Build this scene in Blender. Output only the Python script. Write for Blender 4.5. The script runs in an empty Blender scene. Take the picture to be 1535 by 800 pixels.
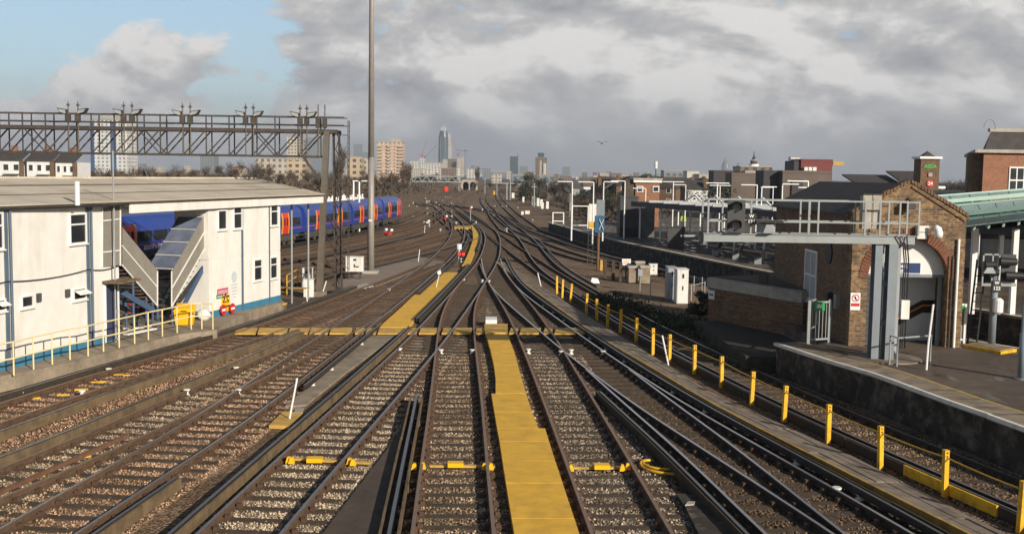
import bpy, math, random
import numpy as np
from mathutils import Vector
random.seed(11)
rnd = random.random
def U(a, b): return a + (b - a) * random.random()

SC = bpy.context.scene
COL = SC.collection
# ------------------------------------------------------------------ camera survey
FOC, CAMH, PITCH, ROLL = 1600.0, 6.6, math.atan(138 / 1600), 0.015
FW = Vector((0, math.cos(PITCH), -math.sin(PITCH)))
UP0 = Vector((0, math.sin(PITCH), math.cos(PITCH)))
RT = math.cos(ROLL) * Vector((1, 0, 0)) + math.sin(ROLL) * UP0
UPV = math.cos(ROLL) * UP0 - math.sin(ROLL) * Vector((1, 0, 0))
def ray(px, py): return FW * FOC + RT * (px - 767.5) - UPV * (py - 400)
def G(px, py, z=0.0):
    d = ray(px, py); t = (z - CAMH) / d.z
    return (d.x * t, d.y * t)
def AT(px, py, Y):
    d = ray(px, py); t = Y / d.y
    return (d.x * t, CAMH + d.z * t)

# ------------------------------------------------------------------ mesh builder
class MB:
    def __init__(s): s.v = []; s.f = []; s.m = []
    def face(s, pts, m=0):
        n = len(s.v); s.v += [tuple(p) for p in pts]; s.f.append(tuple(range(n, n + len(pts)))); s.m.append(m); return s
    def hexa(s, p, m=0):
        n = len(s.v); s.v += [tuple(q) for q in p]
        for f in ((3, 2, 1, 0), (4, 5, 6, 7), (0, 1, 5, 4), (1, 2, 6, 5), (2, 3, 7, 6), (3, 0, 4, 7)):
            s.f.append(tuple(n + i for i in f)); s.m.append(m)
        return s
    def box(s, x0, x1, y0, y1, z0, z1, m=0):
        return s.hexa([(x0, y0, z0), (x1, y0, z0), (x1, y1, z0), (x0, y1, z0), (x0, y0, z1), (x1, y0, z1), (x1, y1, z1), (x0, y1, z1)], m)
    def rbox(s, c, sx, sy, z0, z1, a=0.0, m=0):
        ca, sa = math.cos(a), math.sin(a); q = []
        for z in (z0, z1):
            for (i, j) in ((-1, -1), (1, -1), (1, 1), (-1, 1)):
                x, y = i * sx / 2, j * sy / 2
                q.append((c[0] + x * ca - y * sa, c[1] + x * sa + y * ca, z))
        return s.hexa(q, m)
    def fbox(s, fr, u0, u1, v0, v1, z0, z1, m=0):
        return s.hexa([fr(u0, v0, z0), fr(u1, v0, z0), fr(u1, v1, z0), fr(u0, v1, z0), fr(u0, v0, z1), fr(u1, v0, z1), fr(u1, v1, z1), fr(u0, v1, z1)], m)
    def bar(s, a, b, w, h=None, m=0, up=(0, 0, 1)):
        a, b = Vector(a), Vector(b); h = h or w
        d = (b - a).normalized(); u = Vector(up)
        if abs(d.dot(u)) > .98: u = Vector((0, 1, 0))
        r = d.cross(u).normalized(); u = r.cross(d)
        q = []
        for p in (a, b):
            for (i, j) in ((-1, -1), (1, -1), (1, 1), (-1, 1)):
                q.append(p + r * (i * w / 2) + u * (j * h / 2))
        return s.hexa(q, m)
    def tube(s, pts, r, n=8, m=0, caps=True):
        pts = [Vector(p) for p in pts]; rs = r if isinstance(r, (list, tuple)) else [r] * len(pts)
        base = len(s.v); prev = None
        for i, p in enumerate(pts):
            d = (pts[min(i + 1, len(pts) - 1)] - pts[max(i - 1, 0)]).normalized()
            u = prev if prev is not None else (Vector((0, 0, 1)) if abs(d.z) < .9 else Vector((1, 0, 0)))
            a = d.cross(u)
            if a.length < 1e-5: a = d.cross(Vector((.3, .9, .2)))
            a.normalize(); u = a.cross(d).normalized(); prev = u
            for k in range(n):
                t = 2 * math.pi * k / n
                s.v.append(tuple(p + (a * math.cos(t) + u * math.sin(t)) * rs[i]))
        for i in range(len(pts) - 1):
            for k in range(n):
                k2 = (k + 1) % n
                s.f.append((base + i * n + k, base + i * n + k2, base + (i + 1) * n + k2, base + (i + 1) * n + k)); s.m.append(m)
        if caps:
            s.f.append(tuple(base + k for k in range(n))[::-1]); s.m.append(m)
            e = base + (len(pts) - 1) * n
            s.f.append(tuple(e + k for k in range(n))); s.m.append(m)
        return s
    def cyl(s, x, y, z0, z1, r0, r1=None, n=12, m=0):
        return s.tube([(x, y, z0), (x, y, z1)], [r0, r0 if r1 is None else r1], n, m)
    def prism(s, poly, z0, z1, m=0, mside=None):
        n = len(s.v); k = len(poly)
        for z in (z0, z1):
            for p in poly: s.v.append((p[0], p[1], z if not callable(z) else z(p)))
        s.f.append(tuple(range(n, n + k))[::-1]); s.m.append(m)
        s.f.append(tuple(range(n + k, n + 2 * k))); s.m.append(m)
        for i in range(k):
            j = (i + 1) % k
            s.f.append((n + i, n + j, n + k + j, n + k + i)); s.m.append(m if mside is None else mside)
        return s
    def extr(s, pts, vec, m=0):
        """solid from a planar polygon pushed along vec"""
        n = len(s.v); k = len(pts); vec = Vector(vec)
        s.v += [tuple(Vector(p)) for p in pts] + [tuple(Vector(p) + vec) for p in pts]
        s.f.append(tuple(range(n, n + k))); s.m.append(m)
        s.f.append(tuple(range(n + k, n + 2 * k))[::-1]); s.m.append(m)
        for i in range(k):
            j = (i + 1) % k
            s.f.append((n + j, n + i, n + k + i, n + k + j)); s.m.append(m)
        return s
    def sweep(s, path, prof, mats=None, off=0.0, z=0.0):
        """path [(x,y)], prof closed [(side,z)]; offset off to the right of the path"""
        base = len(s.v); k = len(prof); P = len(path)
        for i in range(P):
            x, y = path[i][0], path[i][1]
            x0, y0 = path[max(i - 1, 0)][:2]; x1, y1 = path[min(i + 1, P - 1)][:2]
            l = math.hypot(x1 - x0, y1 - y0) or 1; nx, ny = (y1 - y0) / l, -(x1 - x0) / l
            for (a, h) in prof: s.v.append((x + nx * (a + off), y + ny * (a + off), h + z))
        for i in range(P - 1):
            for j in range(k):
                j2 = (j + 1) % k
                s.f.append((base + i * k + j, base + (i + 1) * k + j, base + (i + 1) * k + j2, base + i * k + j2)); s.m.append(mats[j] if mats else 0)
        s.f.append(tuple(base + j for j in range(k))); s.m.append(0)
        s.f.append(tuple(base + (P - 1) * k + j for j in range(k))[::-1]); s.m.append(0)
        return s
    def build(s, name, mat, parent=None, local=False, smooth=False, loc=None):
        mats = mat if isinstance(mat, (list, tuple)) else [mat]
        V = np.array(s.v, dtype=float).reshape(-1, 3)
        o = None
        if parent is not None:
            org = WORG[parent.name] if not local else np.zeros(3)
        elif local: org = np.zeros(3)
        elif loc is not None: org = np.array(loc, float)
        else:
            lo, hi = V.min(0), V.max(0); org = np.array([(lo[0] + hi[0]) / 2, (lo[1] + hi[1]) / 2, lo[2]])
        me = bpy.data.meshes.new(name); me.from_pydata((V - org).tolist(), [], s.f)
        for m in mats: me.materials.append(m)
        if len(mats) > 1: me.polygons.foreach_set('material_index', s.m)
        if smooth: me.polygons.foreach_set('use_smooth', [True] * len(s.f))
        me.update()
        o = bpy.data.objects.new(name, me); COL.objects.link(o)
        if parent is not None:
            o.parent = parent; WORG[o.name] = WORG[parent.name] if not local else np.zeros(3)
        else:
            o.location = org.tolist(); WORG[o.name] = org
        return o
WORG = {}
def tag(o, label=None, cat=None, group=None, kind=None):
    if label: o['label'] = label
    if cat: o['category'] = cat
    if group: o['group'] = group
    if kind: o['kind'] = kind
    return o
def thing(name, label, cat, loc=(0, 0, 0), group=None, rz=0.0):
    o = bpy.data.objects.new(name, None); COL.objects.link(o); o.location = loc; o.rotation_euler = (0, 0, rz)
    o.empty_display_size = .2
    WORG[o.name] = np.array(loc, float)
    return tag(o, label, cat, group)
def copy_tree(o, parent=None):
    c = o.copy(); COL.objects.link(c)
    if parent is not None: c.parent = parent
    WORG[c.name] = WORG.get(o.name, np.zeros(3))
    for ch in list(o.children): copy_tree(ch, c)
    return c
def text(body, parent, mat, org, xdir, size, ext=.004, align='CENTER', bold=0.0, normal=None):
    """flat lettering: org world centre, xdir reading direction, upright"""
    cu = bpy.data.curves.new('lettering', 'FONT'); cu.body = body; cu.size = size; cu.extrude = ext
    cu.align_x = align; cu.align_y = 'CENTER'; cu.offset = bold; cu.materials.append(mat)
    tmp = bpy.data.objects.new('tmp', cu); COL.objects.link(tmp)
    bpy.context.view_layer.update(); me = bpy.data.meshes.new_from_object(tmp.evaluated_get(bpy.context.evaluated_depsgraph_get())); bpy.data.objects.remove(tmp)
    me.name = 'lettering'
    o = bpy.data.objects.new('lettering', me); COL.objects.link(o)
    x = Vector((xdir[0], xdir[1], 0)).normalized(); z = Vector((0, 0, 1)); n = x.cross(z)
    from mathutils import Matrix
    M = Matrix((x, z, n)).transposed().to_4x4()
    p = WORG[parent.name]
    M.translation = Vector(org) - Vector(p)
    o.parent = parent; o.matrix_local = M
    WORG[o.name] = p
    return o
def frame(o, ang):
    """u runs along the wall (ang from +Y toward +X), v outward to the right of it"""
    uu = (math.sin(ang), math.cos(ang)); vv = (math.cos(ang), -math.sin(ang))
    def f(u, v, z): return (o[0] + uu[0] * u + vv[0] * v, o[1] + uu[1] * u + vv[1] * v, z)
    def hit(px, py, v=0.0):
        d = ray(px, py); ox, oy = o[0] + vv[0] * v, o[1] + vv[1] * v
        t = (ox * vv[0] + oy * vv[1]) / (d.x * vv[0] + d.y * vv[1])
        X, Y, Z = d.x * t, d.y * t, CAMH + d.z * t
        return ((X - ox) * uu[0] + (Y - oy) * uu[1], Z)
    f.hit = hit; f.u = uu; f.v = vv
    return f

# ------------------------------------------------------------------ materials
def new_mat(name):
    m = bpy.data.materials.new(name); m.use_nodes = True; nt = m.node_tree
    b = nt.nodes['Principled BSDF']
    return m, nt, b
def nd(nt, t, **kw):
    n = nt.nodes.new(t)
    for k, v in kw.items():
        if k.startswith('i_'):
            key = k[2:]; key = int(key) if key.isdigit() else key.replace('_', ' ')
            n.inputs[key].default_value = v
        else: setattr(n, k, v)
    return n
def rgba(c): return (c[0], c[1], c[2], 1)
def ramp(nt, fac, stops, interp='LINEAR'):
    r = nt.nodes.new('ShaderNodeValToRGB'); r.color_ramp.interpolation = interp
    el = r.color_ramp.elements
    while len(el) < len(stops): el.new(0.5)
    for e, (p, c) in zip(el, stops): e.position = p; e.color = rgba(c) if len(c) == 3 else c
    nt.links.new(fac, r.inputs['Fac']); return r
def mixc(nt, fac, a, b, bt='MIX'):
    m = nt.nodes.new('ShaderNodeMix'); m.data_type = 'RGBA'; m.blend_type = bt
    for sock, v in ((m.inputs[0], fac), (m.inputs[6], a), (m.inputs[7], b)):
        if hasattr(v, 'is_linked') or hasattr(v, 'links'): nt.links.new(v, sock)
        elif isinstance(v, (int, float)): sock.default_value = v
        else: sock.default_value = rgba(v)
    return m.outputs[2]
def M(name, col, rough=.75, metal=0.0, var=.25, scale=2.0, dirt=None, dirt_amt=.5, dscale=.7, bump=0.0, bscale=30, streak=False, spec=.4):
    """painted / plain surface with weathering of its own"""
    m, nt, b = new_mat(name); L = nt.links
    geo = nd(nt, 'ShaderNodeNewGeometry')
    pos = geo.outputs['Position']
    n1 = nd(nt, 'ShaderNodeTexNoise', i_Scale=scale, i_Detail=6.0, i_Roughness=.65); L.new(pos, n1.inputs['Vector'])
    dk = tuple(c * (1 - var) for c in col); lt = tuple(min(1, c * (1 + var * .6)) for c in col)
    c = ramp(nt, n1.outputs['Fac'], [(.28, dk), (.72, lt)]).outputs['Color']
    if dirt:
        mp = nd(nt, 'ShaderNodeMapping'); L.new(pos, mp.inputs['Vector'])
        mp.inputs['Scale'].default_value = (1, 1, .16) if streak else (1, 1, 1)
        n2 = nd(nt, 'ShaderNodeTexNoise', i_Scale=dscale * (3 if streak else 1), i_Detail=8.0, i_Roughness=.7); L.new(mp.outputs[0], n2.inputs['Vector'])
        k = ramp(nt, n2.outputs['Fac'], [(.48, (0, 0, 0)), (.72, (dirt_amt,) * 3)]).outputs['Color']
        c = mixc(nt, k, c, dirt)
    L.new(c, b.inputs['Base Color'])
    b.inputs['Roughness'].default_value = rough; b.inputs['Metallic'].default_value = metal
    b.inputs['Specular IOR Level'].default_value = spec
    if bump:
        n3 = nd(nt, 'ShaderNodeTexNoise', i_Scale=bscale, i_Detail=4.0); L.new(pos, n3.inputs['Vector'])
        bp = nd(nt, 'ShaderNodeBump', i_Strength=bump, i_Distance=.02); L.new(n3.outputs['Fac'], bp.inputs['Height']); L.new(bp.outputs[0], b.inputs['Normal'])
    return m
def wallcoord(nt):
    """vector (x+y, z, 0) for upright walls"""
    geo = nd(nt, 'ShaderNodeNewGeometry'); sp = nd(nt, 'ShaderNodeSeparateXYZ'); nt.links.new(geo.outputs['Position'], sp.inputs[0])
    ad = nd(nt, 'ShaderNodeMath', operation='ADD'); nt.links.new(sp.outputs[0], ad.inputs[0]); nt.links.new(sp.outputs[1], ad.inputs[1])
    cb = nd(nt, 'ShaderNodeCombineXYZ'); nt.links.new(ad.outputs[0], cb.inputs[0]); nt.links.new(sp.outputs[2], cb.inputs[1])
    return cb.outputs[0], geo.outputs['Position'], ad.outputs[0], sp.outputs[2]
def brick(name, a, b_, mortar, scale=1.0, grime=(.05, .04, .035), gamt=.55):
    m, nt, b = new_mat(name); L = nt.links
    vec, pos, _, _ = wallcoord(nt)
    br = nd(nt, 'ShaderNodeTexBrick'); L.new(vec, br.inputs['Vector'])
    br.inputs['Scale'].default_value = scale
    br.inputs['Brick Width'].default_value = .25; br.inputs['Row Height'].default_value = .086; br.inputs['Mortar Size'].default_value = .011
    br.inputs['Color1'].default_value = rgba(a); br.inputs['Color2'].default_value = rgba(b_); br.inputs['Mortar'].default_value = rgba(mortar)
    br.inputs['Bias'].default_value = -.15
    n = nd(nt, 'ShaderNodeTexNoise', i_Scale=1.5, i_Detail=9.0, i_Roughness=.75); L.new(pos, n.inputs['Vector'])
    k = ramp(nt, n.outputs['Fac'], [(.44, (0, 0, 0)), (.7, (gamt,) * 3)]).outputs['Color']
    c = mixc(nt, k, br.outputs['Color'], grime)
    n2 = nd(nt, 'ShaderNodeTexNoise', i_Scale=9.0, i_Detail=5.0); L.new(pos, n2.inputs['Vector'])
    k2 = ramp(nt, n2.outputs['Fac'], [(.3, (.62, .62, .62)), (.7, (1.25, 1.2, 1.1))]).outputs['Color']
    c = mixc(nt, 1.0, c, k2, 'MULTIPLY')
    L.new(c, b.inputs['Base Color']); b.inputs['Roughness'].default_value = .9
    bp = nd(nt, 'ShaderNodeBump', i_Strength=.6, i_Distance=.015); bp.invert = True
    L.new(br.outputs['Fac'], bp.inputs['Height']); L.new(bp.outputs[0], b.inputs['Normal'])
    return m
def facade(name, wall, glass, bay=3.0, floor=3.0, wf=.55, hf=.5, var=.2, band=None):
    """far facade: rows of panes as the wall's own pattern"""
    m, nt, b = new_mat(name); L = nt.links
    _, pos, u, z = wallcoord(nt)
    def cell(src, per, frac):
        d = nd(nt, 'ShaderNodeMath', operation='DIVIDE'); L.new(src, d.inputs[0]); d.inputs[1].default_value = per
        f = nd(nt, 'ShaderNodeMath', operation='FRACT'); L.new(d.outputs[0], f.inputs[0])
        c = nd(nt, 'ShaderNodeMath', operation='LESS_THAN'); L.new(f.outputs[0], c.inputs[0]); c.inputs[1].default_value = frac
        return c.outputs[0]
    mu = nd(nt, 'ShaderNodeMath', operation='MULTIPLY'); L.new(cell(u, bay, wf), mu.inputs[0]); L.new(cell(z, floor, hf), mu.inputs[1])
    n = nd(nt, 'ShaderNodeTexNoise', i_Scale=.12, i_Detail=3.0); L.new(pos, n.inputs['Vector'])
    w = ramp(nt, n.outputs['Fac'], [(.3, tuple(c * (1 - var) for c in wall)), (.7, wall)]).outputs['Color']
    geo = nd(nt, 'ShaderNodeNewGeometry'); sp = nd(nt, 'ShaderNodeSeparateXYZ'); L.new(geo.outputs['Normal'], sp.inputs[0])
    ab = nd(nt, 'ShaderNodeMath', operation='ABSOLUTE'); L.new(sp.outputs[2], ab.inputs[0])
    up = nd(nt, 'ShaderNodeMath', operation='LESS_THAN'); L.new(ab.outputs[0], up.inputs[0]); up.inputs[1].default_value = .6
    m2 = nd(nt, 'ShaderNodeMath', operation='MULTIPLY'); L.new(mu.outputs[0], m2.inputs[0]); L.new(up.outputs[0], m2.inputs[1])
    L.new(mixc(nt, m2.outputs[0], w, glass), b.inputs['Base Color'])
    r = nd(nt, 'ShaderNodeMapRange'); L.new(m2.outputs[0], r.inputs[0]); r.inputs[3].default_value = .85; r.inputs[4].default_value = .25
    L.new(r.outputs[0], b.inputs['Roughness'])
    return m
def corrugated(name, col, dirt, per=.13, horiz=True):
    m, nt, b = new_mat(name); L = nt.links
    tc = nd(nt, 'ShaderNodeTexCoord'); geo = nd(nt, 'ShaderNodeNewGeometry')
    vec, pos, u, z = wallcoord(nt)
    n1 = nd(nt, 'ShaderNodeTexNoise', i_Scale=.35, i_Detail=8.0, i_Roughness=.7); L.new(pos, n1.inputs['Vector'])
    c = ramp(nt, n1.outputs['Fac'], [(.3, dirt), (.62, col)]).outputs['Color']
    L.new(c, b.inputs['Base Color']); b.inputs['Roughness'].default_value = .8
    w = nd(nt, 'ShaderNodeMath', operation='MULTIPLY'); L.new(u, w.inputs[0]); w.inputs[1].default_value = 2 * math.pi / per
    s = nd(nt, 'ShaderNodeMath', operation='SINE'); L.new(w.outputs[0], s.inputs[0])
    bp = nd(nt, 'ShaderNodeBump', i_Strength=.5, i_Distance=.02); L.new(s.outputs[0], bp.inputs['Height']); L.new(bp.outputs[0], b.inputs['Normal'])
    return m
def ballast(name, light, dark, tint, mix=.5, stone=17.0, island=False, dirt=(.056, .037, .022), dirtamt=.75, dsc=.5):
    light, dark, tint, dirt = [tuple(a * k for a, k in zip(q, (1.10, .98, .84))) for q in (light, dark, tint, dirt)]
    m, nt, b = new_mat(name); L = nt.links
    geo = nd(nt, 'ShaderNodeNewGeometry'); pos = geo.outputs['Position']
    v = nd(nt, 'ShaderNodeTexVoronoi', i_Scale=stone); L.new(pos, v.inputs['Vector'])
    sp = nd(nt, 'ShaderNodeSeparateColor'); L.new(v.outputs['Color'], sp.inputs[0])
    c = ramp(nt, geo.outputs['Random Per Island'] if island else sp.outputs[0], [(.0, dark), (.35, tint), (.8, light), (1, tuple(min(.8, x * 1.12) for x in light))]).outputs['Color']
    n2 = nd(nt, 'ShaderNodeTexNoise', i_Scale=dsc, i_Detail=9.0, i_Roughness=.72); L.new(pos, n2.inputs['Vector'])
    k = ramp(nt, n2.outputs['Fac'], [(.40, (0, 0, 0)), (.66, (dirtamt,) * 3)]).outputs['Color']
    c = mixc(nt, k, c, dirt)
    if name.startswith('trackbed'):
        n5 = nd(nt, 'ShaderNodeTexNoise', i_Scale=.09, i_Detail=5.0, i_Roughness=.6); L.new(pos, n5.inputs['Vector'])
        c = mixc(nt, ramp(nt, n5.outputs['Fac'], [(.46, (0, 0, 0)), (.66, (.6,) * 3)]).outputs['Color'], c, (.27, .205, .145))
    L.new(c, b.inputs['Base Color']); b.inputs['Roughness'].default_value = .9; b.inputs['Specular IOR Level'].default_value = .25
    if island: return m
    d = nd(nt, 'ShaderNodeMath', operation='MULTIPLY'); L.new(v.outputs['Distance'], d.inputs[0]); d.inputs[1].default_value = -1.0
    n3 = nd(nt, 'ShaderNodeMath', operation='ADD'); L.new(d.outputs[0], n3.inputs[0]); L.new(sp.outputs[1], n3.inputs[1])
    bp = nd(nt, 'ShaderNodeBump', i_Strength=1.0, i_Distance=.05); L.new(n3.outputs[0], bp.inputs['Height']); L.new(bp.outputs[0], b.inputs['Normal'])
    return m
def glassy(name, col, rough=.08):
    m, nt, b = new_mat(name); L = nt.links
    geo = nd(nt, 'ShaderNodeNewGeometry'); n = nd(nt, 'ShaderNodeTexNoise', i_Scale=1.3, i_Detail=3.0); L.new(geo.outputs['Position'], n.inputs['Vector'])
    L.new(ramp(nt, n.outputs['Fac'], [(.35, tuple(c * .6 for c in col)), (.65, col)]).outputs['Color'], b.inputs['Base Color'])
    b.inputs['Roughness'].default_value = rough; b.inputs['Specular IOR Level'].default_value = .6
    return m

m_white = M('cabin_white_paint', (.77, .75, .705), .6, var=.08, dirt=(.46, .42, .34), dirt_amt=.38, dscale=.5, streak=True)
m_white2 = M('white_paint', (.74, .74, .72), .5, var=.08, dirt=(.4, .38, .33), dirt_amt=.3, scale=4)
m_bluegrey = M('blue_grey_paint', (.10, .14, .19), .5, var=.15)
m_bluebase = M('blue_plinth_paint', (.045, .20, .33), .55, var=.18, dirt=(.12, .12, .12), dirt_amt=.5, dscale=2)
m_navy = M('navy_door_paint', (.045, .06, .11), .45, var=.12)
m_pane = glassy('window_glass', (.035, .04, .045))
m_paneblue = glassy('blue_reflecting_glass', (.03, .055, .10))
m_upvc = M('window_frame_white', (.78, .78, .76), .4, var=.05)
m_conc = M('weathered_concrete', (.29, .238, .175), .9, var=.35, dirt=(.10, .076, .053), dirt_amt=.7, dscale=.9, bump=.4, bscale=25)
m_concl = M('pale_concrete', (.40, .37, .32), .9, var=.25, dirt=(.16, .14, .12), dirt_amt=.6, dscale=1.2, bump=.3, bscale=25)
m_dkconc = M('dark_concrete', (.042, .034, .027), .9, var=.6, scale=1.6, dirt=(.24, .195, .15), dirt_amt=.8, dscale=1.9, bump=.7, bscale=9)  # near-black brown concrete with paler blotches
m_platform = M('platform_asphalt', (.060, .053, .048), .8, var=.3, scale=1.2, dirt=(.095, .082, .07), dirt_amt=.6, dscale=.6, bump=.25, bscale=60)
def worn_boards():
    m, nt, b = new_mat('yellow_walkway_boards'); L = nt.links
    geo = nd(nt, 'ShaderNodeNewGeometry'); pos = geo.outputs['Position']
    n1 = nd(nt, 'ShaderNodeTexNoise', i_Scale=1.7, i_Detail=9.0, i_Roughness=.72); L.new(pos, n1.inputs['Vector'])
    c = ramp(nt, n1.outputs['Fac'], [(.33, (.42, .225, .03)), (.5, (.68, .385, .036)), (.66, (.82, .53, .10))]).outputs['Color']
    c = mixc(nt, 1.0, c, ramp(nt, geo.outputs['Random Per Island'], [(0, (.86, .86, .84)), (1, (1.1, 1.08, 1.05))]).outputs['Color'], 'MULTIPLY')
    n2 = nd(nt, 'ShaderNodeTexNoise', i_Scale=5.0, i_Detail=9.0, i_Roughness=.7); L.new(pos, n2.inputs['Vector'])
    c = mixc(nt, ramp(nt, n2.outputs['Fac'], [(.53, (0, 0, 0)), (.68, (.75,) * 3)]).outputs['Color'], c, (.26, .155, .05))
    n3 = nd(nt, 'ShaderNodeTexNoise', i_Scale=55.0, i_Detail=2.0); L.new(pos, n3.inputs['Vector'])
    c = mixc(nt, 1.0, c, ramp(nt, n3.outputs['Fac'], [(.3, (.8, .8, .78)), (.7, (1.15, 1.14, 1.1))]).outputs['Color'], 'MULTIPLY')
    L.new(c, b.inputs['Base Color']); b.inputs['Roughness'].default_value = .75
    bp = nd(nt, 'ShaderNodeBump', i_Strength=.5, i_Distance=.01); L.new(n3.outputs['Fac'], bp.inputs['Height']); L.new(bp.outputs[0], b.inputs['Normal'])
    return m
m_yboard = worn_boards()
def wet_asphalt():
    m, nt, b = new_mat('platform_asphalt'); L = nt.links
    geo = nd(nt, 'ShaderNodeNewGeometry'); pos = geo.outputs['Position']
    n1 = nd(nt, 'ShaderNodeTexNoise', i_Scale=.55, i_Detail=9.0, i_Roughness=.7); L.new(pos, n1.inputs['Vector'])
    c = ramp(nt, n1.outputs['Fac'], [(.34, (.045, .033, .025)), (.52, (.095, .072, .054)), (.70, (.15, .118, .088))]).outputs['Color']
    n2 = nd(nt, 'ShaderNodeTexNoise', i_Scale=90.0, i_Detail=3.0); L.new(pos, n2.inputs['Vector'])
    c = mixc(nt, 1.0, c, ramp(nt, n2.outputs['Fac'], [(.3, (.7, .7, .7)), (.7, (1.3, 1.28, 1.25))]).outputs['Color'], 'MULTIPLY')
    L.new(c, b.inputs['Base Color'])
    mp = nd(nt, 'ShaderNodeMapping'); L.new(pos, mp.inputs[0]); mp.inputs['Rotation'].default_value = (0, 0, .25); mp.inputs['Scale'].default_value = (1.6, .55, 1)
    n3 = nd(nt, 'ShaderNodeTexNoise', i_Scale=.8, i_Detail=5.0, i_Roughness=.6); L.new(mp.outputs[0], n3.inputs['Vector'])
    L.new(ramp(nt, n3.outputs['Fac'], [(.34, (.14,) * 3), (.46, (.75,) * 3)]).outputs['Color'], b.inputs['Roughness'])
    bp = nd(nt, 'ShaderNodeBump', i_Strength=.25, i_Distance=.01); L.new(n2.outputs['Fac'], bp.inputs['Height']); L.new(bp.outputs[0], b.inputs['Normal'])
    return m
m_platform = wet_asphalt()
m_coping = M('platform_coping_slabs', (.27, .215, .15), .85, var=.35, dirt=(.07, .058, .04), dirt_amt=.9, dscale=1.1, bump=.2)
m_edge = M('platform_edge_white_paint', (.74, .72, .67), .7, var=.12, dirt=(.30, .26, .21), dirt_amt=.5, dscale=3)
m_yline = M('platform_yellow_line', (.62, .38, .04), .7, var=.2, dirt=(.2, .15, .08), dirt_amt=.7, dscale=2)
m_yellow = M('yellow_post_paint', (.78, .44, .02), .5, var=.15, dirt=(.22, .125, .035), dirt_amt=.8, dscale=3.5)
m_yboard = M('yellow_walkway_boards', (.74, .43, .045), .65, var=.18, scale=2.2, dirt=(.42, .25, .06), dirt_amt=.6, dscale=1.6, bump=.25, bscale=40)
m_yboardw = M('worn_yellow_boards', (.58, .36, .085), .75, var=.3, scale=3, dirt=(.20, .14, .07), dirt_amt=.7, dscale=2, bump=.15)
m_cream = M('cream_yellow_railing', (.76, .63, .34), .5, var=.12)
m_brightyel = M('bright_yellow_plastic', (.85, .47, .01), .4, var=.08)
m_orange = M('orange_plastic', (.75, .22, .02), .5, var=.15)
m_steel = M('dark_rusty_steel', (.060, .052, .047), .7, var=.4, dirt=(.12, .07, .045), dirt_amt=.6, dscale=1.5)
m_greysteel = M('grey_painted_steel', (.125, .108, .088), .65, var=.25, dirt=(.12, .085, .06), dirt_amt=.6, dscale=.8, streak=True)
m_lsteel = M('light_grey_steel', (.29, .315, .315), .5, var=.12, dirt=(.2, .18, .15), dirt_amt=.4, dscale=1.3, streak=True)
m_lblue = M('pale_blue_grey_steel', (.20, .235, .26), .5, var=.12, dirt=(.16, .15, .14), dirt_amt=.5, dscale=1.3, streak=True)
m_galv = M('galvanised_mast_steel', (.33, .30, .265), .55, metal=.2, var=.15, scale=3, dirt=(.22, .19, .16), dirt_amt=.5, dscale=1, streak=True)
m_rail = M('rail_rust_side', (.108, .066, .040), .85, var=.4, scale=6, dirt=(.13, .078, .045), dirt_amt=.6, dscale=1.5)
m_raildark = M('rail_oily_side', (.045, .032, .025), .7, var=.4, scale=6)
m_railbright = M('bright_rail_head', (.50, .50, .54), .28, metal=.85, var=.1)
m_edgeboard = M('worn_yellow_edge', (.46, .29, .07), .8, var=.3, scale=3, dirt=(.13, .095, .06), dirt_amt=.9, dscale=1.6)
m_railred = M('rail_red_rust', (.17, .085, .048), .85, var=.35, scale=6, dirt=(.085, .05, .035), dirt_amt=.6, dscale=1.2)
m_railtop = M('polished_rail_head', (.36, .33, .32), .36, metal=.8, var=.15)
m_railtopw = M('worn_rail_head', (.25, .175, .125), .5, metal=.3, var=.2, scale=8)
m_cond = M('conductor_rail_side', (.038, .03, .026), .8, var=.35, scale=4)
m_condtop = M('conductor_rail_head', (.16, .165, .18), .35, metal=.6, var=.15)
m_guard = M('guard_board_timber', (.165, .115, .062), .85, var=.4, scale=3, dirt=(.05, .036, .023), dirt_amt=.85, dscale=1.1)
m_gdark = M('dark_guard_board', (.048, .035, .024), .85, var=.4, scale=3)
m_sleeper = M('creosoted_sleeper', (.074, .051, .033), .85, var=.45, scale=5, dirt=(.125, .085, .052), dirt_amt=.6, dscale=1.5, bump=.4, bscale=20)
m_chair = M('rail_chair_iron', (.085, .048, .03), .85, var=.4, scale=8)
m_pot = M('porcelain_pot', (.75, .73, .70), .35, var=.1)
m_timber = M('grey_walkway_timber', (.25, .20, .155), .85, var=.35, scale=2, dirt=(.085, .066, .05), dirt_amt=.75, dscale=1.4, bump=.2)
m_dktimber = M('dark_boarding', (.085, .064, .048), .85, var=.35, scale=2.5, dirt=(.045, .036, .03), dirt_amt=.6)
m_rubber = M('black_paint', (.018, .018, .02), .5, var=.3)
m_sigblack = M('signal_black', (.022, .022, .024), .55, var=.25)
m_siggrey = M('signal_backboard_grey', (.055, .055, .058), .6, var=.2)
m_cabwhite = M('cabinet_white', (.74, .73, .69), .5, var=.07, dirt=(.4, .34, .25), dirt_amt=.45, dscale=1.2, streak=True)
m_cabgrey = M('cabinet_grey', (.33, .35, .37), .55, var=.12, dirt=(.2, .17, .14), dirt_amt=.5, dscale=1.5, streak=True)
m_signwhite = M('sign_white', (.78, .78, .77), .4, var=.04)
m_signblue = M('sign_blue', (.02, .04, .14), .4, var=.05)
m_red = M('red_paint', (.50, .03, .025), .45, var=.12)
m_pink = M('pink_sign', (.55, .10, .16), .5, var=.1)
m_green = M('sign_green', (.03, .30, .07), .4, var=.1)
m_text = M('white_lettering', (.82, .82, .80), .5, var=.03)
m_dktext = M('dark_lettering', (.03, .03, .035), .5, var=.1)
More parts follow.
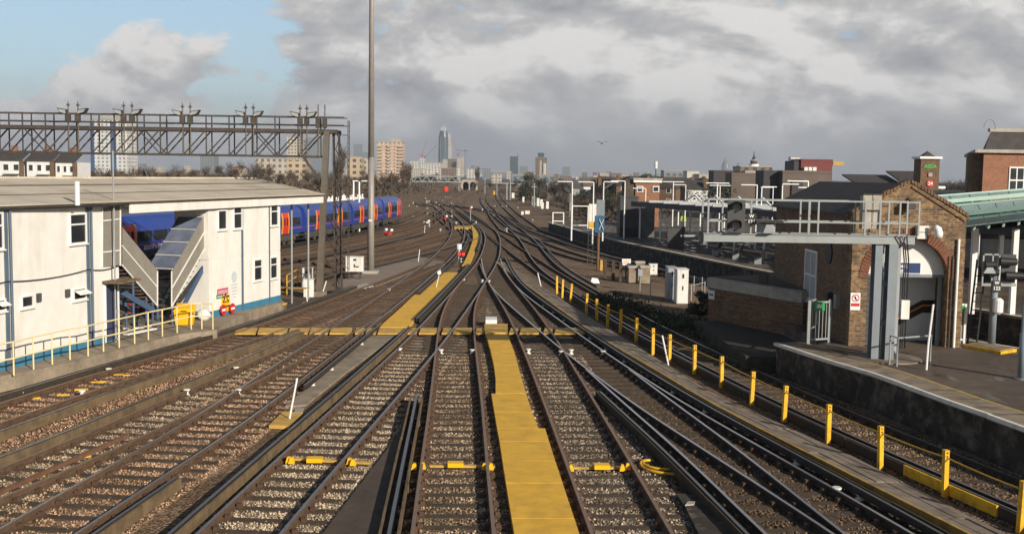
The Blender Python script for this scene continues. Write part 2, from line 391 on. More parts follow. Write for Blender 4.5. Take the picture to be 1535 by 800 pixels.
m_trblue = M('train_blue', (.022, .055, .27), .35, var=.12, scale=.8, dirt=(.05, .07, .2), dirt_amt=.5, dscale=.6, spec=.5)
m_trred = M('train_door_red', (.62, .045, .02), .35, var=.08)
m_troj = M('train_orange', (.80, .30, .015), .4, var=.08)
m_trcab = M('train_cab_coral', (.62, .12, .075), .4, var=.1)
m_under = M('underframe_grime', (.075, .066, .058), .85, var=.4, scale=3)
m_mesh = M('perforated_grey_screen', (.22, .205, .175), .7, var=.12, scale=3, dirt=(.30, .27, .22), dirt_amt=.5, dscale=1.2)
m_stairglass = glassy('blue_tinted_roof_panel', (.17, .20, .28), .15)
m_stairblue = M('stair_steel_blue', (.06, .10, .18), .5, var=.15)
m_roofcor = corrugated('corrugated_fibre_cement', (.66, .585, .47), (.44, .375, .29))
m_slate = M('dark_slate', (.060, .053, .050), .8, var=.3, scale=1.5, dirt=(.10, .085, .07), dirt_amt=.5, dscale=.5)
m_brick = brick('yellow_stock_brick', (.31, .185, .088), (.065, .036, .024), (.28, .225, .155), gamt=.95)
m_brickd = brick('dark_stock_brick', (.24, .135, .07), (.10, .055, .033), (.17, .13, .095), gamt=.6)  # darker brick for side walls, rear walls and the annex
m_brickred = brick('red_brick', (.36, .14, .07), (.27, .10, .055), (.30, .24, .18), gamt=.3)
m_voussoir = M('red_arch_brick', (.20, .082, .048), .9, var=.5, scale=14, dirt=(.06, .042, .035), dirt_amt=.85, dscale=1.6)
m_plaster = M('white_interior_wall', (.70, .69, .66), .7, var=.08, dirt=(.38, .36, .32), dirt_amt=.4, dscale=.6)
m_greendeck = glassy('green_glass_canopy', (.17, .40, .31), .22)
m_greensteel = M('pale_green_steel', (.42, .58, .50), .5, var=.1)
m_leaf = M('shrub_leaf', (.045, .055, .022), .7, var=.4, scale=5)
m_ever = M('evergreen_leaf', (.046, .050, .027), .7, var=.4, scale=1)
m_twig = M('winter_twig', (.105, .078, .055), .9, var=.35, scale=1.5)
m_twigd = M('dark_winter_twig', (.058, .046, .038), .9, var=.35, scale=1.5)
m_bark = M('bark', (.07, .055, .042), .9, var=.3, scale=3)
SUN_E, SKY_SEED, HAZE, EXPO = 5.0, 0.0, 1.6e-4, 0.2
SKY_X, SKY_Y, SKYMUL = 0.0, 0.0, (1.1, 1.2, 1.3)
# ------------------------------------------------------------------ ground
def cr(pts, step=1.0):
    """smooth curve through ground points ordered along the way"""
    P = [np.array(p, float) for p in pts]; out = []
    for i in range(len(P) - 1):
        p0 = P[max(i - 1, 0)]; p1 = P[i]; p2 = P[i + 1]; p3 = P[min(i + 2, len(P) - 1)]
        n = max(2, int(np.linalg.norm(p2 - p1) / step))
        for k in range(n):
            t = k / n
            out.append(.5 * ((2 * p1) + (p2 - p0) * t + (2 * p0 - 5 * p1 + 4 * p2 - p3) * t * t + (3 * p1 - p0 - 3 * p2 + p3) * t ** 3))
    out.append(P[-1]); return [tuple(p) for p in out]

m_ballast_main = ballast('trackbed_ballast', (.33, .26, .19), (.065, .048, .034), (.18, .132, .093), dirtamt=.72)
def ground_mat():
    m, nt, b = new_mat('land'); L = nt.links
    geo = nd(nt, 'ShaderNodeNewGeometry')
    n = nd(nt, 'ShaderNodeTexNoise', i_Scale=.02, i_Detail=8.0, i_Roughness=.7); L.new(geo.outputs['Position'], n.inputs['Vector'])
    c = ramp(nt, n.outputs['Fac'], [(.3, (.045, .042, .028)), (.5, (.085, .070, .052)), (.7, (.13, .115, .10))]).outputs['Color']
    L.new(c, b.inputs['Base Color']); b.inputs['Roughness'].default_value = .95
    return m
g = MB().face([(-6000, -60, -.5), (6000, -60, -.5), (6000, 9000, -.5), (-6000, 9000, -.5)]).build('ground', ground_mat(), loc=(0, 0, -.5)); tag(g, kind='structure')
# trackbed: one gently uneven ballast sheet under every track
bed_poly = [(-75, 0), (60, 0), (60, 40), (34, 80), (26, 130), (22, 200), (16, 320), (10, 520), (8, 900), (-42, 900), (-46, 520), (-50, 330), (-52, 220), (-70, 120)]
def bed_x(Y, side):
    pts = [(-75, 0), (-70, 120), (-52, 220), (-50, 330), (-46, 520), (-42, 900)] if side < 0 else [(60, 0), (60, 40), (40, 80), (28, 130), (22, 200), (16, 320), (10, 520), (8, 900)]
    return float(np.interp(Y, [p[1] for p in pts], [p[0] for p in pts]))
mb = MB(); ys = list(np.concatenate([np.arange(2, 60, 1.5), np.arange(60, 160, 5), np.arange(160, 901, 30)])); NX = 60
rng = np.random.RandomState(3)
for Y in ys:
    a, b_ = bed_x(Y, -1), bed_x(Y, 1)
    for i in range(NX + 1):
        mb.v.append((a + (b_ - a) * i / NX, Y, -.235 + (rng.rand() - .5) * .03))
for j in range(len(ys) - 1):
    for i in range(NX):
        k = j * (NX + 1) + i; mb.f.append((k, k + 1, k + NX + 2, k + NX + 1)); mb.m.append(0)
o = mb.build('trackbed', m_ballast_main, smooth=True); tag(o, kind='structure')

# ------------------------------------------------------------------ tracks
TR = {
 'A': ([(0,598),(50,587),(200,543),(350,502),(384,487),(494,449),(560,423),(622,400),(646,389)],[(0,632),(50,615),(92,600),(200,562),(350,515),(439,490),(539,447),(600,424),(664,396)]),
 'B': ([(0,702),(50,684.5),(200,620),(350,554),(384,537),(459,502),(520,474),(541,463)],[(0,741),(50,723),(200,656),(300,606),(369,578),(430,549),(531,497),(560,480)]),
 'C': ([(0,792),(95,735),(190,682),(282,632),(332,600),(384,567),(494,495),(539,465),(591,428),(646,390),(673,360),(680,338),(676,329),(664,320),(655,313)],[(112,800),(225,725),(325,662),(409,600),(509,520),(549,490),(609,445),(634,423),(670,391),(685,376),(698,360),(697,340),(691,329),(676,320),(664,311)]),
 'D': ([(295,800),(384,719),(509,601),(624,500),(679,437),(700,411),(722,385),(728.5,360),(730,353),(725,344),(709,332),(690,318),(672,306)],[(418,800),(504,697),(593,600),(656.5,520),(684,482),(711,447),(729,421),(744,398),(749.5,387),(750,360),(750,355),(744,344),(725,331),(707,320),(688,307)]),
 'E': ([(619,800),(630,700),(645,600),(656.5,500),(660,480),(664,462),(676,441),(694,418)],[(740,800),(731.5,700),(723,600),(710,500),(709,480),(709.5,460),(714,445),(727,424)]),
 'F': ([(888,800),(850.5,695),(815.5,600),(783,517),(765,480),(749.5,450),(740,433),(728.5,412)],[(1009,800),(943,687),(890.5,600),(843,522),(818,482),(791.5,448),(775,435),(761.5,418),(752.5,402),(750,392)]),
 'G': ([(1270,815),(1152,735),(943,600),(880,550),(835,517),(800,490),(772,462),(749.5,445),(740,434),(729,418),(722,385)],[(1380,800),(1152,675),(1018,600),(958,562),(908,530),(863,495),(815,462),(779.5,438),(761,420),(751,397),(749.5,387)]),
 'H': ([(1143,797),(1033,687),(933,600),(874,548)],[(1290,815),(1200,745),(1100,665),(1005,600),(950,557)]),
 'P': ([(1535,760),(1400,706),(1327,675),(1152,592),(1018,530),(943,488),(878,447),(802,400),(791,379.5),(782,360),(757,338),(730,316)],[(1535,717),(1410,667),(1227,598),(1152,560),(968,477),(913,445),(860,415.5),(826,388.5),(803.5,360),(793,350),(772,335),(746,316)]),
}
def centre(L, R):
    res = {}
    lines = []
    for pts, s in ((L, 1), (R, -1)):
        q = sorted([G(*p) for p in pts], key=lambda p: p[1]); q = np.array(q)
        d = np.gradient(q, axis=0); l = np.hypot(d[:, 0], d[:, 1])
        n = np.stack([d[:, 1] / l, -d[:, 0] / l], 1)
        lines.append(q + n * (s * .7525))
    y0 = min(l[0, 1] for l in lines); y1 = max(l[-1, 1] for l in lines)
    Y = np.arange(y0, y1, .5); acc = np.zeros_like(Y); w = np.zeros_like(Y)
    for l in lines:
        x = np.interp(Y, l[:, 1], l[:, 0]); k = ((Y >= l[0, 1]) & (Y <= l[-1, 1])) * 1.0 + 1e-6
        acc += x * k; w += k
    return Y, acc / w
def smooth(Y, X, k=.085):
    out = np.empty_like(X)
    for i, y in enumerate(Y):
        s = max(2.5, k * y) ; w = np.exp(-.5 * ((Y - y) / s) ** 2)
        # local line fit keeps the ends true
        W = w.sum(); my = (w * Y).sum() / W; mx = (w * X).sum() / W
        c = (w * (Y - my) * (X - mx)).sum() / max(1e-9, (w * (Y - my) ** 2).sum())
        out[i] = mx + c * (y - my)
    return out
def extend_near(Y, X, to=14.0):
    s = (X[6] - X[0]) / (Y[6] - Y[0]); n = int((Y[0] - to) / .5)
    if n > 0:
        yy = Y[0] - .5 * np.arange(n, 0, -1); Y = np.concatenate([yy, Y]); X = np.concatenate([X[0] + (yy - Y[n]) * s, X])
    return Y, X
def extend_far(Y, X, pts):
    """glide on through far ground points"""
    p = [(X[-14], Y[-14]), (X[-1], Y[-1])] + pts
    far = cr(p, 3.0); far = [q for q in far if q[1] > Y[-1] + 1]
    return np.concatenate([Y, [q[1] for q in far]]), np.concatenate([X, [q[0] for q in far]])
PATH = {}
for k, (L, R) in TR.items():
    Y, X = centre(L, R); X = smooth(Y, X); Y, X = extend_near(Y, X)
    PATH[k] = (Y, X)
PATH['C'] = extend_far(*PATH['C'], [(-16.5, 240), (-18.5, 330), (-17, 450), (-14, 620), (-12, 880)])
PATH['D'] = extend_far(*PATH['D'], [(-12.2, 250), (-14.0, 330), (-13.2, 450), (-10.5, 620), (-8.5, 880)])
PATH['P'] = extend_far(*PATH['P'], [(-7.0, 260), (-9, 340), (-9.4, 450), (-7, 620), (-5, 880)])
# station-side platform edge and the tracks that follow it
EDGE = sorted([G(*p, .9) for p in [(822,333),(845,339.5),(870,346),(920,361),(1002,376),(1085,395),(1154,407.5),(1452,462),(1535,475)]], key=lambda p: p[1])
EDGE = [(EDGE[0][0] + 3.2, EDGE[0][1] - 12)] + EDGE
eY = np.arange(EDGE[0][1], EDGE[-1][1], .5); eX = smooth(eY, np.interp(eY, [p[1] for p in EDGE], [p[0] for p in EDGE]))
PATH['Q'] = extend_far(eY, eX - 1.55, [(-1.0, 215), (-4.5, 330), (-5.8, 450), (-3.5, 620), (-1.5, 880)])
k = eY > 60
PATH['R'] = extend_far(eY[k], eX[k] - 1.55 - 3.6 * np.clip((eY[k] - 60) / 25, 0, 1) ** 1.5, [(-4.2, 215), (-2.6, 330), (-2.2, 450), (0, 620), (1.5, 880)])
# carriage line on the left and the sidings between it and the main lines
TL = sorted([G(*p) for p in [(185,399),(300,383),(420,366),(528,347),(575,337),(597,331),(625,319),(645,309)]], key=lambda p: p[1])
TL = [(TL[0][0] - 7.5, TL[0][1] - 30)] + TL
tY = np.arange(TL[0][1], TL[-1][1], .5); tX = smooth(tY, np.interp(tY, [p[1] for p in TL], [p[0] for p in TL]), .1)
PATH['T'] = extend_far(tY, tX, [(-22, 250), (-25, 340), (-23.6, 450), (-21, 620), (-19, 880)])
def offset_path(Y, X, d):
    g_ = np.gradient(X, Y); l = np.sqrt(1 + g_ * g_); y = Y - g_ / l * d; x = X + d / l
    return y, x
for i, d in enumerate((3.7, 7.4, 11.0, 14.4)):
    y, x = offset_path(tY, tX, d); kk = (y > 34 + 6 * i)
    far = [[(-18.6, 255), (-21.8, 340), (-20.3, 450), (-17.5, 620), (-15.5, 880)]][0]
    y, x = y[kk], x[kk]
    if i == 0: y, x = extend_far(y, x, far)
    else:
        m_ = y < 150 - 12 * i; y, x = y[m_], x[m_]
        # swing into the neighbouring line
        n_ = 'S' + str(i - 1) if i < 3 else 'C'; yn, xn = PATH[n_]
        tgt = y[-1] + 45; y, x = extend_far(y, x, [(float(np.interp(tgt, yn, xn)) , tgt), (float(np.interp(tgt + 20, yn, xn)), tgt + 20)])
    PATH['S' + str(i)] = (y, x)

XT = {'X1': [(690,316),(720,336.5),(748,355),(775,375),(815,402),(850,424),(888,448),(930,473)], 'X2': [(742,284.5),(770,292),(810,301),(858,313),(905,327)], 'X3': [(748,283),(790,290.5),(840,299),(900,310)], 'X4': [(640,317),(662,322),(690,334),(712,345),(736,366)], 'X5': [(655,307),(690,305),(725,312),(760,327),(790,342)], 'X6': [(580,371),(620,357),(655,340),(672,325),(668,312)], 'X7': [(600,346),(640,336),(664,322),(660,309)]}
for k_, pts_ in XT.items():
    q_ = sorted([G(*p) for p in pts_], key=lambda p: p[1]); yy_ = np.arange(q_[0][1], q_[-1][1], .5)
    PATH[k_] = (yy_, smooth(yy_, np.interp(yy_, [p[1] for p in q_], [p[0] for p in q_]), .06))
RAILP = [(-.036, 0), (.036, 0), (.037, -.035), (.012, -.05), (.010, -.125), (.066, -.14), (.066, -.152), (-.066, -.152), (-.066, -.14), (-.010, -.125), (-.012, -.05), (-.037, -.035)]
RAILM = [1] + [0] * 11
def boxprof(w, z0, z1): return [(-w / 2, z1), (w / 2, z1), (w / 2, z0), (-w / 2, z0)]
SLW, SLL, SLZ = .25, 2.6, -.168
def sleeper_mesh(z, L=SLL):
    mb = MB(); mb.rbox((0, 0), L, SLW, z - .13, z, 0, 0)
    for s in (-1, 1):
        for t in (-1, 1):
            x = s * .7525 + t * .115
            mb.hexa([(x - .055, -.07, z), (x + .055, -.07, z), (x + .055, .07, z), (x - .055, .07, z), (x - .04 - t * .012, -.05, z + .095), (x + .04 - t * .012, -.05, z + .095), (x + .04 - t * .012, .05, z + .095), (x - .04 - t * .012, .05, z + .095)], 1)
        mb.box(s * .7525 - .2, s * .7525 + .2, -.1, .1, z, z + .012, 1)
    return mb
BALL = {
 'A': ballast('pinkish_tan_ballast', (.46, .32, .25), (.10, .07, .055), (.28, .19, .145), dirtamt=.75, dsc=.7),
 'B': ballast('pale_grey_ballast', (.48, .44, .37), (.10, .085, .07), (.30, .26, .21), dirtamt=.7, dsc=.7),
 'C': ballast('pink_grey_ballast', (.48, .36, .28), (.11, .085, .065), (.32, .23, .17), dirtamt=.7, dsc=.6),
 'D': ballast('clean_light_ballast', (.56, .53, .47), (.13, .11, .095), (.37, .34, .29), dirtamt=.6, dsc=.6),
 'E': ballast('mixed_brown_ballast', (.42, .36, .29), (.07, .055, .045), (.19, .15, .115), dirtamt=.7, dsc=.9),
 'F': ballast('speckled_grey_ballast', (.46, .43, .39), (.05, .045, .04), (.17, .145, .12), dirtamt=.7, dsc=.9),
 'G': ballast('dark_ballast', (.17, .14, .11), (.03, .025, .021), (.075, .06, .047), dirtamt=.8, dsc=.8),  # darkest brown of the ballast tints
 'P': ballast('stained_brown_ballast', (.32, .25, .19), (.045, .035, .028), (.15, .115, .085), dirtamt=.8, dsc=.7),
}
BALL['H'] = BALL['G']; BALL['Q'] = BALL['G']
STONE = {
 'A': ballast('pinkish_tan_stones', (.55, .38, .29), (.10, .07, .05), (.30, .20, .15), island=True, dirtamt=.55, dsc=.7),
 'B': ballast('pale_grey_stones', (.56, .48, .37), (.10, .08, .065), (.32, .27, .21), island=True, dirtamt=.5, dsc=.7),
 'C': ballast('pink_grey_stones', (.56, .42, .32), (.11, .08, .06), (.33, .23, .16), island=True, dirtamt=.5, dsc=.6),
 'D': ballast('clean_light_stones', (.62, .56, .465), (.14, .11, .085), (.36, .31, .245), island=True, dirtamt=.5, dsc=.6),
 'E': ballast('mixed_brown_stones', (.56, .48, .38), (.07, .05, .038), (.20, .15, .11), island=True, dirtamt=.75, dsc=.9),
 'F': ballast('speckled_grey_stones', (.56, .52, .47), (.05, .042, .035), (.17, .14, .11), island=True, dirtamt=.72, dsc=.9),
 'G': ballast('dark_stones', (.22, .175, .13), (.03, .024, .018), (.08, .06, .043), island=True, dirtamt=.8, dsc=.8),
 'P': ballast('stained_brown_stones', (.42, .32, .24), (.045, .034, .025), (.16, .115, .08), island=True, dirtamt=.75, dsc=.7),
}
STONE['H'] = STONE['G']
OCT = np.array([(1, 0, 0), (-1, 0, 0), (0, 1, 0), (0, -1, 0), (0, 0, 1), (0, 0, -1)], float)
OCF = [(0, 2, 4), (2, 1, 4), (1, 3, 4), (3, 0, 4), (2, 0, 5), (1, 2, 5), (3, 1, 5), (0, 3, 5)]
def stones(Y, X, root, mat, y0, y1, dens, zt, seed, tilt):
    rg = np.random.RandomState(seed); n = int((y1 - y0) * 2.9 * dens)
    t = rg.uniform(y0, y1, n); o_ = rg.uniform(-1.45, 1.45 if tilt == 0 else 2.3, n)
    cum = np.concatenate([[0], np.cumsum(np.hypot(np.diff(X), np.diff(Y)))])
    s = np.interp(t, Y, cum); ph = ((s - .3) / .70) % 1.0
    keep = (abs(ph - .5) < .5 - .125 + rg.uniform(-.05, .03, n)) | (abs(o_) > 1.32) | (rg.rand(n) < .17)
    keep &= abs(abs(o_) - .7525) > .075
    t, o_ = t[keep], o_[keep]; n = len(t)
    g_ = np.gradient(X, Y); g1 = np.interp(t, Y, g_); l_ = np.sqrt(1 + g1 * g1)
    cx = np.interp(t, Y, X) + o_ / l_; cy = t - o_ * g1 / l_
    r = rg.uniform(.017, .037, n); z = zt + rg.uniform(-.010, .016, n)
    k = 6; V = np.repeat(OCT[None], n, 0) * (r[:, None, None] * rg.uniform(.6, 1.25, (n, 6, 1)))
    a = rg.uniform(0, 6.28, n); ca, sa = np.cos(a), np.sin(a); b = rg.uniform(-.7, .7, n); cb, sb = np.cos(b), np.sin(b)
    x_, y_, z_ = V[..., 0].copy(), V[..., 1].copy(), V[..., 2].copy()
    x2 = x_ * cb[:, None] + z_ * sb[:, None]; z2 = -x_ * sb[:, None] + z_ * cb[:, None]
    V[..., 0] = x2 * ca[:, None] - y_ * sa[:, None] + cx[:, None]; V[..., 1] = x2 * sa[:, None] + y_ * ca[:, None] + cy[:, None]; V[..., 2] = z2 + z[:, None]
    V = V.reshape(-1, 3) - np.array(WORG[root.name]); F = (np.array(OCF)[None] + (np.arange(n) * 6)[:, None, None]).reshape(-1)
    me = bpy.data.meshes.new('ballast_stones'); me.vertices.add(n * 6); me.vertices.foreach_set('co', V.reshape(-1)); me.loops.add(len(F)); me.loops.foreach_set('vertex_index', F)
    me.polygons.add(n * 8); me.polygons.foreach_set('loop_start', np.arange(n * 8) * 3); me.polygons.foreach_set('loop_total', np.full(n * 8, 3)); me.update(); me.validate()
    me.materials.append(mat); o = bpy.data.objects.new('ballast_stones', me); COL.objects.link(o); o.parent = root; o['kind'] = 'stuff'
    WORG[o.name] = WORG[root.name]; return o
TLAB = {
 'A': 'rusty pinkish railway track nearest the concrete ledge of the white cabins',
 'B': 'railway track second out from the white cabins, with pale ballast',
 'C': 'long railway track third from the white cabins, passing left of the red lamps',
 'D': 'main railway track of pale clean ballast running diagonally under the long dark boarding',
 'E': 'straight rusty red track just left of the wide yellow walkway',
 'F': 'rusty track just right of the wide yellow walkway, beside the yellow hoses',
 'G': 'dark track with shiny rails running beside the grey timber walkway',
 'H': 'dark track splitting off left from the one beside the timber walkway',
 'P': 'dark railway track between the yellow posts and the brick building platform wall',
 'Q': 'railway track hugging the dark wall of the long curved platform',
 'R': 'railway track joining the platform line near the white relay cabinets',
 'T': 'railway track on which the blue and red train stands',
 'S0': 'weathered siding directly in front of the blue train',
 'S1': 'weathered siding second in front of the blue train',
 'S2': 'weathered siding third in front of the blue train',
 'S3': 'weathered siding nearest the tall mast and the white cabinet',
 'X1': 'crossover track slanting from the bending main line down to the yellow posts line',
 'X2': 'far right hand track passing behind the platform ramp, nearer of two',
 'X3': 'far right hand track passing behind the platform ramp, farther of two',
 'X4': 'short far crossover just above the yellow curved walkway',
 'X5': 'far crossover sweeping right below the white arches',
 'X6': 'far curved connection right of the train end, nearer one',
 'X7': 'far curved connection right of the train end, closest to the cab',
}
# conductor rails: (side, y0, y1, guard board boards: 'l','r', material dark?)
COND = {
 'A': [(-1, 16, 62, 'lr', 1), (1, 16, 45, 'r', 0, 1.50)],
 'B': [(-1, 15, 43.5, 'r', 0)],
 'C': [(1, 32, 47, '', 1), (1, 58, 118, 'r', 1), (1, 14, 23, 'r', 0)],
 'D': [(-1, 14, 46, 'r', 0), (-1, 47.5, 78, 'lr', 1), (-1, 92, 140, 'l', 1)],
 'E': [(-1, 14, 31.8, 'lr', 0)],
 'G': [(1, 15, 88, 'r', 1)],
 'H': [(-1, 15, 33, 'l', 1)],
 'P': [(-1, 15, 62, 'l', 1), (1, 64, 110, '', 1)],
 'Q': [(-1, 62, 150, '', 1)],
 'S0': [(-1, 60, 150, '', 0)], 'S1': [(1, 60, 120, '', 0)], 'S3': [(1, 60, 112, '', 0)],
 'T': [(1, 60, 150, '', 1)],
}
SLMESH = {}
def sub(Y, X, y0, y1, step=1):
    k = (Y >= y0) & (Y <= y1); return [(float(a), float(b)) for a, b in zip(X[k][::step], Y[k][::step])]
for idx, key in enumerate(['D', 'C', 'E', 'F', 'G', 'H', 'A', 'B', 'P', 'Q', 'R', 'T', 'S0', 'S1', 'S2', 'S3', 'X1', 'X2', 'X3', 'X4', 'X5', 'X6', 'X7']):
    Y, X = PATH[key]; dz = -.0035 * idx
    # thin the far samples
    path = [(float(X[0]), float(Y[0]))]
    for x, y in zip(X, Y):
        if y - path[-1][1] > (.75 if y < 70 else 2.0 if y < 200 else 6.0): path.append((float(x), float(y)))
    root = thing('railway_track', TLAB[key], 'railway track', (path[0][0], path[0][1], 0), 'railway tracks of the junction')
    rusty = key in ('E', 'F')
    for s in (-1, 1):
        MB().sweep(path, RAILP, RAILM, off=s * .7525, z=dz).build('rail', [m_railred if rusty else m_raildark if key in ('G', 'H', 'P', 'Q', 'R') else m_rail, m_railbright if key in ('G', 'H') else m_railtopw if (rusty or key[0] in 'ABSTX') else m_railtop], root)
    # ballast shoulder of its own colour
    if key in BALL:
        p2 = [p for p in path if p[1] < 75] or path[:2]
        mb = MB(); w = 1.55; n0 = None
        NW = 14; rows = []
        for i, (x, y) in enumerate(p2):
            x0, y0 = p2[max(i - 1, 0)]; x1, y1 = p2[min(i + 1, len(p2) - 1)]
            l = math.hypot(x1 - x0, y1 - y0); nx, ny = (y1 - y0) / l, -(x1 - x0) / l
            for j in range(NW + 1):
                a = -w + 2 * w * j / NW; e = -.05 if j in (0, NW) else 0
                mb.v.append((x + nx * a, y + ny * a, -.200 - .004 * idx * .5 + e + U(-.012, .012)))
        for i in range(len(p2) - 1):
            for j in range(NW):
                q = i * (NW + 1) + j; mb.f.append((q, q + 1, q + NW + 2, q + NW + 1)); mb.m.append(0)
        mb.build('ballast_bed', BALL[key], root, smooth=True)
    if key in STONE:
        stones(Y, X, root, STONE[key], 17.6, 40 if key in 'ABCDEF' else 33, {'D': 290, 'F': 270, 'E': 240}.get(key, 215), -.196 - .002 * idx, idx, 1 if key == 'A' else 0)
    # sleepers
    sz = SLZ + dz
    me = None; far = MB(); cum = 0.0; nxt = .3; cnt = 0
    yfar = 190 if key in 'CDPQRT' or key[0] in 'SX' else 95
    for i in range(len(path) - 1):
        (x0, y0), (x1, y1) = path[i], path[i + 1]; l = math.hypot(x1 - x0, y1 - y0)
        while nxt <= cum + l:
            t = (nxt - cum) / l; x, y = x0 + (x1 - x0) * t, y0 + (y1 - y0) * t; a = math.atan2(y1 - y0, x1 - x0) - math.pi / 2
            if y < 46 and key in 'ABCDEFGHP' and cnt < 78:
                if y > 17.3:
                    if me is None:
                        s_ = sleeper_mesh(sz).build('sleeper', [m_sleeper, m_chair], root, local=True); me = s_.data
                    else:
                        s_ = bpy.data.objects.new('sleeper', me); COL.objects.link(s_); s_.parent = root
                    s_.location = (x - path[0][0] + U(-.03, .03), y - path[0][1], 0); s_.rotation_euler = (0, 0, a + U(-.012, .012)); cnt += 1
            elif 46 <= y < yfar or (key not in 'ABCDEFGHP' and y < yfar):
                far.rbox((x, y), SLL, SLW, sz - .12, sz + U(-.004, .004), a)
                for s in (-1, 1): far.rbox((x + s * .7525 * math.cos(a), y + s * .7525 * math.sin(a)), .36, .14, sz, sz + .07, a, 1)
            nxt += .70
        cum += l
    if far.v:
        o = far.build('sleepers', [m_sleeper, m_chair], root); o['kind'] = 'stuff'
    for (s, y0, y1, gb, dark, *co_) in COND.get(key, []):
        CO = co_[0] if co_ else 1.17
        cp = sub(Y, X, y0, y1, 2)
        if len(cp) < 3: continue
        c = MB().sweep(cp, [(-.035, .076), (.035, .076), (.036, .03), (.014, .015), (.014, -.04), (.06, -.055), (.06, -.07), (-.06, -.07), (-.06, -.055), (-.014, -.04), (-.014, .015), (-.036, .03)], [1] + [0] * 11, off=s * CO, z=dz).build('conductor_rail', [m_cond, m_condtop], root)
        for gch in gb:
            off = s * CO + (-.12 if gch == 'l' else .12)
            if key == 'E': off = s * CO + (-.17 if gch == 'l' else .17)
            gm = MB(); top_ = .085 if key != 'E' else .06; n_ = 6
            for q in range(0, len(cp) - 1, n_):
                seg = cp[q:q + n_ + 1]
                if len(seg) < 2: continue
                seg[-1] = (seg[-2][0] + (seg[-1][0] - seg[-2][0]) * .96, seg[-2][1] + (seg[-1][1] - seg[-2][1]) * .96)
                gm.sweep(seg, boxprof(.045, -.16, top_ + U(-.012, .008)), off=off + U(-.008, .008), z=dz)
                if not dark and gch == 'r':
                    (x0, y0_), (x1, y1_) = seg[len(seg) // 2 - 1], seg[len(seg) // 2]; l = math.hypot(x1 - x0, y1_ - y0_); nx, ny = (y1_ - y0_) / l, -(x1 - x0) / l
                    gm.rbox((x0 + nx * (off + .035), y0_ + ny * (off + .035)), .03, .10, -.16, top_ - .01, math.atan2(y1_ - y0_, x1 - x0) - math.pi / 2)
            gm.build('guard_board', m_gdark if dark else m_guard, c)
        if y0 < 70:
            q = y0 + 1.5
            while q < min(y1, 60):
                x = float(np.interp(q, Y, X)); x2 = float(np.interp(q + .5, Y, X)); a = math.atan2(.5, x2 - x) - math.pi / 2
                cx, cy = x + s * CO * math.cos(a), q + s * CO * math.sin(a)
                MB().tube([(cx, cy, -.2), (cx, cy, -.15), (cx, cy, -.13), (cx, cy, -.07)], [.10, .10, .06, .075], 10).build('insulator_pot', m_pot, c)
                q += 2.75 * (1 if random.random() < .7 else 2)
# bare white pots standing at rail gaps, as seen between the rails
for (px, py, w) in [(31,595,'nearest the frame edge between the two rails by the concrete ledge'),(123,593,'third rail gap of the track by the ledge'),(163,559,'beside the ledge track near the yellow marks'),(354,557,'between the second and third cabin side tracks'),(280,591,'left of the pair of pots at the cabin side crossing rail'),(357,591,'right of the pair of pots at the cabin side crossing rail'),(599,528,'beside the left rail just below the yellow crossing'),(661,530,'inside the left rail of the red rusty track below the crossing'),(708,530,'inside the right rail of the red rusty track below the crossing'),(583,437,'beside the track left of the long yellow walkway'),(695,422,'left of the crossing frog of the middle tracks'),(723,423,'touching the left side of the crossing frog'),(733,424,'touching the right side of the crossing frog'),(792,529,'inside the left rail right of the yellow walkway'),(841,532,'left of the rail crossing right of the walkway'),(856,530,'right of the rail crossing right of the walkway'),(904,532,'beside the shiny rail near the timber walkway'),(1254,741,'in the dark track near the timber walkway')]:
    x, y = G(px, py, -.17)
    mb = MB(); mb.tube([(x, y, -.19), (x, y, -.15), (x, y, -.145), (x, y, -.045), (x, y, -.04), (x, y, .0)], [.10, .10, .055, .055, .10, .10], 10)
    o = mb.build('insulator_pot', m_pot); tag(o, 'small white porcelain pot ' + w, 'insulator', 'white porcelain pots between the rails')

# ------------------------------------------------------------------ boards, walkways
def slab(px, z0, z1, zmeas=0.0):
    return MB().prism([G(x, y, zmeas) for (x, y) in px], z0, z1)
def strip_boards(root, left, right, ys, z0, z1, mat, name='board', gap=.022):
    """split a walkway between two px edges into boards at the given px rows"""
    def ex(edge, y):
        return float(np.interp(y, [p[1] for p in edge], [p[0] for p in edge]))
    for a, b in zip(ys[:-1], ys[1:]):
        q = [G(ex(left, b - .12), b - .02, z1), G(ex(right, b - .12), b - .02, z1), G(ex(right, a + .12), a + .02, z1), G(ex(left, a + .12), a + .02, z1)]
        dz = U(-.006, .006)
        q[2] = (q[2][0], q[2][1] - gap); q[3] = (q[3][0], q[3][1] - gap)
        MB().prism(q, z0, z1 + dz).build(name, mat, root)
r = thing('walkway', 'wide yellow board walkway running up the middle between two rusty tracks', 'walkway', (*G(800, 700), -.2), 'yellow walkways')
strip_boards(r, [(728,498),(738,534),(743,560),(743,588.9),(736.5,589),(745,640),(747,648),(758,720),(771,800),(778,840)], [(760,498),(764,510),(770,524),(780,560),(793,605),(807,641),(817,641.1),(828,677),(843,722),(860.5,775),(869,800),(882,840)], [498,527,547,567,589,617,641,661,690,723,776,840], -.2, -.03, m_yboard)
r = thing('crossing_step', 'yellow raised step at the head of the wide walkway, beside a white box', 'step', (*G(744, 490), -.2))
MB().prism([G(727,500),G(761,499),G(761,486),G(726,486)], -.2, .03).build('tread', m_yboardw, r)
b0 = MB().prism([G(728,484),G(745,484),G(745,479),G(728,479)], -.2, .14).build('step_box', m_signwhite); tag(b0, 'small white box standing on the yellow crossing at the walkway head', 'box')
r = thing('crossing_boards', 'worn yellow foot crossing boarded right across the tracks', 'crossing', (*G(600, 494), -.2))
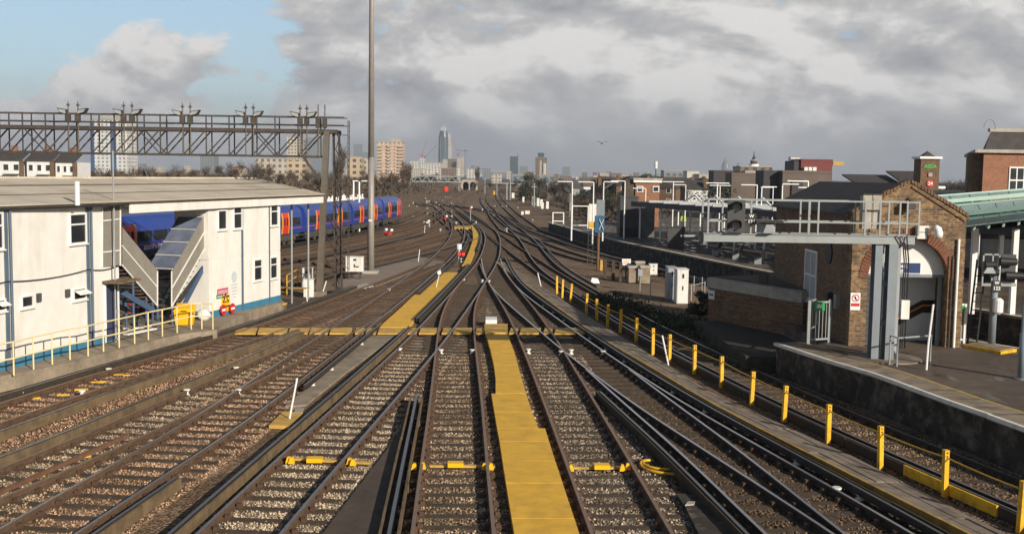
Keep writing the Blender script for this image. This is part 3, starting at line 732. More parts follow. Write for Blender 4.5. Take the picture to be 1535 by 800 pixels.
for (a, b) in [(352,383),(386,429),(432,461),(464,491),(494,525),(532,544),(548,563),(566,624),(628,657),(662,675),(679,706),(712,725),(763,774),(779,808),(814,826),(831,876)]:
    y0, y1 = (497.5, 489.5)
    MB().prism([G(a, y0), G(b, y0), G(b + 3, y1), G(a + 3, y1)], -.11, -.045 + U(-.008, .008)).build('board', m_yboardw, r)
r = thing('walkway', 'yellow board walkway leading from the crossing up towards the red ground lamps', 'walkway', (*G(630, 450), -.2), 'yellow walkways')
strip_boards(r, [(661,408),(636,430.9),(632,431),(604,458),(567,491)], [(688,407),(683,415),(660,440),(637,462),(611.5,490)], [408,419,431,444,458,473,490], -.2, -.04, m_yboard)
r = thing('walkway', 'far curved yellow walkway beside the bending main line', 'walkway', (*G(712, 358), -.2), 'yellow walkways')
strip_boards(r, [(706,337),(709,348),(709,359),(706,368),(700,384),(693,397)], [(712,337),(719.5,347),(719.5,359),(714,370),(709,384),(703,397)], [337,341,346,352,359,367,377,387,397], -.2, -.04, m_yboard)
o = slab([(681,341.5),(706,341.5),(706,338),(681,338)], -.2, -.04); o = o.build('crossing_board', m_yboardw); tag(o, 'far yellow crossing board between the two rails of the bending main line', 'board')
# grey timber walkway with its yellow edge
LE = [(742,392),(794,431),(875,489),(889,499),(943,532),(975,550),(1060,601),(1152,649),(1300,724),(1452,800),(1540,844)]
RE = [(752,390),(813,430),(855,457),(908,490),(958,520),(1000,546),(1043,572),(1088,600),(1152,627),(1252,670),(1402,747),(1509,800),(1600,844)]
r = thing('walkway', 'grey plank walkway with a worn yellow edge beside the row of yellow posts', 'walkway', (*G(1100, 610), -.2))
lg = cr([G(*p, -.02) for p in LE], 1.6); rg = cr([G(*p, -.02) for p in RE], 1.6)
ly = np.array(lg); ry = np.array(rg); ly = ly[np.argsort(ly[:, 1])]; ry = ry[np.argsort(ry[:, 1])]
yy = max(ly[0, 1], ry[0, 1]); top = min(ly[-1, 1], ry[-1, 1]); e_mb = MB()
def lr(y): return float(np.interp(y, ly[:, 1], ly[:, 0])), float(np.interp(y, ry[:, 1], ry[:, 0]))
while yy < top - .5:
    y2 = min(yy + 2.45, top); a0, a1 = lr(yy); b0_, b1 = lr(y2 - .03)
    n = 4
    for k in range(n):
        f0, f1 = k / n + .012, (k + 1) / n - .012
        MB().prism([(a0 + .08 + (a1 - a0 - .08) * f0, yy), (a0 + .08 + (a1 - a0 - .08) * f1, yy), (b0_ + .08 + (b1 - b0_ - .08) * f1, y2 - .03), (b0_ + .08 + (b1 - b0_ - .08) * f0, y2 - .03)], -.2, -.02 + U(-.012, .012)).build('plank', m_timber, r)
    MB().prism([(a0, yy), (a0 + .075, yy), (b0_ + .075, y2), (b0_, y2)], -.2, -.012).build('edge_board', m_edgeboard, r)
    yy = y2
# dark boarding, concrete strips and slabs between the tracks
o = slab([(596,652),(611,613),(609,650),(586,810),(470,816)], -.22, -.12, -.12).build('cable_boarding', m_dktimber); tag(o, 'long dark brown boarding between the pale diagonal track and the triple rail', 'boarding')
o = slab([(559,500),(600,498),(520,556),(458,606),(428,607)], -.22, -.15, -.15).build('concrete_strip', m_conc); tag(o, 'grey concrete strip running down from the yellow crossing between two tracks', 'concrete strip')
r = thing('access_cover', 'pale yellowed board cover with a white marker rod, between two left hand tracks', 'cover', (*G(428, 622), -.2))
MB().prism([G(403,631),(G(434,632)),G(454,611),G(424,611)], -.2, -.10).build('cover_board', m_yboardw, r)
MB().prism([G(440,613),G(452,614),G(456,607),G(446,606)], -.1, -.085).build('patch', m_concl, r)
o = MB().tube([(*G(434, 627, -.1), -.1), (*G(443, 573, 1.0)[:2], .98)], .025, 8)
x, y = G(434, 627, -.1); o = MB().tube([(x, y, -.098), (x + .19, y + .1, 1.0)], .026, 8).build('marker_rod', m_signwhite); tag(o, 'leaning white marker rod standing on the pale board cover', 'rod')
r = thing('concrete_slab', 'mossy concrete slab lying beside the dark track at the frame bottom', 'slab', (*G(1050, 765), -.2))
MB().prism([G(1014,733),G(1047,733),G(1062,753),G(1030,756)], -.22, -.09).build('slab_piece', m_dkconc, r)
MB().prism([G(1030,757),G(1063,754),G(1122,818),G(1062,822)], -.22, -.085).build('slab_piece', m_dkconc, r)
MB().prism([G(1027,757,-.08),G(1040,756,-.08),G(1042,752,-.08),G(1031,752,-.08)], -.09, -.06).build('pale_chip', m_concl, r)
# yellow hoses
r = thing('cable_loop', 'two yellow hoses looped on the ballast beside the dark track', 'hose', (*G(990, 700), -.15))
for (pts) in ([(1008,703),(985,702),(968,697),(963,692),(969,689)], [(1018,711),(990,708),(967,702),(960,695),(964,690),(975,689.5)]):
    MB().tube([(p[0], p[1], -.13) for p in cr([G(*q, -.13) for q in pts], .12)], .035, 8).build('hose', m_yellow, r, smooth=True)
# yellow treadle bars across three tracks
for (a, b, bx, cl, lab) in [((425,686),(556,693),(472,687),[(433,687),(437,688),(524,689),(529,691)],'on the pale diagonal track'), ((617,697),(742,698),(683,694),[(621,697),(634,696),(726,697),(736,697)],'on the straight rusty track left of the walkway'), ((854,700),(946,700),(902,697),[(856,699),(933,699),(941,697)],'on the rusty track right of the walkway')]:
    r = thing('treadle_bar', 'yellow bar with a box bolted ' + lab, 'track device', (*G((a[0] + b[0]) / 2, (a[1] + b[1]) / 2, -.1), -.2), 'yellow bars across the tracks')
    A_, B_ = G(*a, -.12), G(*b, -.12)
    MB().bar((*A_, -.13), (*B_, -.13), .10, .05).build('bar', m_yboardw, r)
    x, y = G(*bx, -.05); MB().rbox((x, y), .36, .24, -.12, -.02, .05).build('box', m_brightyel, r)
    for c in cl:
        x, y = G(*c, -.05); MB().hexa([(x - .07, y - .07, -.14), (x + .07, y - .07, -.14), (x + .07, y + .07, -.14), (x - .07, y + .07, -.14), (x - .03, y - .05, .0), (x + .03, y - .05, .0), (x + .03, y + .05, .0), (x - .03, y + .05, .0)]).build('clamp', m_brightyel, r)
# yellow painted sleeper ends beside the ledge
for i, (px, py, l) in enumerate([(122,582,18),(148,571,20),(95,590,16),(178,560,14),(190,561,10),(50,595,18),(88,620,26),(182,588,14),(232,567,14),(255,561,12),(8,652,20),(125,682,16),(58,710,12)]):
    x, y = G(px, py, -.15); o = MB().rbox((x, y), l * .022, .10, -.2, -.155, .30).build('marker_strip', m_yellow)
    tag(o, 'short yellow strip lying on the sleepers of the cabin side tracks', 'strip', 'yellow strips on the cabin side tracks')
# rusty rail end lying between two tracks
A_, B_ = G(0, 736, -.1), G(192, 652, -.1)
o = MB().bar((*A_, -.12), (*B_, -.10), .08, .09).build('check_rail', m_railred); tag(o, 'loose rusty rail length with a yellow tip lying in the second cabin side track', 'rail length')
# ------------------------------------------------------------------ yellow posts and rope
PB = [(835,439),(843,445),(855,452.5),(879,469.5),(895,479),(911,489),(930,497.5),(954,512),(979,530),(1004,541),(1041.5,559),(1082,579),(1127,605.5),(1176,630),(1242,662.5),(1321,700),(1417.5,741),(1531,795)]
ordn = ['topmost, farthest away', 'second from the far end', 'third from the far end, slightly tilted', 'fourth from the far end, where the rope begins', 'fifth from the far end', 'sixth from the far end', 'seventh from the far end', 'eighth from the far end', 'ninth from the far end', 'tenth from the far end, by a white rod', 'eighth from the near end', 'seventh from the near end', 'sixth from the near end', 'fifth from the near end', 'fourth from the near end', 'third from the near end', 'second from the near end', 'nearest, at the frame edge']
proto = None; tops = []
for i, (px, py) in enumerate(PB):
    x, y = G(px, py, -.15)
    if proto is None:
        proto = thing('marker_post', '', 'post', (x, y, -.2), 'yellow marker posts along the timber walkway')
        mb = MB(); mb.box(-.055, .055, -.012, .012, 0, 1.02); mb.box(-.055, -.031, .012, .09, 0, 1.02); mb.box(.031, .055, .012, .09, 0, 1.02)
        mb.build('shaft', m_yellow, proto, local=True)
        MB().box(-.058, .058, -.016, .094, 1.02, 1.035).build('cap', m_yellow, proto, local=True)
        for z in (.9, .98): MB().tube([(0, -.014, z), (0, -.03, z)], .016, 8).build('bolt', m_rubber, proto, local=True)
        o = proto
    else: o = copy_tree(proto)
    o.location = (x, y, -.2); o.rotation_euler = (U(-.03, .03), U(-.035, .035) + (.07 if i == 2 else 0), .28 + U(-.12, .12))
    o['label'] = 'yellow steel post beside the timber walkway, ' + ordn[i]
    tops.append((x, y))
mb = MB()
for i in range(3, len(tops) - 1):
    (x0, y0), (x1, y1) = tops[i], tops[i + 1]
    mb.tube([(x0 + (x1 - x0) * t, y0 + (y1 - y0) * t, .66 - .022 * 4 * t * (1 - t)) for t in [k / 8 for k in range(9)]], .017, 6)
o = mb.build('rope', m_yline); tag(o, 'thin yellow rope strung along the row of yellow posts', 'rope')
# yellow painted length of guard board near the frame corner
mb = MB(); Y, X = PATH['P']; cp = sub(Y, X, 21.4, 25.2, 2)
o = mb.sweep(cp, boxprof(.05, -.17, .07), off=-1.17 - .16).build('guard_board', m_yellow); tag(o, 'yellow painted board on edge between the two nearest yellow posts', 'board')
# white rods beside tracks
for (px, py, tx, ty, lab) in [(1002,545,993,503,'leaning white rod beside the timber walkway and the tenth post'),(811,428,806,409,'leaning white rod on the far end of the timber walkway'),(482,442,489,421,'leaning white rod beside the base of the grey gantry leg'),(627,391,629,374,'short white rod on the pale ground right of the tall mast'),(636,350,637,338,'small white rod among the far sidings')]:
    x, y = G(px, py, -.1); X2, Z2 = AT(tx, ty, y)
    o = MB().tube([(x, y, -.15), (X2, y + .05, Z2)], .03, 8).build('marker_rod', m_signwhite); tag(o, lab, 'rod')
r = thing('walkway_marker', 'white disc on a white rod standing on the yellow walkway above the crossing', 'marker', (*G(654, 430, -.03), -.03))
x, y = G(654, 430, -.03); MB().tube([(x, y, -.03), (x + .22, y + .1, 1.0)], .025, 8).build('rod', m_signwhite, r)
MB().tube([(x + .17, y + .02, .82), (x + .17, y - .02, .82)], .12, 14).build('disc', m_signwhite, r)
# ------------------------------------------------------------------ ledge and cabins (left)
ZL = .25
LF = [(-140,592),(-80,581),(0,564.5),(82,548),(136,535),(182,523),(226,511),(268,501),(325,494),(331,487),(384,463),(426,452.5)]
lf = [G(*p, ZL) for p in LF]
back = [(lf[-1][0] - 3, lf[-1][1] + 9), (-40, lf[-1][1] + 10), (-46, 22)]
o = MB().prism(lf + back, -.5, ZL).build('concrete_ledge', m_conc); tag(o, 'long weathered concrete ledge carrying the white two storey cabins', 'ledge')
P1, P2 = G(0, 557.5, ZL), G(181, 507.5, ZL)
ang1 = math.atan2(P2[0] - P1[0], P2[1] - P1[1]); F1 = frame(P1, ang1)
Q1, Q2 = G(384, 460, ZL), G(420, 451, ZL)
ang2 = math.atan2(Q2[0] - Q1[0], Q2[1] - Q1[1]); F2 = frame(Q1, ang2)
def window(fr, px0, py0, px1, py1, root, kind='two', v=0.0, glass=None, shade=0):
    """casement: frame > pane, sill; px rect on the wall"""
    u0, z1 = fr.hit(px0, py0); u1, z1b = fr.hit(px1, py0); _, z0 = fr.hit((px0 + px1) / 2, py1); z1 = (z1 + z1b) / 2
    t = .055
    mb = MB()
    mb.fbox(fr, u0, u1, v, v + .06, z0, z0 + t).fbox(fr, u0, u1, v, v + .06, z1 - t, z1).fbox(fr, u0, u0 + t, v, v + .06, z0 + t, z1 - t).fbox(fr, u1 - t, u1, v, v + .06, z0 + t, z1 - t)
    if kind == 'two':
        zm = z1 - (z1 - z0) * .36; mb.fbox(fr, u0 + t, u1 - t, v, v + .055, zm - t / 2, zm + t / 2)
    w = mb.build('window', m_upvc, root)
    MB().fbox(fr, u0 + t, u1 - t, v - .02, v + .018, z0 + t, z1 - t).build('pane', glass or m_pane, w)
    MB().fbox(fr, u0 - .04, u1 + .04, v, v + .10, z0 - .05, z0 - .003).build('sill', m_upvc, w)
    if kind == 'hopper':
        zm = z1 - .08
        mb = MB(); h = (z1 - z0) * .55
        mb.hexa([fr(u0 + .05, v + .08, zm - .03), fr(u1 - .05, v + .08, zm - .03), fr(u1 - .05, v + .08 + .9 * h, zm - .6 * h), fr(u0 + .05, v + .08 + .9 * h, zm - .6 * h), fr(u0 + .05, v + .08, zm), fr(u1 - .05, v + .08, zm), fr(u1 - .05, v + .08 + .9 * h, zm - .6 * h + .03), fr(u0 + .05, v + .08 + .9 * h, zm - .6 * h + .03)])
        mb.build('open_sash', m_upvc, w)
    return w
ZT = 5.42
c1 = thing('site_cabin', 'white two storey portable cabin block with blue plinth, nearer one with the navy door', 'cabin', (*P1, ZL))
U1 = F1.hit(181, 507)[0]
segs = [-8.0, F1.hit(10, 440)[0], F1.hit(132, 420)[0], U1]
zmid = F1.hit(90, 415)[1]
for i in range(3):
    a, b = segs[i] + (.05 if i else 0), segs[i + 1] - .05
    for (z0, z1) in ((ZL + .3, zmid - .03), (zmid + .03, ZT)):
        MB().fbox(F1, a, b, -6, 0, z0, z1).build('wall', m_white, c1)
MB().fbox(F1, segs[0], U1 - .04, -5.98, -.012, ZL, ZT - .05).build('core', m_white2, c1)
for i in range(3):
    a, b = segs[i] + .06, segs[i + 1] - .06
    MB().fbox(F1, a, b, -5.9, .012, ZL, ZL + .297).build('plinth', m_bluebase, c1)
for u in segs[1:3]:
    MB().fbox(F1, u - .09, u + .09, -.3, .035, ZL, ZT + .02).build('corner_post', m_bluegrey, c1)
    MB().tube([F1(u + .16, .07, ZL + .05), F1(u + .16, .07, ZT - .1)], .045, 8).build('downpipe', m_bluegrey, c1)
MB().fbox(F1, segs[0], U1, -.2, .045, ZT - .10, ZT + .06).build('top_rail', m_cabgrey, c1)
# sagging cable between the storeys
mb = MB()
for (k0, k1) in ((0, 1), (1, 2), (2, 3)):
    a, b = segs[k0], segs[k1]
    mb.tube([F1(a + (b - a) * t, .05, zmid + .12 - .10 * 4 * t * (1 - t)) for t in [k / 8 for k in range(9)]], .018, 6)
mb.build('cable', m_rubber, c1)
for r_ in ((102.5,319.5,128,365.5,'two'),(-14,318,3,374,'two'),(30,442,49,461,'one'),(108,431,128,449.5,'hopper'),(-10,448,7,467,'hopper')): window(F1, *r_[:4], c1, r_[4])
for r_ in ((54,440,60,451.5),(97,434,103,444.5)):
    u0, z1 = F1.hit(r_[0], r_[1]); u1, z0 = F1.hit(r_[2], r_[3]); v_ = MB().fbox(F1, u0, u1, 0, .07, z0, z1).build('vent', m_steel, c1)
    for k in range(4): MB().fbox(F1, u0 + .02, u1 - .02, .07, .085, z0 + (z1 - z0) * (.1 + .22 * k), z0 + (z1 - z0) * (.2 + .22 * k)).build('louvre', m_bluegrey, v_)
u0, z1 = F1.hit(157.5, 428); u1, _ = F1.hit(174.5, 428)
d = MB().fbox(F1, u0, u1, 0, .03, ZL + .06, z1).build('door', m_navy, c1)
MB().fbox(F1, u1 - .12, u1 - .06, .03, .09, ZL + 1.0, ZL + 1.14).build('handle', m_lsteel, d)
mb = MB(); mb.fbox(F1, u0 - .07, u0, 0, .045, ZL, z1 + .06).fbox(F1, u1, u1 + .07, 0, .045, ZL, z1 + .06); mb.build('door_frame', m_upvc, c1)
MB().fbox(F1, u0 - .2, u1 + .45, 0, .75, z1 + .10, z1 + .18).build('door_canopy', m_guard, c1)

c2 = thing('site_cabin', 'white two storey portable cabin block with blue plinth, farther one beyond the blue roofed stairs', 'cabin', (*Q1, ZL))
ua, ub, um = F2.hit(313.5, 470)[0], F2.hit(420.5, 452)[0], F2.hit(363, 440)[0]
zm2 = F2.hit(345, 386)[1]
for (a, b) in ((ua, um - .03), (um + .03, ub)):
    for (z0, z1) in ((ZL + .3, zm2 - .025), (zm2 + .025, 5.3)): MB().fbox(F2, a, b, -1.6, 0, z0, z1).build('wall', m_white, c2)
    MB().fbox(F2, a + .02, b - .02, -1.55, .012, ZL, ZL + .297).build('plinth', m_bluebase, c2)
MB().fbox(F2, ua + .04, ub - .04, -1.58, -.012, ZL, 5.28).build('core', m_white2, c2)
MB().fbox(F2, um - .06, um + .06, -.1, .05, ZL, 5.32).build('corner_post', m_bluegrey, c2)
u3 = F2.hit(404, 420)[0]; MB().fbox(F2, u3 - .06, u3 + .01, -.1, .04, ZL, 5.32).build('corner_post', m_bluegrey, c2)
MB().fbox(F2, ua, ub, -.2, .04, 5.30, 5.42).build('top_rail', m_cabgrey, c2)
for r_ in ((325.5,314.5,339,344.5,'one'),(348.7,307,362,343,'two'),(404.5,304.5,416,338.5,'two'),(379.5,388,392,420.5,'two'),(404,384.5,414.8,417.5,'two')): window(F2, *r_[:4], c2, r_[4])
# faded round emblem and leaning notices at its foot
u0, z0 = F2.hit(351, 430)
mb = MB(); mb.tube([F2(u0, .004, z0 + .45), F2(u0, .010, z0 + .45)], .26, 18)
for k in range(5): mb.fbox(F2, u0 - .3 + .04 * k, u0 + .3 - .04 * k, .004, .01, z0 + .08 - .14 * k, z0 + .14 - .14 * k)
mb.build('faded_emblem', M('faded_blue_print', (.52, .56, .60), .7, var=.1), c2)
def notice(px0, py0, px1, py1, mat, lab, v=.02, shape='rect'):
    u0, z1 = F2.hit(px0, py0); u1, z0 = F2.hit(px1, py1)
    if shape == 'disc':
        mb = MB(); c = ((u0 + u1) / 2, (z0 + z1) / 2); mb.tube([F2(c[0], v, c[1]), F2(c[0], v + .05, c[1])], abs(z1 - z0) / 2, 18)
        r = thing('notice_disc', lab, 'sign', F2(c[0], v, z0)); mb.build('disc', mat, r)
        MB().fbox(F2, c[0] - .16, c[0] + .16, v + .05, v + .056, c[1] - .05, c[1] + .05).build('white_bar', m_signwhite, r)
    else:
        r = thing('notice_board', lab, 'sign', F2((u0 + u1) / 2, v, z0)); MB().fbox(F2, u0, u1, v, v + .015, z0, z1).build('plate', mat, r)
        n = 2 if shape == 'rect' else 3
        for k in range(n):
            zz = z0 + (z1 - z0) * (.25 + .3 * k); MB().fbox(F2, u0 + .05, u1 - .05, v + .015, v + .018, zz, zz + (z1 - z0) * .1).build('printed_line', m_signwhite if mat is not m_brightyel else m_dktext, r)
    return r
notice(325,433.5,341,440, m_pink, 'pink notice with white print on the farther cabin wall')
notice(324,441.5,333,446, m_green, 'small green notice on the farther cabin wall')
r = notice(332,443,343.5,465, m_brightyel, 'tall yellow warning notice with a black triangle on the farther cabin wall', shape='tall')
u0, z1 = F2.hit(337, 441); MB().extr([F2(u0 - .25, .036, z1 - .35), F2(u0 + .25, .036, z1 - .35), F2(u0, .036, z1 + .08)], (F2.v[0] * .006, F2.v[1] * .006, 0)).build('black_triangle', m_dktext, r)
MB().extr([F2(u0 - .14, .043, z1 - .31), F2(u0 + .14, .043, z1 - .31), F2(u0, .043, z1 - .05)], (F2.v[0] * .004, F2.v[1] * .004, 0)).build('triangle_centre', m_brightyel, r)
notice(327,457,335,471, m_red, 'red disc with a white bar leaning at the cabin foot, left one', .10, 'disc')
notice(340,455,348,468, m_red, 'red disc with a white bar leaning at the cabin foot, right one', .12, 'disc')
# blue plinth notices
# roof over both cabins
aR = math.atan2(Q2[0] - P1[0], Q2[1] - P1[1]); FR = frame(P1, aR)
ue = FR.hit(487, 292.5, .22)[0]
def eave_z(px, py): return FR.hit(px, py, .22)
e0 = (-9.0, eave_z(0, 313)[1]); e1 = eave_z(487, 292.5)
zr = FR.hit(100, 268.5, -6.2)[1]; ur = FR.hit(388, 273, -6.2)[0]
roof = thing('corrugated_roof', 'long pale corrugated roof spanning both white cabins', 'roof', FR(0, 0, 5.3))
ze = (e0[1] + e1[1]) / 2
mb = MB()
def slope(u, v): return ze + (zr - ze) * ((.22 - v) / 6.42)
def sheet(ua_, ub_, v0, v1, dz, dub=0):
    p = [FR(ua_, v0, slope(0, v0) + dz), FR(ub_, v0, slope(0, v0) + dz), FR(ub_ + dub, v1, slope(0, v1) + dz), FR(ua_, v1, slope(0, v1) + dz)]
    q = [(a[0], a[1], a[2] + .03) for a in p]; return p, q
tot = ur - e1[0]
for (va, vb, dz) in ((.22, -1.75, .05), (-1.6, -4.0, .025), (-3.85, -6.2, 0.0)):
    ua_, ub_ = -9.0, e1[0] + tot * (.22 - va) / 6.42
    dub = tot * (va - vb) / 6.42
    p, q = sheet(ua_, ub_, va, vb, dz, dub); MB().hexa(p + q).build('roof_sheet', m_roofcor, roof)
p = [FR(-9, -6.2, zr), FR(ur, -6.2, zr), FR(ur, -12.5, ze - .2), FR(-9, -12.5, ze - .2)]; MB().hexa(p + [(a[0], a[1], a[2] + .03) for a in p]).build('roof_sheet', m_roofcor, roof)
ends = [FR(e1[0], .22, ze), FR(ur, -6.2, zr), FR(e1[0] + .3, -12.5, ze - .2)]
MB().extr(ends, (0, 0, .04)).build('hip_end', m_roofcor, roof)
for va, k_ in ((-1.7, .05), (-3.95, .03)):
    MB().fbox(FR, -9, e1[0] + tot * (.22 - va) / 6.42, va - .06, va + .05, slope(0, va) + .035, slope(0, va) + .105).build('sheet_lap', m_greysteel, roof)
MB().fbox(FR, -9, ur, -6.35, -6.05, zr + .02, zr + .10).build('ridge_cap', m_roofcor, roof)
MB().fbox(FR, -9, e1[0], .19, .25, ze - .02, ze + .04).build('gutter', m_steel, roof)
MB().fbox(FR, U1 - .1, e1[0] - .1, .12, .18, ze - .38, ze - .03).build('fascia', m_white, roof)
MB().fbox(FR, -9, e1[0] - .2, -1.3, .10, ze - .09, ze - .03).build('soffit', m_cabgrey, roof)
for k in range(0): pass
u0, z0 = FR.hit(116, 306, .3); _, z1 = FR.hit(116, 272, .3)
o = MB().tube([FR(u0, .3, ze + .0), FR(u0, .3, z1)], .085, 12).build('vent_pipe', m_white2); tag(o, 'white vent pipe rising through the corrugated roof', 'pipe')
u0, z0 = F1.hit(172, 400, .25); _, z1 = F1.hit(169, 226, .25)
r = thing('aerial_pole', 'thin pale pole with a short arm standing in front of the nearer cabin end', 'pole', F1(u0, .25, ZL))
MB().tube([F1(u0, .25, ZL), F1(u0, .25, z1)], .03, 8).build('pole', m_lsteel, r)
MB().tube([F1(u0, .25, z1 - .05), F1(u0 + 1.2, .25, z1 - .05)], .012, 6).build('arm', m_lsteel, r)
# posts carrying the far roof end
for k, px in enumerate((437, 462)):
    u0, _ = FR.hit(px, 300, -.5); o = MB().tube([FR(u0, -.5, -.3), FR(u0, -.5, ze - .05)], .05, 8).build('roof_post', m_lsteel); tag(o, 'slim grey post under the far end of the corrugated roof, ' + ('one nearer the cabin wall' if k == 0 else 'outermost one'), 'post')

# ------------------------------------------------------------------ covered stairs between the cabins
ES = F2(ua, 0, 0); FS = frame(P2, math.atan2(ES[0] - P2[0], ES[1] - P2[1]))
st = thing('external_stairs', 'twin flights of grey screened outdoor stairs with blue glazed roof, between the white cabins', 'stairs', FS(1.5, -.5, ZL))
VS = -.25
def SP(px, py, v=VS): u, z = FS.hit(px, py, v); return (u, z)
dv = (FS.v[0] * .04, FS.v[1] * .04, 0)
def panel(pts, v, mat, name, th=.04):
    q = [FS(SP(*p, v)[0], v, SP(*p, v)[1]) for p in pts]
    return MB().extr(q, (FS.v[0] * th, FS.v[1] * th, 0)).build(name, mat, st)
panel([(182.5,341),(182.5,398),(236,459),(236,406)], VS, m_mesh, 'side_screen')
panel([(257.5,406),(257.5,459),(313,361),(313,309)], VS, m_mesh, 'side_screen')
panel([(153.5,312),(153.5,400),(180.5,397),(180.5,308)], .10, m_mesh, 'landing_screen')
for q in ([(182.5,368),(236,431)],[(182.5,397),(236,458.5)],[(257.5,432),(313,336)],[(257.5,459),(313,361)],[(236,406),(236,459)],[(257.5,406),(257.5,459)],[(171,311),(171,399)],[(153.5,312),(153.5,400)],[(180.5,308),(180.5,398)],[(153.5,331),(180.5,328)],[(153.5,378),(180.5,375)]):
    v = VS + .05 if q[0][0] > 181 else .15
    a, b = SP(*q[0], v), SP(*q[1], v)
    MB().bar(FS(a[0], v, a[1]), FS(b[0], v, b[1]), .045).build('trim_rail', m_cabwhite, st)
VB = VS - 1.15
# glazed roof of the right flight: five panels stepping down
top_f, bot_f = SP(313, 308), SP(257.5, 404)
for k in range(5):
    t0, t1 = k / 5 + .006, (k + 1) / 5 - .006
    f0 = (top_f[0] + (bot_f[0] - top_f[0]) * t0, top_f[1] + (bot_f[1] - top_f[1]) * t0); f1 = (top_f[0] + (bot_f[0] - top_f[0]) * t1, top_f[1] + (bot_f[1] - top_f[1]) * t1)
    q = [FS(f0[0], VS + .02, f0[1]), FS(f1[0], VS + .02, f1[1]), FS(f1[0], VB, f1[1]), FS(f0[0], VB, f0[1])]
    MB().hexa([(a[0], a[1], a[2] - .03) for a in q] + q).build('roof_panel', m_stairglass, st)
    MB().bar(FS(f1[0], VS + .03, f1[1] + .015), FS(f1[0], VB, f1[1] + .015), .05, .03).build('glazing_bar', m_cabwhite, st)
# left flight roof, edge on
tl, bl = SP(182.5, 341), SP(236, 406)
for k in range(4):
    t0, t1 = k / 4 + .006, (k + 1) / 4 - .006
    f0 = (tl[0] + (bl[0] - tl[0]) * t0, tl[1] + (bl[1] - tl[1]) * t0); f1 = (tl[0] + (bl[0] - tl[0]) * t1, tl[1] + (bl[1] - tl[1]) * t1)
    q = [FS(f0[0], VS - .02, f0[1]), FS(f1[0], VS - .02, f1[1]), FS(f1[0], VB, f1[1]), FS(f0[0], VB, f0[1])]
    if k < 4: MB().hexa([(a[0], a[1], a[2] - .03) for a in q] + q).build('roof_panel', m_stairglass, st)
# treads, stringers, posts
for (a, b) in (((313,350),(262,462)), ((182.5,388),(232,462))):
    A_, B_ = SP(*a), SP(*b); B_ = (B_[0], max(B_[1], ZL + .1))
    A_ = (A_[0], A_[1] - .35)
    for k in range(12):
        t = (k + .5) / 12; u, z = A_[0] + (B_[0] - A_[0]) * t, A_[1] + (B_[1] - A_[1]) * t
        MB().fbox(FS, u - .14, u + .14, VB + .05, VS - .05, z - .03, z).build('tread', m_greysteel, st)
    off = .55 if a[0] > 250 else -.45
    for v in (VS - .04, VB + .04):
        MB().bar(FS(A_[0] + (off if a[0] > 250 else 0), v, A_[1] - (.2 if a[0] > 250 else .9)), FS(B_[0] + (off if a[0] > 250 else .0), v, max(B_[1] - .1, ZL)), .07, .22).build('stringer', m_stairblue, st)
for px, py0 in ((236, 459), (257.5, 405), (199, 400), (310, 358), (219, 440)):
    u, z = SP(px, py0, VS - .12); MB().tube([FS(u, VS - .12, ZL), FS(u, VS - .12, z)], .05, 8).build('post', m_stairblue, st)
    MB().tube([FS(u, VB + .1, ZL), FS(u, VB + .1, z)], .05, 8).build('post', m_stairblue, st)
# clutter under and before the stairs
def place(px, py, v=0): u, z = F1.hit(px, py, v); return u
for k, (px, py, h) in enumerate(((192, 470, .95), (206, 468, .85))):
    x, y = G(px, py, ZL); y += .6
    mb = MB(); mb.tube([(x, y, ZL), (x, y, ZL + .3), (x, y, ZL + .32), (x, y, ZL + .62), (x, y, ZL + .64), (x, y, ZL + h)], [.27, .27, .285, .285, .27, .27], 16)
    o = mb.build('drum', m_red); tag(o, 'red drum under the stairs, ' + ('left one' if k == 0 else 'right one'), 'drum')
x, y = G(274, 487, ZL)
gb = thing('grit_bin', 'bright yellow bin with a sloping lid behind the cream railing', 'bin', (x, y + .3, ZL), rz=.15)
mb = MB(); mb.hexa([(-.34, -.25, 0), (.34, -.25, 0), (.34, .25, 0), (-.34, .25, 0), (-.40, -.31, .55), (.40, -.31, .55), (.40, .31, .72), (-.40, .31, .72)]); mb.build('body', m_brightyel, gb, local=True)
mb = MB(); mb.hexa([(-.43, -.34, .555), (.43, -.34, .555), (.43, .34, .725), (-.43, .34, .725), (-.36, -.26, .66), (.36, -.26, .66), (.36, .28, .84), (-.36, .28, .84)]); mb.build('lid', m_brightyel, gb, local=True)
MB().box(-.12, .12, -.355, -.335, .56, .60).build('handle', m_rubber, gb, local=True)
def bag(name, px, py, r, h, lab, mat=m_white2):
    x, y = G(px, py, ZL); mb = MB(); n = 12; m_ = 7
    for j in range(m_ + 1):
        t = j / m_; rr = r * math.sin(math.pi * (.12 + .80 * t)) ** .7
        for k in range(n):
            a = 2 * math.pi * k / n; q = rr * (1 + .12 * math.sin(3 * a + 5 * t) + U(-.06, .06)); mb.v.append((x + q * math.cos(a), y + .25 + q * math.sin(a) * .8, ZL + h * t))
    for j in range(m_):
        for k in range(n): mb.f.append((j * n + k, j * n + (k + 1) % n, (j + 1) * n + (k + 1) % n, (j + 1) * n + k)); mb.m.append(0)
    mb.f.append(tuple(m_ * n + k for k in range(n))); mb.m.append(0); mb.f.append(tuple(range(n))[::-1]); mb.m.append(0)
    o = mb.build(name, mat, smooth=True); tag(o, lab, 'sack')
bag('rubble_sack', 303, 481, .29, .48, 'white sack beside the yellow bin behind the railing')
bag('rubble_sack', 190, 487, .42, .42, 'pale sack slumped by the navy door end of the cabin')
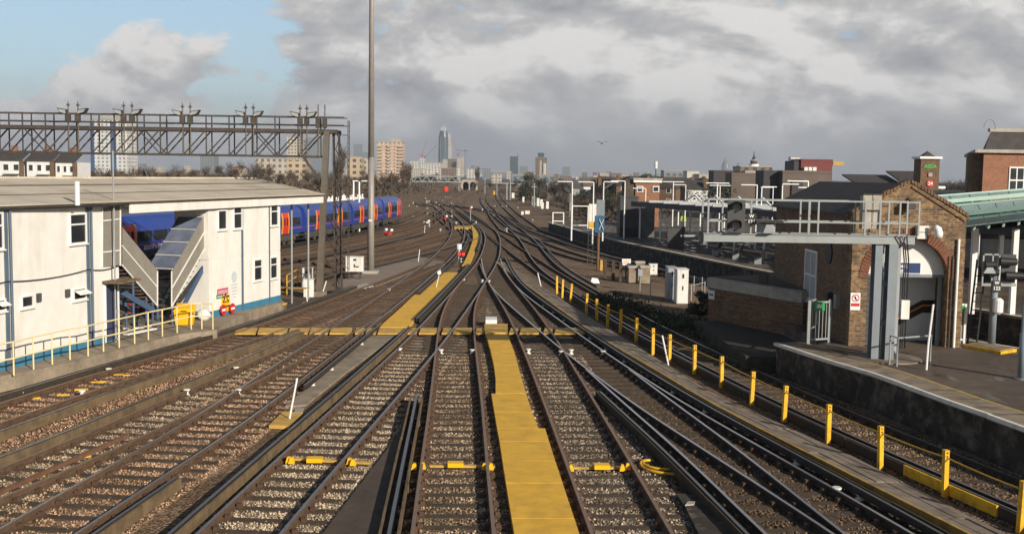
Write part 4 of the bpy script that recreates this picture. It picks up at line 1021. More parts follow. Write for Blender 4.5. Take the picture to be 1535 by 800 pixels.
for k, (a, b) in enumerate((((188,503),(232,494)),((192,498),(224,492)),((184,499),(214,497)))):
    A_, B_ = G(*a, ZL), G(*b, ZL); o = MB().bar((*A_, ZL + .05 + .06 * k), (*B_, ZL + .05 + .06 * k), .22, .05).build('plank', m_signwhite); tag(o, ('lowest', 'middle', 'top')[k] + ' of three white planks lying before the stairs', 'plank')
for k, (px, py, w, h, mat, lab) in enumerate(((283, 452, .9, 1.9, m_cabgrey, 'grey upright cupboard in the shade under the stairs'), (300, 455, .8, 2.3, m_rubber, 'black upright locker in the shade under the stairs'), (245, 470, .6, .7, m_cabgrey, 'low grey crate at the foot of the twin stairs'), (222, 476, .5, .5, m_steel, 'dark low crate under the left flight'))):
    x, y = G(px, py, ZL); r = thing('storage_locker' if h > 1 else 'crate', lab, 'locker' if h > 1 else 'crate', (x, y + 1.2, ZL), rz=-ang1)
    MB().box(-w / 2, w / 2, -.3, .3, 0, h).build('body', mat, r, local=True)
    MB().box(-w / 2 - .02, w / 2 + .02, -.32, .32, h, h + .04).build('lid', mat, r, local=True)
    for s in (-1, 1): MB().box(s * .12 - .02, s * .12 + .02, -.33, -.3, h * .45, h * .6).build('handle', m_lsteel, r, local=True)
# ------------------------------------------------------------------ cream railing
RB = [(-60,580.5),(-19,571),(25,562.5),(54.5,553.7),(82.5,546.2),(109,539.2),(136,533.7),(159,527),(182.5,521.2),(205.5,515),(226,509.2),(247,504.2),(269,498.7),(290,493.7),(306,493),(322.5,493.7)]
rl = thing('handrail', 'cream yellow tubular handrail along the concrete ledge before the cabins', 'railing', (*G(136, 533.7, ZL), ZL))
pts = [G(*p, ZL) for p in RB]
# keep posts a hand behind the edge
pts = [(x - .10, y + .03) for x, y in pts]
for x, y in pts: MB().tube([(x, y, ZL), (x, y, ZL + 1.02)], .026, 8).build('post', m_cream, rl)
for z in (.52, 1.03): MB().tube([(x, y, ZL + z) for x, y in pts], .026, 8).build('rail', m_cream, rl)

# ------------------------------------------------------------------ lattice gantry
YG = 58.6
gr = thing('signal_gantry', 'long dark lattice footway gantry crossing above the left hand tracks', 'gantry', (-11, YG, 0))
XR = AT(514, 200, YG)[0]; XL = -33.0
zt_, zd, zb = 9.55, 8.78, 7.42
xs = list(np.arange(XR - 1.1, XL, -1.24))
for yy in (YG - .55, YG + .55):
    MB().bar((XL, yy, zd), (XR - .2, yy, zd), .12, .20).build('deck_beam', m_steel, gr)
    MB().bar((XL, yy, zb), (XR - 1.0, yy, zb), .11, .11).build('bottom_chord', m_steel, gr)
    for z in (9.12, zt_): MB().bar((XL, yy, z), (XR + .15, yy, z), .05).build('rail', m_steel, gr)
    mb = MB()
    for x in xs: mb.bar((x, yy, zb), (x, yy, zt_), .06)
    for i, x in enumerate(xs): MB().bar((x, yy, zb), (x, yy, zt_), .06).build('upright', m_steel, gr)
    for i in range(len(xs) - 1):
        a, b = xs[i], xs[i + 1]
        if i < 15: MB().bar((b, yy, zb), (a, yy, zd), .065).build('brace', m_steel, gr)
        else: MB().bar((a, yy, zb), (b, yy, zd), .065).build('brace', m_steel, gr)
        if i % 5 == 2: MB().bar((a, yy, zb), (b, yy, zd) if i < 15 else (a, yy, zd), .055).build('brace', m_steel, gr)
MB().box(XL, XR - .2, YG - .5, YG + .5, zd + .02, zd + .06).build('footway', m_steel, gr)
# end frame, ladder and legs
bx, bz = AT(483.5, 442, 59.0); tx, tz = AT(494.5, 204, 59.0)
MB().hexa([(bx - .16, YG - .8, -.3), (bx + .16, YG - .8, -.3), (bx + .16, YG - .4, -.3), (bx - .16, YG - .4, -.3), (tx - .15, YG - .7, zd), (tx + .15, YG - .7, zd), (tx + .15, YG - .4, zd), (tx - .15, YG - .4, zd)]).build('leg', m_greysteel, gr)
MB().rbox((bx, YG - .6), .7, .7, -.3, .10).build('leg_foot', m_conc, gr)
bx2 = AT(510.5, 430, 59.8)[0]; tx2 = AT(507, 205, 59.8)[0]
leg = MB()
for s in (-1, 1):
    for t in (-1, 1): MB().bar((bx2 + s * .17, YG + .6 + t * .17, -.3), (tx2 + s * .15, YG + .55 + t * .15, zd), .08).build('leg', m_steel, gr)
for k in range(9):
    z0, z1 = -.2 + k, .8 + k; 
    MB().bar((bx2 - .16, YG + .42, z0), (bx2 + .16, YG + .42, z1), .045).build('lacing', m_steel, gr)
    MB().bar((bx2 + .16, YG + .78, z0), (bx2 - .16, YG + .78, z1), .045).build('lacing', m_steel, gr)
MB().bar((tx - 1.3, YG - .55, zb), (bx + .2, YG - .55, 5.9), .12).build('knee_brace', m_steel, gr)
for z in (.9, 2.2, 3.4): MB().bar((bx + .15, YG - .5, z + 1.3), (bx2 - .15, YG + .5, z), .045).build('cross_brace', m_steel, gr)
xl = AT(526, 200, 59.4)[0]
for yy in (YG - .25, YG + .25): MB().bar((xl, yy, 1.2), (xl, yy, 9.4), .04).build('ladder_rail', m_steel, gr)
for k in range(7): MB().bar((XR - .4, YG - .25, 1.4 + k * 1.2), (xl, YG - .25, 1.4 + k * 1.2), .04).build('ladder_stay', m_steel, gr)
for k in range(27): MB().bar((xl, YG - .25, 1.3 + k * .3), (xl, YG + .25, 1.3 + k * .3), .025).build('rung', m_steel, gr)
# floodlights in pairs
FLX = [(103, -1), (117.5, 1), (186, -1), (198.5, 1), (274, -1), (285.5, 1), (368.5, -1), (380, 1), (450, -1), (460, 1)]
fl = None; nm = ['far left', 'second', 'middle', 'fourth', 'rightmost']
for i, (px, s) in enumerate(FLX):
    x, _ = AT(px, 200, YG - .65)
    key = 'm' if s < 0 else 'p'
    if i < 2:
        r = thing('floodlight', '', 'floodlight', (x, YG - .65, 7.42), 'paired floodlights along the lattice gantry')
        MB().tube([(0, 0, 0), (0, 0, 2.55)], .035, 8).build('pole', m_greysteel, r, local=True)
        MB().tube([(0, 0, 2.5), (0, 0, 2.56), (0, 0, 2.66), (0, 0, 2.8)], [.04, .11, .03, .01], 8).build('finial', m_greysteel, r, local=True)
        MB().box(-.13 * 1, .13, -.15, .05, 1.65, 2.08).build('gear_box', m_steel, r, local=True)
        h = MB(); a = s * .35
        h.hexa([(s * .02, -.24, 2.06), (s * .40, -.24, 2.16), (s * .40, .2, 2.16), (s * .02, .2, 2.06), (s * .06, -.2, 2.32), (s * .54, -.2, 2.40), (s * .54, .18, 2.40), (s * .06, .18, 2.32)])
        hd = h.build('lamp_head', m_steel, r, local=True)
        MB().hexa([(s * .05, -.252, 2.09), (s * .38, -.252, 2.18), (s * .38, -.245, 2.18), (s * .05, -.245, 2.09), (s * .09, -.212, 2.28), (s * .48, -.212, 2.35), (s * .48, -.205, 2.35), (s * .09, -.205, 2.28)]).build('lens', m_lsteel, hd, local=True)
        if s < 0: fl_l = r
        else: fl_r = r
        o = r
    else: o = copy_tree(fl_l if s < 0 else fl_r)
    o.location = (x, YG - .65, 7.42); o['label'] = ('left' if s < 0 else 'right') + ' floodlight of the ' + nm[i // 2] + ' pair on the lattice gantry'
for k, px in enumerate((477, 487)):
    x, _ = AT(px, 200, YG - .65); r = thing('bare_pole', 'bare grey pole with a small box near the gantry end, ' + ('left one' if k == 0 else 'right one'), 'pole', (x, YG - .65, 7.42))
    MB().tube([(x, YG - .65, 7.42), (x, YG - .65, 10.2)], .035, 8).build('pole', m_greysteel, r); MB().box(x - .12, x + .12, YG - .8, YG - .62, 8.95, 9.5).build('box', m_steel, r)
# ------------------------------------------------------------------ tall mast
x, y = G(555.7, 410, -.2); r = thing('lighting_mast', 'very tall bare grey steel mast rising out of the picture', 'mast', (x, y, -.2))
MB().tube([(x, y, -.2), (x, y, 7.5)], [.24, .205], 20).build('shaft', m_galv, r, smooth=True)
MB().tube([(x, y, 7.5), (x, y, 7.6)], .235, 20).build('collar', m_galv, r)
MB().tube([(x, y, 7.6), (x, y, 29.0)], [.20, .115], 20).build('shaft', m_galv, r, smooth=True)
MB().rbox((x, y), 1.0, 1.0, -.3, .02).build('base_block', m_concl, r); MB().box(x - .12, x + .12, y - .245, y - .22, 3.35, 3.45).build('plate', m_signwhite, r)
MB().tube([(x, y, 29), (x, y, 29.4)], .5, 12).build('head_frame', m_galv, r)
# pale concrete ground at its foot
o = slab([(500,424),(560,402),(625,384),(668,392),(640,400),(575,425),(520,440)], -.23, -.17, -.17).build('gravel_path', M('sandy_gravel', (.26, .21, .165), .95, var=.35, scale=6, dirt=(.13, .10, .08), dirt_amt=.6)); tag(o, kind='structure')
# ------------------------------------------------------------------ trackside cabinets left
def cabinet(px0, px1, pyb, pyt, lab, feet=True, depth=.5, mat=m_cabwhite, marks=True, rz=0.0, ground=-.2, d2=.18):
    x, y = G((px0 + px1) / 2, pyb, ground); w = (px1 - px0) * y / FOC; h = AT(px0, pyt, y)[1] - ground
    r = thing('equipment_cabinet', lab, 'cabinet', (x, y, ground), rz=rz)
    z0 = h * .35 if feet else 0
    b = MB().box(-w / 2, w / 2, 0, depth, z0, h).build('body', mat, r, local=True)
    MB().box(-w / 2 + .03, w / 2 - .03, -.02, 0, z0 + .03, h - .04).build('door', mat, r, local=True)
    MB().box(-w / 2 - .03, w / 2 + .03, -.04, depth + .03, h, h + .03).build('lid', mat, r, local=True)
    if feet:
        for s in (-1, 1):
            for q in (.08, depth - .08): MB().box(s * w * .3 - .04, s * w * .3 + .04, q - .04, q + .04, 0, z0).build('leg', m_steel, r, local=True)
    if marks:
        MB().box(-w * .06, w * .12, -.03, -.02, h - (h - z0) * .25, h - (h - z0) * .12).build('number_plate', m_dktext, r, local=True)
        MB().box(-w * .02, w * .02 + .03, -.05, -.02, z0 + (h - z0) * .4, z0 + (h - z0) * .52).build('lock', m_steel, r, local=True)
    return r, w, h
r, w, h = cabinet(518, 544, 419, 385, 'wide white cabinet on dark legs beside the tall mast')
MB().box(-.02, .30, -.035, -.02, h * .55, h * .60).build('handle_bar', m_dktext, r, local=True)
cabinet(451, 467, 432, 402, 'tall white cabinet behind its leaning neighbour, by the farther cabin corner', feet=False)
cabinet(455, 470, 446, 419, 'lower white cabinet leaning in front of the taller one', feet=False, marks=False, rz=.12)
x, y = G(430, 441, -.2); r = thing('barrier_frame', 'small yellow tube frame and boarded table near the farther cabin corner', 'barrier', (x, y, -.2))
xb, yb = G(446, 430, -.2)
for (a, b) in (((x, y, -.2), (x, y, .85)), ((x, y, .85), (xb, yb, .85)), ((xb, yb, .85), (xb, yb, -.2)), ((x, y, .45), (xb, yb, .45))): MB().tube([a, b], .03, 8).build('tube', m_yellow, r)
xa, ya = G(420, 452, -.2); xc, yc = G(461, 455, -.2)
MB().bar((xa, ya, .55), (xc, yc, .6), .5, .04).build('table_board', m_yboardw, r)
MB().tube([(xa, ya, -.2), (xa, ya, .6)], .03, 8).build('leg', m_signwhite, r); MB().tube([(xc, yc, -.2), (xc - .1, yc, .6)], .03, 8).build('leg', m_signwhite, r)
x, y = G(424, 466, -.2); r = thing('timber_block', 'small orange topped timber block at the farther cabin corner', 'block', (x, y, -.2))
MB().rbox((x, y), .3, .3, -.2, .12).build('block', m_guard, r); MB().rbox((x, y), .36, .36, .12, .2).build('cap', m_yboardw, r)
o = slab([(424,468),(470,466),(505,448),(540,440),(520,430),(470,440),(424,452)], -.23, -.165, -.165).build('tarmac_patch', m_dktimber); tag(o, kind='structure')
o = slab([(445,460),(478,455),(490,450),(455,452)], -.165, -.12, -.12).build('board_mat', m_yboardw); tag(o, 'worn yellow board lying by the white cabinets', 'board')
o = slab([(524,437),(560,428),(549,424),(515,432)], -.165, -.1, -.1).build('board_mat', m_concl); tag(o, 'pale flat slab lying below the wide white cabinet', 'slab')
# red ground lamps
x, y = G(691, 397, -.03); r = thing('ground_signal', 'squat black ground signal showing two red lamps beside the yellow walkway', 'signal', (x, y, -.2))
MB().tube([(x, y, -.2), (x, y, .2)], .06, 8).build('post', m_sigblack, r)
MB().box(x - .15, x + .19, y - .05, y + .12, .05, .60).build('lower_head', m_sigblack, r)
MB().box(x - .26, x + .30, y - .05, y + .12, .60, .93).build('upper_head', m_sigblack, r)
em, nt, b = new_mat('red_lamp_lens'); b.inputs['Base Color'].default_value = (.7, .02, .02, 1); b.inputs['Emission Color'].default_value = (1, .03, .02, 1); b.inputs['Emission Strength'].default_value = 1.2
n_ = nd(nt, 'ShaderNodeTexNoise', i_Scale=20.0); nt.links.new(ramp(nt, n_.outputs['Fac'], [(.3, (.55, .01, .01)), (.7, (.8, .03, .02))]).outputs['Color'], b.inputs['Base Color'])
for dx in (-.13, .17): MB().tube([(x + dx, y - .11, .77), (x + dx, y - .05, .77)], .115, 14).build('red_lamp', em, r)
for z in (.22, .42): MB().tube([(x + .02, y - .08, z), (x + .02, y - .05, z)], .05, 10).build('white_lens', m_signwhite, r)
x, y = G(688, 386, -.03); o = MB().tube([(x, y, -.2), (x, y, .55), (x, y, .62), (x, y, 1.05)], [.06, .06, .2, .22], 10).build('telephone_post', m_signwhite); tag(o, 'white topped trackside telephone post behind the red lamps', 'post')

# ------------------------------------------------------------------ blue train
TY, TX = PATH['T']
trn = thing('passenger_train', 'blue passenger train with red and yellow doors and a coral cab end, on the left', 'train', (float(np.interp(100, TY, TX)), 100, 0))
S = .91
def tp(dist):
    i = np.searchsorted(TCUM, dist); i = min(max(i, 1), len(TCUM) - 1); t = (dist - TCUM[i - 1]) / (TCUM[i] - TCUM[i - 1])
    return (TX[i - 1] + (TX[i] - TX[i - 1]) * t, TY[i - 1] + (TY[i] - TY[i - 1]) * t)
TCUM = np.concatenate([[0], np.cumsum(np.hypot(np.diff(TX), np.diff(TY)))])
iend = int(np.argmin(abs(TY - G(594, 332)[1]))); dend = TCUM[iend]
prof = [(-1.30, .95), (-1.38, 1.6), (-1.38, 2.35), (-1.30, 2.85), (-1.12, 3.2), (-.75, 3.42), (-.3, 3.5), (.3, 3.5), (.75, 3.42), (1.12, 3.2), (1.30, 2.85), (1.38, 2.35), (1.38, 1.6), (1.30, .95)]
CL = 14.8
def carriage(d0, d1, cab):
    A_, B_ = tp(d0), tp(d1); a = math.atan2(B_[0] - A_[0], B_[1] - A_[1]); fr = frame(A_, a); Ln = math.hypot(B_[0] - A_[0], B_[1] - A_[1])
    z = lambda h: h * S / .91
    n = len(prof)
    st_ = [(.12, 1.0), (Ln - .12, 1.0)] if not cab else [(.12, 1.0), (Ln - 2.2, 1.0), (Ln - .9, .95), (Ln, .80)]
    mb = MB()
    for (u, k) in st_:
        for (vx, h) in prof: mb.v.append(fr(u, vx * k, 1.0 + (h - 1.0) * (k if h > 1 else 1)))
    for i in range(len(st_) - 1):
        for j in range(n):
            j2 = (j + 1) % n; mb.f.append((i * n + j, i * n + j2, (i + 1) * n + j2, (i + 1) * n + j)); mb.m.append(1 if (cab and i >= 1) else 0)
    mb.f.append(tuple(range(n))); mb.m.append(0); e = (len(st_) - 1) * n; mb.f.append(tuple(e + j for j in range(n))[::-1]); mb.m.append(1 if cab else 0)
    car = mb.build('carriage', [m_trblue, m_trcab], trn)
    mb = MB(); mb.fbox(fr, .5, Ln - .5, -1.2, 1.2, .62, .95)
    for u in (2.2, 2.9, 4.4, 5.1) : pass
    for u in (2.6, Ln - 2.6):
        mb.fbox(fr, u - 1.5, u + 1.5, -1.15, 1.15, .35, .62)
        for w in (-1, 1):
            for s in (-1, 1):
                c = fr(u + w, s * .95, .40); c2 = fr(u + w, s * 1.08, .40); mb.tube([c, c2], .40, 14)
    for u in (5.5, 8.0, 10.5, 12.6): mb.fbox(fr, u - .9, u + .7, -1.22, 1.22, .40, .64)
    mb.build('underframe', m_under, car)
    MB().fbox(fr, .12, Ln - .12 if not cab else Ln - 2.2, 1.385, 1.392, 1.44, 1.50).build('pink_stripe', m_pink, car)
    doors = (Ln * (.27 if len(cars) != 4 else .085), Ln * .73)
    for u in doors:
        d = MB()
        for (h0, v0, h1, v1) in ((1.02, 1.33, 1.6, 1.40), (1.6, 1.40, 2.35, 1.40), (2.35, 1.40, 2.88, 1.31)):
            d.hexa([fr(u - .62, v0 - .04, h0), fr(u + .62, v0 - .04, h0), fr(u + .62, v0 + .02, h0), fr(u - .62, v0 + .02, h0), fr(u - .62, v1 - .04, h1), fr(u + .62, v1 - .04, h1), fr(u + .62, v1 + .02, h1), fr(u - .62, v1 + .02, h1)])
        dd = d.build('door', m_trred, car)
        for s in (-1, 1):
            q = MB()
            for (h0, v0, h1, v1) in ((1.02, 1.33, 1.6, 1.40), (1.6, 1.40, 2.35, 1.40), (2.35, 1.40, 2.88, 1.31)):
                uu = u + s * .70; q.hexa([fr(uu - .09, v0 - .03, h0), fr(uu + .09, v0 - .03, h0), fr(uu + .09, v0 + .03, h0), fr(uu - .09, v0 + .03, h0), fr(uu - .09, v1 - .03, h1), fr(uu + .09, v1 - .03, h1), fr(uu + .09, v1 + .03, h1), fr(uu - .09, v1 + .03, h1)])
            q.build('door_surround', m_troj, dd)
            MB().fbox(fr, u + s * .28 - .14, u + s * .28 + .14, 1.41, 1.425, 1.75, 2.45).build('door_window', m_pane, dd)
    edges = [.5] + [doors[0] - .85, doors[0] + .85, doors[1] - .85, doors[1] + .85] + [Ln - (.5 if not cab else 2.3)]
    for (a0, a1) in ((edges[0], edges[1]), (edges[2], edges[3]), (edges[4], edges[5])):
        k = max(1, int((a1 - a0) / 1.9)); 
        for i in range(k):
            w0, w1 = a0 + (a1 - a0) * i / k + .12, a0 + (a1 - a0) * (i + 1) / k - .12
            if w1 - w0 > .4: MB().fbox(fr, w0, w1, 1.375, 1.397, 1.72, 2.42).build('window', m_pane, car)
    if cab:
        MB().fbox(fr, Ln - 1.5, Ln - 1.1, 1.30, 1.345, 1.1, 2.7).build('cab_door', m_trred, car)
        MB().fbox(fr, Ln - .05, Ln + .02, -.8, .8, 1.9, 2.7).build('windscreen', m_pane, car)
        for s in (-1, 1): MB().fbox(fr, Ln - .02, Ln + .03, s * .85 - .15, s * .85 + .15, 1.3, 1.5).build('headlight', m_signwhite, car)
    return car, fr, Ln
d1 = dend; first = True; cars = []
while d1 - CL > 3 and len(cars) < 7:
    d0 = d1 - CL
    cars.append(carriage(d0, d1, first)); first = False; d1 = d0 - .7
# lettering SOUTH WEST on the carriage seen through the stair gap
best = None
for car, fr, Ln in cars:
    u, z = fr.hit(226, 369, 1.4)
    if 0 < u < Ln: best = (car, fr, u)
if best:
    car, fr, u = best
    p = fr(u + .3, 1.41, 1.25); text('SOUTH WEST', car, m_text, p, fr.u, .38, bold=.008)
# ------------------------------------------------------------------ island platform with the brick building
ZP = .9
IL = [G(*p, ZP) for p in [(1164,514),(1252,542.5),(1312,560),(1422,600),(1484,621),(1535,640)]]
dx, dy = IL[-1][0] - IL[0][0], IL[-1][1] - IL[0][1]; l = math.hypot(dx, dy); dx, dy = dx / l, dy / l
IL.append((IL[-1][0] + dx * 10, IL[-1][1] + dy * 10))
R0, R1 = G(1452, 508.5, ZP), G(1535, 524, ZP)
rx, ry = R1[0] - R0[0], R1[1] - R0[1]; l = math.hypot(rx, ry); rx, ry = rx / l, ry / l
ir = [(R0[0] - rx * 16, R0[1] - ry * 16), R0, R1, (R1[0] + rx * 22, R1[1] + ry * 22)]
def right_x(y):
    q = sorted(ir, key=lambda p: p[1]); return float(np.interp(y, [p[1] for p in q], [p[0] for p in q]))
lq = cr(IL, 1.0); plat = MB(); n = len(lq)
for (x, y) in lq: plat.v += [(x, y, ZP), (right_x(y), y, ZP), (x, y, -.5), (right_x(y), y, -.5)]
for i in range(n - 1):
    a, c = 4 * i, 4 * i + 4
    plat.f += [(a, c, c + 1, a + 1), (a, a + 2, c + 2, c), (a + 1, c + 1, c + 3, a + 3)]; plat.m += [0, 1, 1]
plat.f += [(0, 1, 3, 2)]; plat.m += [1]
plat.hexa([(11.0, IL[0][1] + .003, -.5), (right_x(IL[0][1]), IL[0][1] + .003, -.5), (right_x(53), 53, -.5), (11.0, 53, -.5), (11.0, IL[0][1] + .003, ZP), (right_x(IL[0][1]), IL[0][1] + .003, ZP), (right_x(53), 53, ZP), (11.0, 53, ZP)], 0)
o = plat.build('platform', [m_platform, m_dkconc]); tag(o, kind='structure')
def inset_strip(line, a, b, z):
    """ribbon between offsets a and b to the right (far side) of a line running toward the camera"""
    mb = MB(); n = len(line)
    for i in range(n):
        x0, y0 = line[max(i - 1, 0)]; x1, y1 = line[min(i + 1, n - 1)]; l = math.hypot(x1 - x0, y1 - y0); nx, ny = -(y1 - y0) / l, (x1 - x0) / l
        x, y = line[i]; mb.v += [(x + nx * a, y + ny * a, z), (x + nx * b, y + ny * b, z)]
    for i in range(n - 1): mb.f.append((2 * i, 2 * i + 2, 2 * i + 3, 2 * i + 1)); mb.m.append(0)
    return mb
ilc = [(a, b) for a, b in cr(IL, 1.0)]
def solid_strip(line, a, b, z0, z1):
    mb = MB(); n = len(line)
    for i in range(n):
        x0, y0 = line[max(i - 1, 0)]; x1, y1 = line[min(i + 1, n - 1)]; l = math.hypot(x1 - x0, y1 - y0); nx, ny = -(y1 - y0) / l, (x1 - x0) / l
        x, y = line[i]; mb.v += [(x + nx * a, y + ny * a, z0), (x + nx * b, y + ny * b, z0), (x + nx * b, y + ny * b, z1), (x + nx * a, y + ny * a, z1)]
    for i in range(n - 1):
        for j in range(4):
            j2 = (j + 1) % 4; mb.f.append((4 * i + j, 4 * i + j2, 4 * i + 4 + j2, 4 * i + 4 + j)); mb.m.append(0)
    mb.f.append((0, 1, 2, 3)); mb.f.append((4 * n - 1, 4 * n - 2, 4 * n - 3, 4 * n - 4)); mb.m += [0, 0]
    return mb
o = solid_strip(ilc, -.10, .95, .80, ZP + .02).build('platform_coping', m_coping); tag(o, kind='structure')
jm = MB(); acc = 0
for i in range(1, len(ilc) - 1):
    (xa_, ya_), (xb_, yb_) = ilc[i], ilc[i + 1]; l = math.hypot(xb_ - xa_, yb_ - ya_); nx, ny = -(yb_ - ya_) / l, (xb_ - xa_) / l; tx_, ty_ = (xb_ - xa_) / l * .012, (yb_ - ya_) / l * .012
    q = [(xa_ + nx * .05 - tx_, ya_ + ny * .05 - ty_), (xa_ + nx * .94 - tx_, ya_ + ny * .94 - ty_), (xa_ + nx * .94 + tx_, ya_ + ny * .94 + ty_), (xa_ + nx * .05 + tx_, ya_ + ny * .05 + ty_)]
    jm.face([(a, b, ZP + .0235) for a, b in q])
o = jm.build('platform_joints', m_rubber); tag(o, kind='structure')
o = inset_strip(ilc, -.09, .03, ZP + .026).build('platform_edge_line', m_edge); tag(o, kind='structure')
o = solid_strip(ilc, -.112, -.103, .83, ZP + .015).build('platform_edge_line', m_edge); tag(o, kind='structure')
o = inset_strip(ilc, .98, 1.05, ZP + .008).build('platform_line', m_yline); tag(o, kind='structure')
o = inset_strip([G(1443, 508, ZP), G(1535, 523, ZP), (R1[0] + rx * 8, R1[1] + ry * 8)], -.02, .12, ZP + .006).build('platform_edge_line', m_edge); tag(o, kind='structure')
o = MB().prism([(8.3, 37.3), (11.3, 37.2), (11.6, 47), (8.0, 46.5)], -.4, .35).build('platform_ramp', M('weedy_dark_earth', (.05, .042, .03), .95, var=.5, scale=3, dirt=(.06, .065, .028), dirt_amt=.7, dscale=1.5, bump=.8, bscale=8)); tag(o, kind='structure')

# brick building
FLx, FLy = G(1274, 519, ZP); FRx, FRy = G(1436, 519, ZP)
BY = (FLy + FRy) / 2; BX0, BX1 = FLx, FRx; BYB = 47.0
zE = AT(1441, 326, BY)[1]; zA = AT(1365, 273.5, BY)[1]; xA = AT(1365, 273, BY)[0]
bb = thing('brick_station_building', 'small yellow brick gabled building with a big white arched doorway, on the platform end', 'building', (BX0, BY, ZP))
xa0, xa1 = AT(1298, 470, BY)[0], AT(1419, 470, BY)[0]; xc = (xa0 + xa1) / 2; ra = (xa1 - xa0) / 2; zs = AT(1357, 357, BY)[1] - ra
arc = [(xc + ra * math.cos(t), zs + ra * math.sin(t)) for t in [math.pi * k / 24 for k in range(25)]]
zL = zE - .0
out = [(BX0, ZP), (xa0, ZP)] + [(x, z) for x, z in arc[::-1]] + [(xa1, ZP), (BX1, ZP), (BX1, zE), (xA, zA), (BX0, zE + .1)]
MB().extr([(x, BY, z) for x, z in out], (0, .36, 0)).build('front_wall', m_brick, bb)
ring = MB(); N = 44; 
for k in range(N):
    t0, t1 = math.pi * k / N + .008, math.pi * (k + 1) / N - .008; q = []
    for (r_, t) in ((ra - .02, t0), (ra + .30, t0), (ra + .30, t1), (ra - .02, t1)): q.append((xc + r_ * math.cos(t), BY - .025, zs + r_ * math.sin(t)))
    ring.extr(q, (0, .2, 0))
ring.build('arch_ring', m_voussoir, bb)
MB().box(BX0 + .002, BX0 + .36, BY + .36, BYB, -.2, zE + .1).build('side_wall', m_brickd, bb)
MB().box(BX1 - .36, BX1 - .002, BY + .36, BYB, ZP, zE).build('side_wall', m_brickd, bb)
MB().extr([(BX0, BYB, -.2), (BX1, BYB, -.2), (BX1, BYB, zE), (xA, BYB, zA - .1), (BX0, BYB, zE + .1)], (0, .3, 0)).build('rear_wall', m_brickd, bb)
MB().hexa([(BX0 - .2, BY + .3, zE - .02), (xA, BY + .3, zA - .12), (xA, BYB + .4, zA - .12), (BX0 - .2, BYB + .4, zE - .02), (BX0 - .2, BY + .3, zE + .06), (xA, BY + .3, zA - .03), (xA, BYB + .4, zA - .03), (BX0 - .2, BYB + .4, zE + .06)]).build('roof_slope', m_slate, bb)
MB().hexa([(xA + .01, BY + .3, zA - .12), (BX1 + .2, BY + .3, zE - .12), (BX1 + .2, BYB + .4, zE - .12), (xA + .01, BYB + .4, zA - .12), (xA + .01, BY + .3, zA - .03), (BX1 + .2, BY + .3, zE - .03), (BX1 + .2, BYB + .4, zE - .03), (xA + .01, BYB + .4, zA - .03)]).build('roof_slope', m_slate, bb)
# raking brick-on-edge coping
cop = MB()
for (xs_, zs_, xe, ze_) in ((BX0 - .05, zE + .1, xA, zA), (BX1 + .05, zE, xA, zA)):
    n = int(math.hypot(xe - xs_, ze_ - zs_) / .125)
    for k in range(n):
        t0, t1 = k / n, (k + .8) / n; h = U(.10, .16); zb_ = .004
        a = (xs_ + (xe - xs_) * t0, zs_ + (ze_ - zs_) * t0 + zb_); b = (xs_ + (xe - xs_) * t1, zs_ + (ze_ - zs_) * t1 + zb_)
        lo, hi = (a, b) if a[0] < b[0] else (b, a)
        cop.hexa([(lo[0], BY - .04, lo[1]), (hi[0], BY - .04, hi[1]), (hi[0], BY + .40, hi[1]), (lo[0], BY + .40, lo[1]), (lo[0], BY - .04, lo[1] + h), (hi[0], BY - .04, hi[1] + h), (hi[0], BY + .40, hi[1] + h), (lo[0], BY + .40, lo[1] + h)])
cop.build('gable_coping', m_brickd, bb)
cop = MB()
for (a, b) in (((BX1 - .05, BY - .03, zE - .10), (xA + .05, BY - .03, zA - .14)),): cop.bar(a, b, .05, .07)
cop.build('string_course', m_brickd, bb)
# doorway: white lunette, passage walls, shutter
lun = [(x, z) for x, z in arc if True]
zl = AT(1390, 413, BY)[1]
q = [(xc + (ra + .1) * math.cos(t), zs + (ra + .1) * math.sin(t)) for t in [math.pi * k / 20 for k in range(21)]]
q = [(x, max(z, zl)) for x, z in q] if zl > zs else q + [(xc - ra - .1, zl), (xc + ra + .1, zl)]
MB().extr([(x, BY + .40, z) for x, z in q], (0, .06, 0)).build('lunette_panel', m_plaster, bb)
MB().box(xa0 - .1, xa1 + .1, BY + .40, BY + .56, zl - .10, zl - .003).build('lintel', m_lblue, bb)
MB().box(xa0 - .05, xa0 + .75, BY + .38, BY + .46, ZP, zl - .10).build('shutter', m_greysteel, bb)
sh = MB()
for k in range(12): sh.box(xa0 - .05, xa0 + .74, BY + .365, BY + .38, ZP + .05 + k * .2, ZP + .2 + k * .2)
sh.build('shutter_slats', m_siggrey, bb)
MB().box(xa1 - .16, xa1 - .06, BY + .36, BY + .5, ZP, zl - .1).build('door_post', m_lblue, bb)
MB().box(xa0 + .80, xa0 + .90, BY + .36, BY + .5, ZP, zl - .1).build('door_post', m_lblue, bb)
MB().box(xa0 + .3, xa1 + .25, BY + 1.5, BY + 1.6, ZP, zl).build('passage_wall', m_plaster, bb)
MB().box(BX0 + .37, xa0 + .3, BY + 1.52, BY + 1.6, ZP, zl).build('passage_wall', m_plaster, bb)
hr = MB(); ax, az = AT(1345, 478, BY + 1.45); bx_, bz_ = AT(1383, 458, BY + 1.45); cx_, cz_ = AT(1404, 460, BY + 1.45)
hr.extr([(ax, BY + 1.46, az - .25), (bx_, BY + 1.46, bz_ - .25), (cx_, BY + 1.46, bz_ - .25), (cx_, BY + 1.46, bz_ + .2), (bx_, BY + 1.46, bz_ + .2), (ax, BY + 1.46, az + .2)], (0, .035, 0)); h_ = hr.build('dado_band', m_rubber, bb)
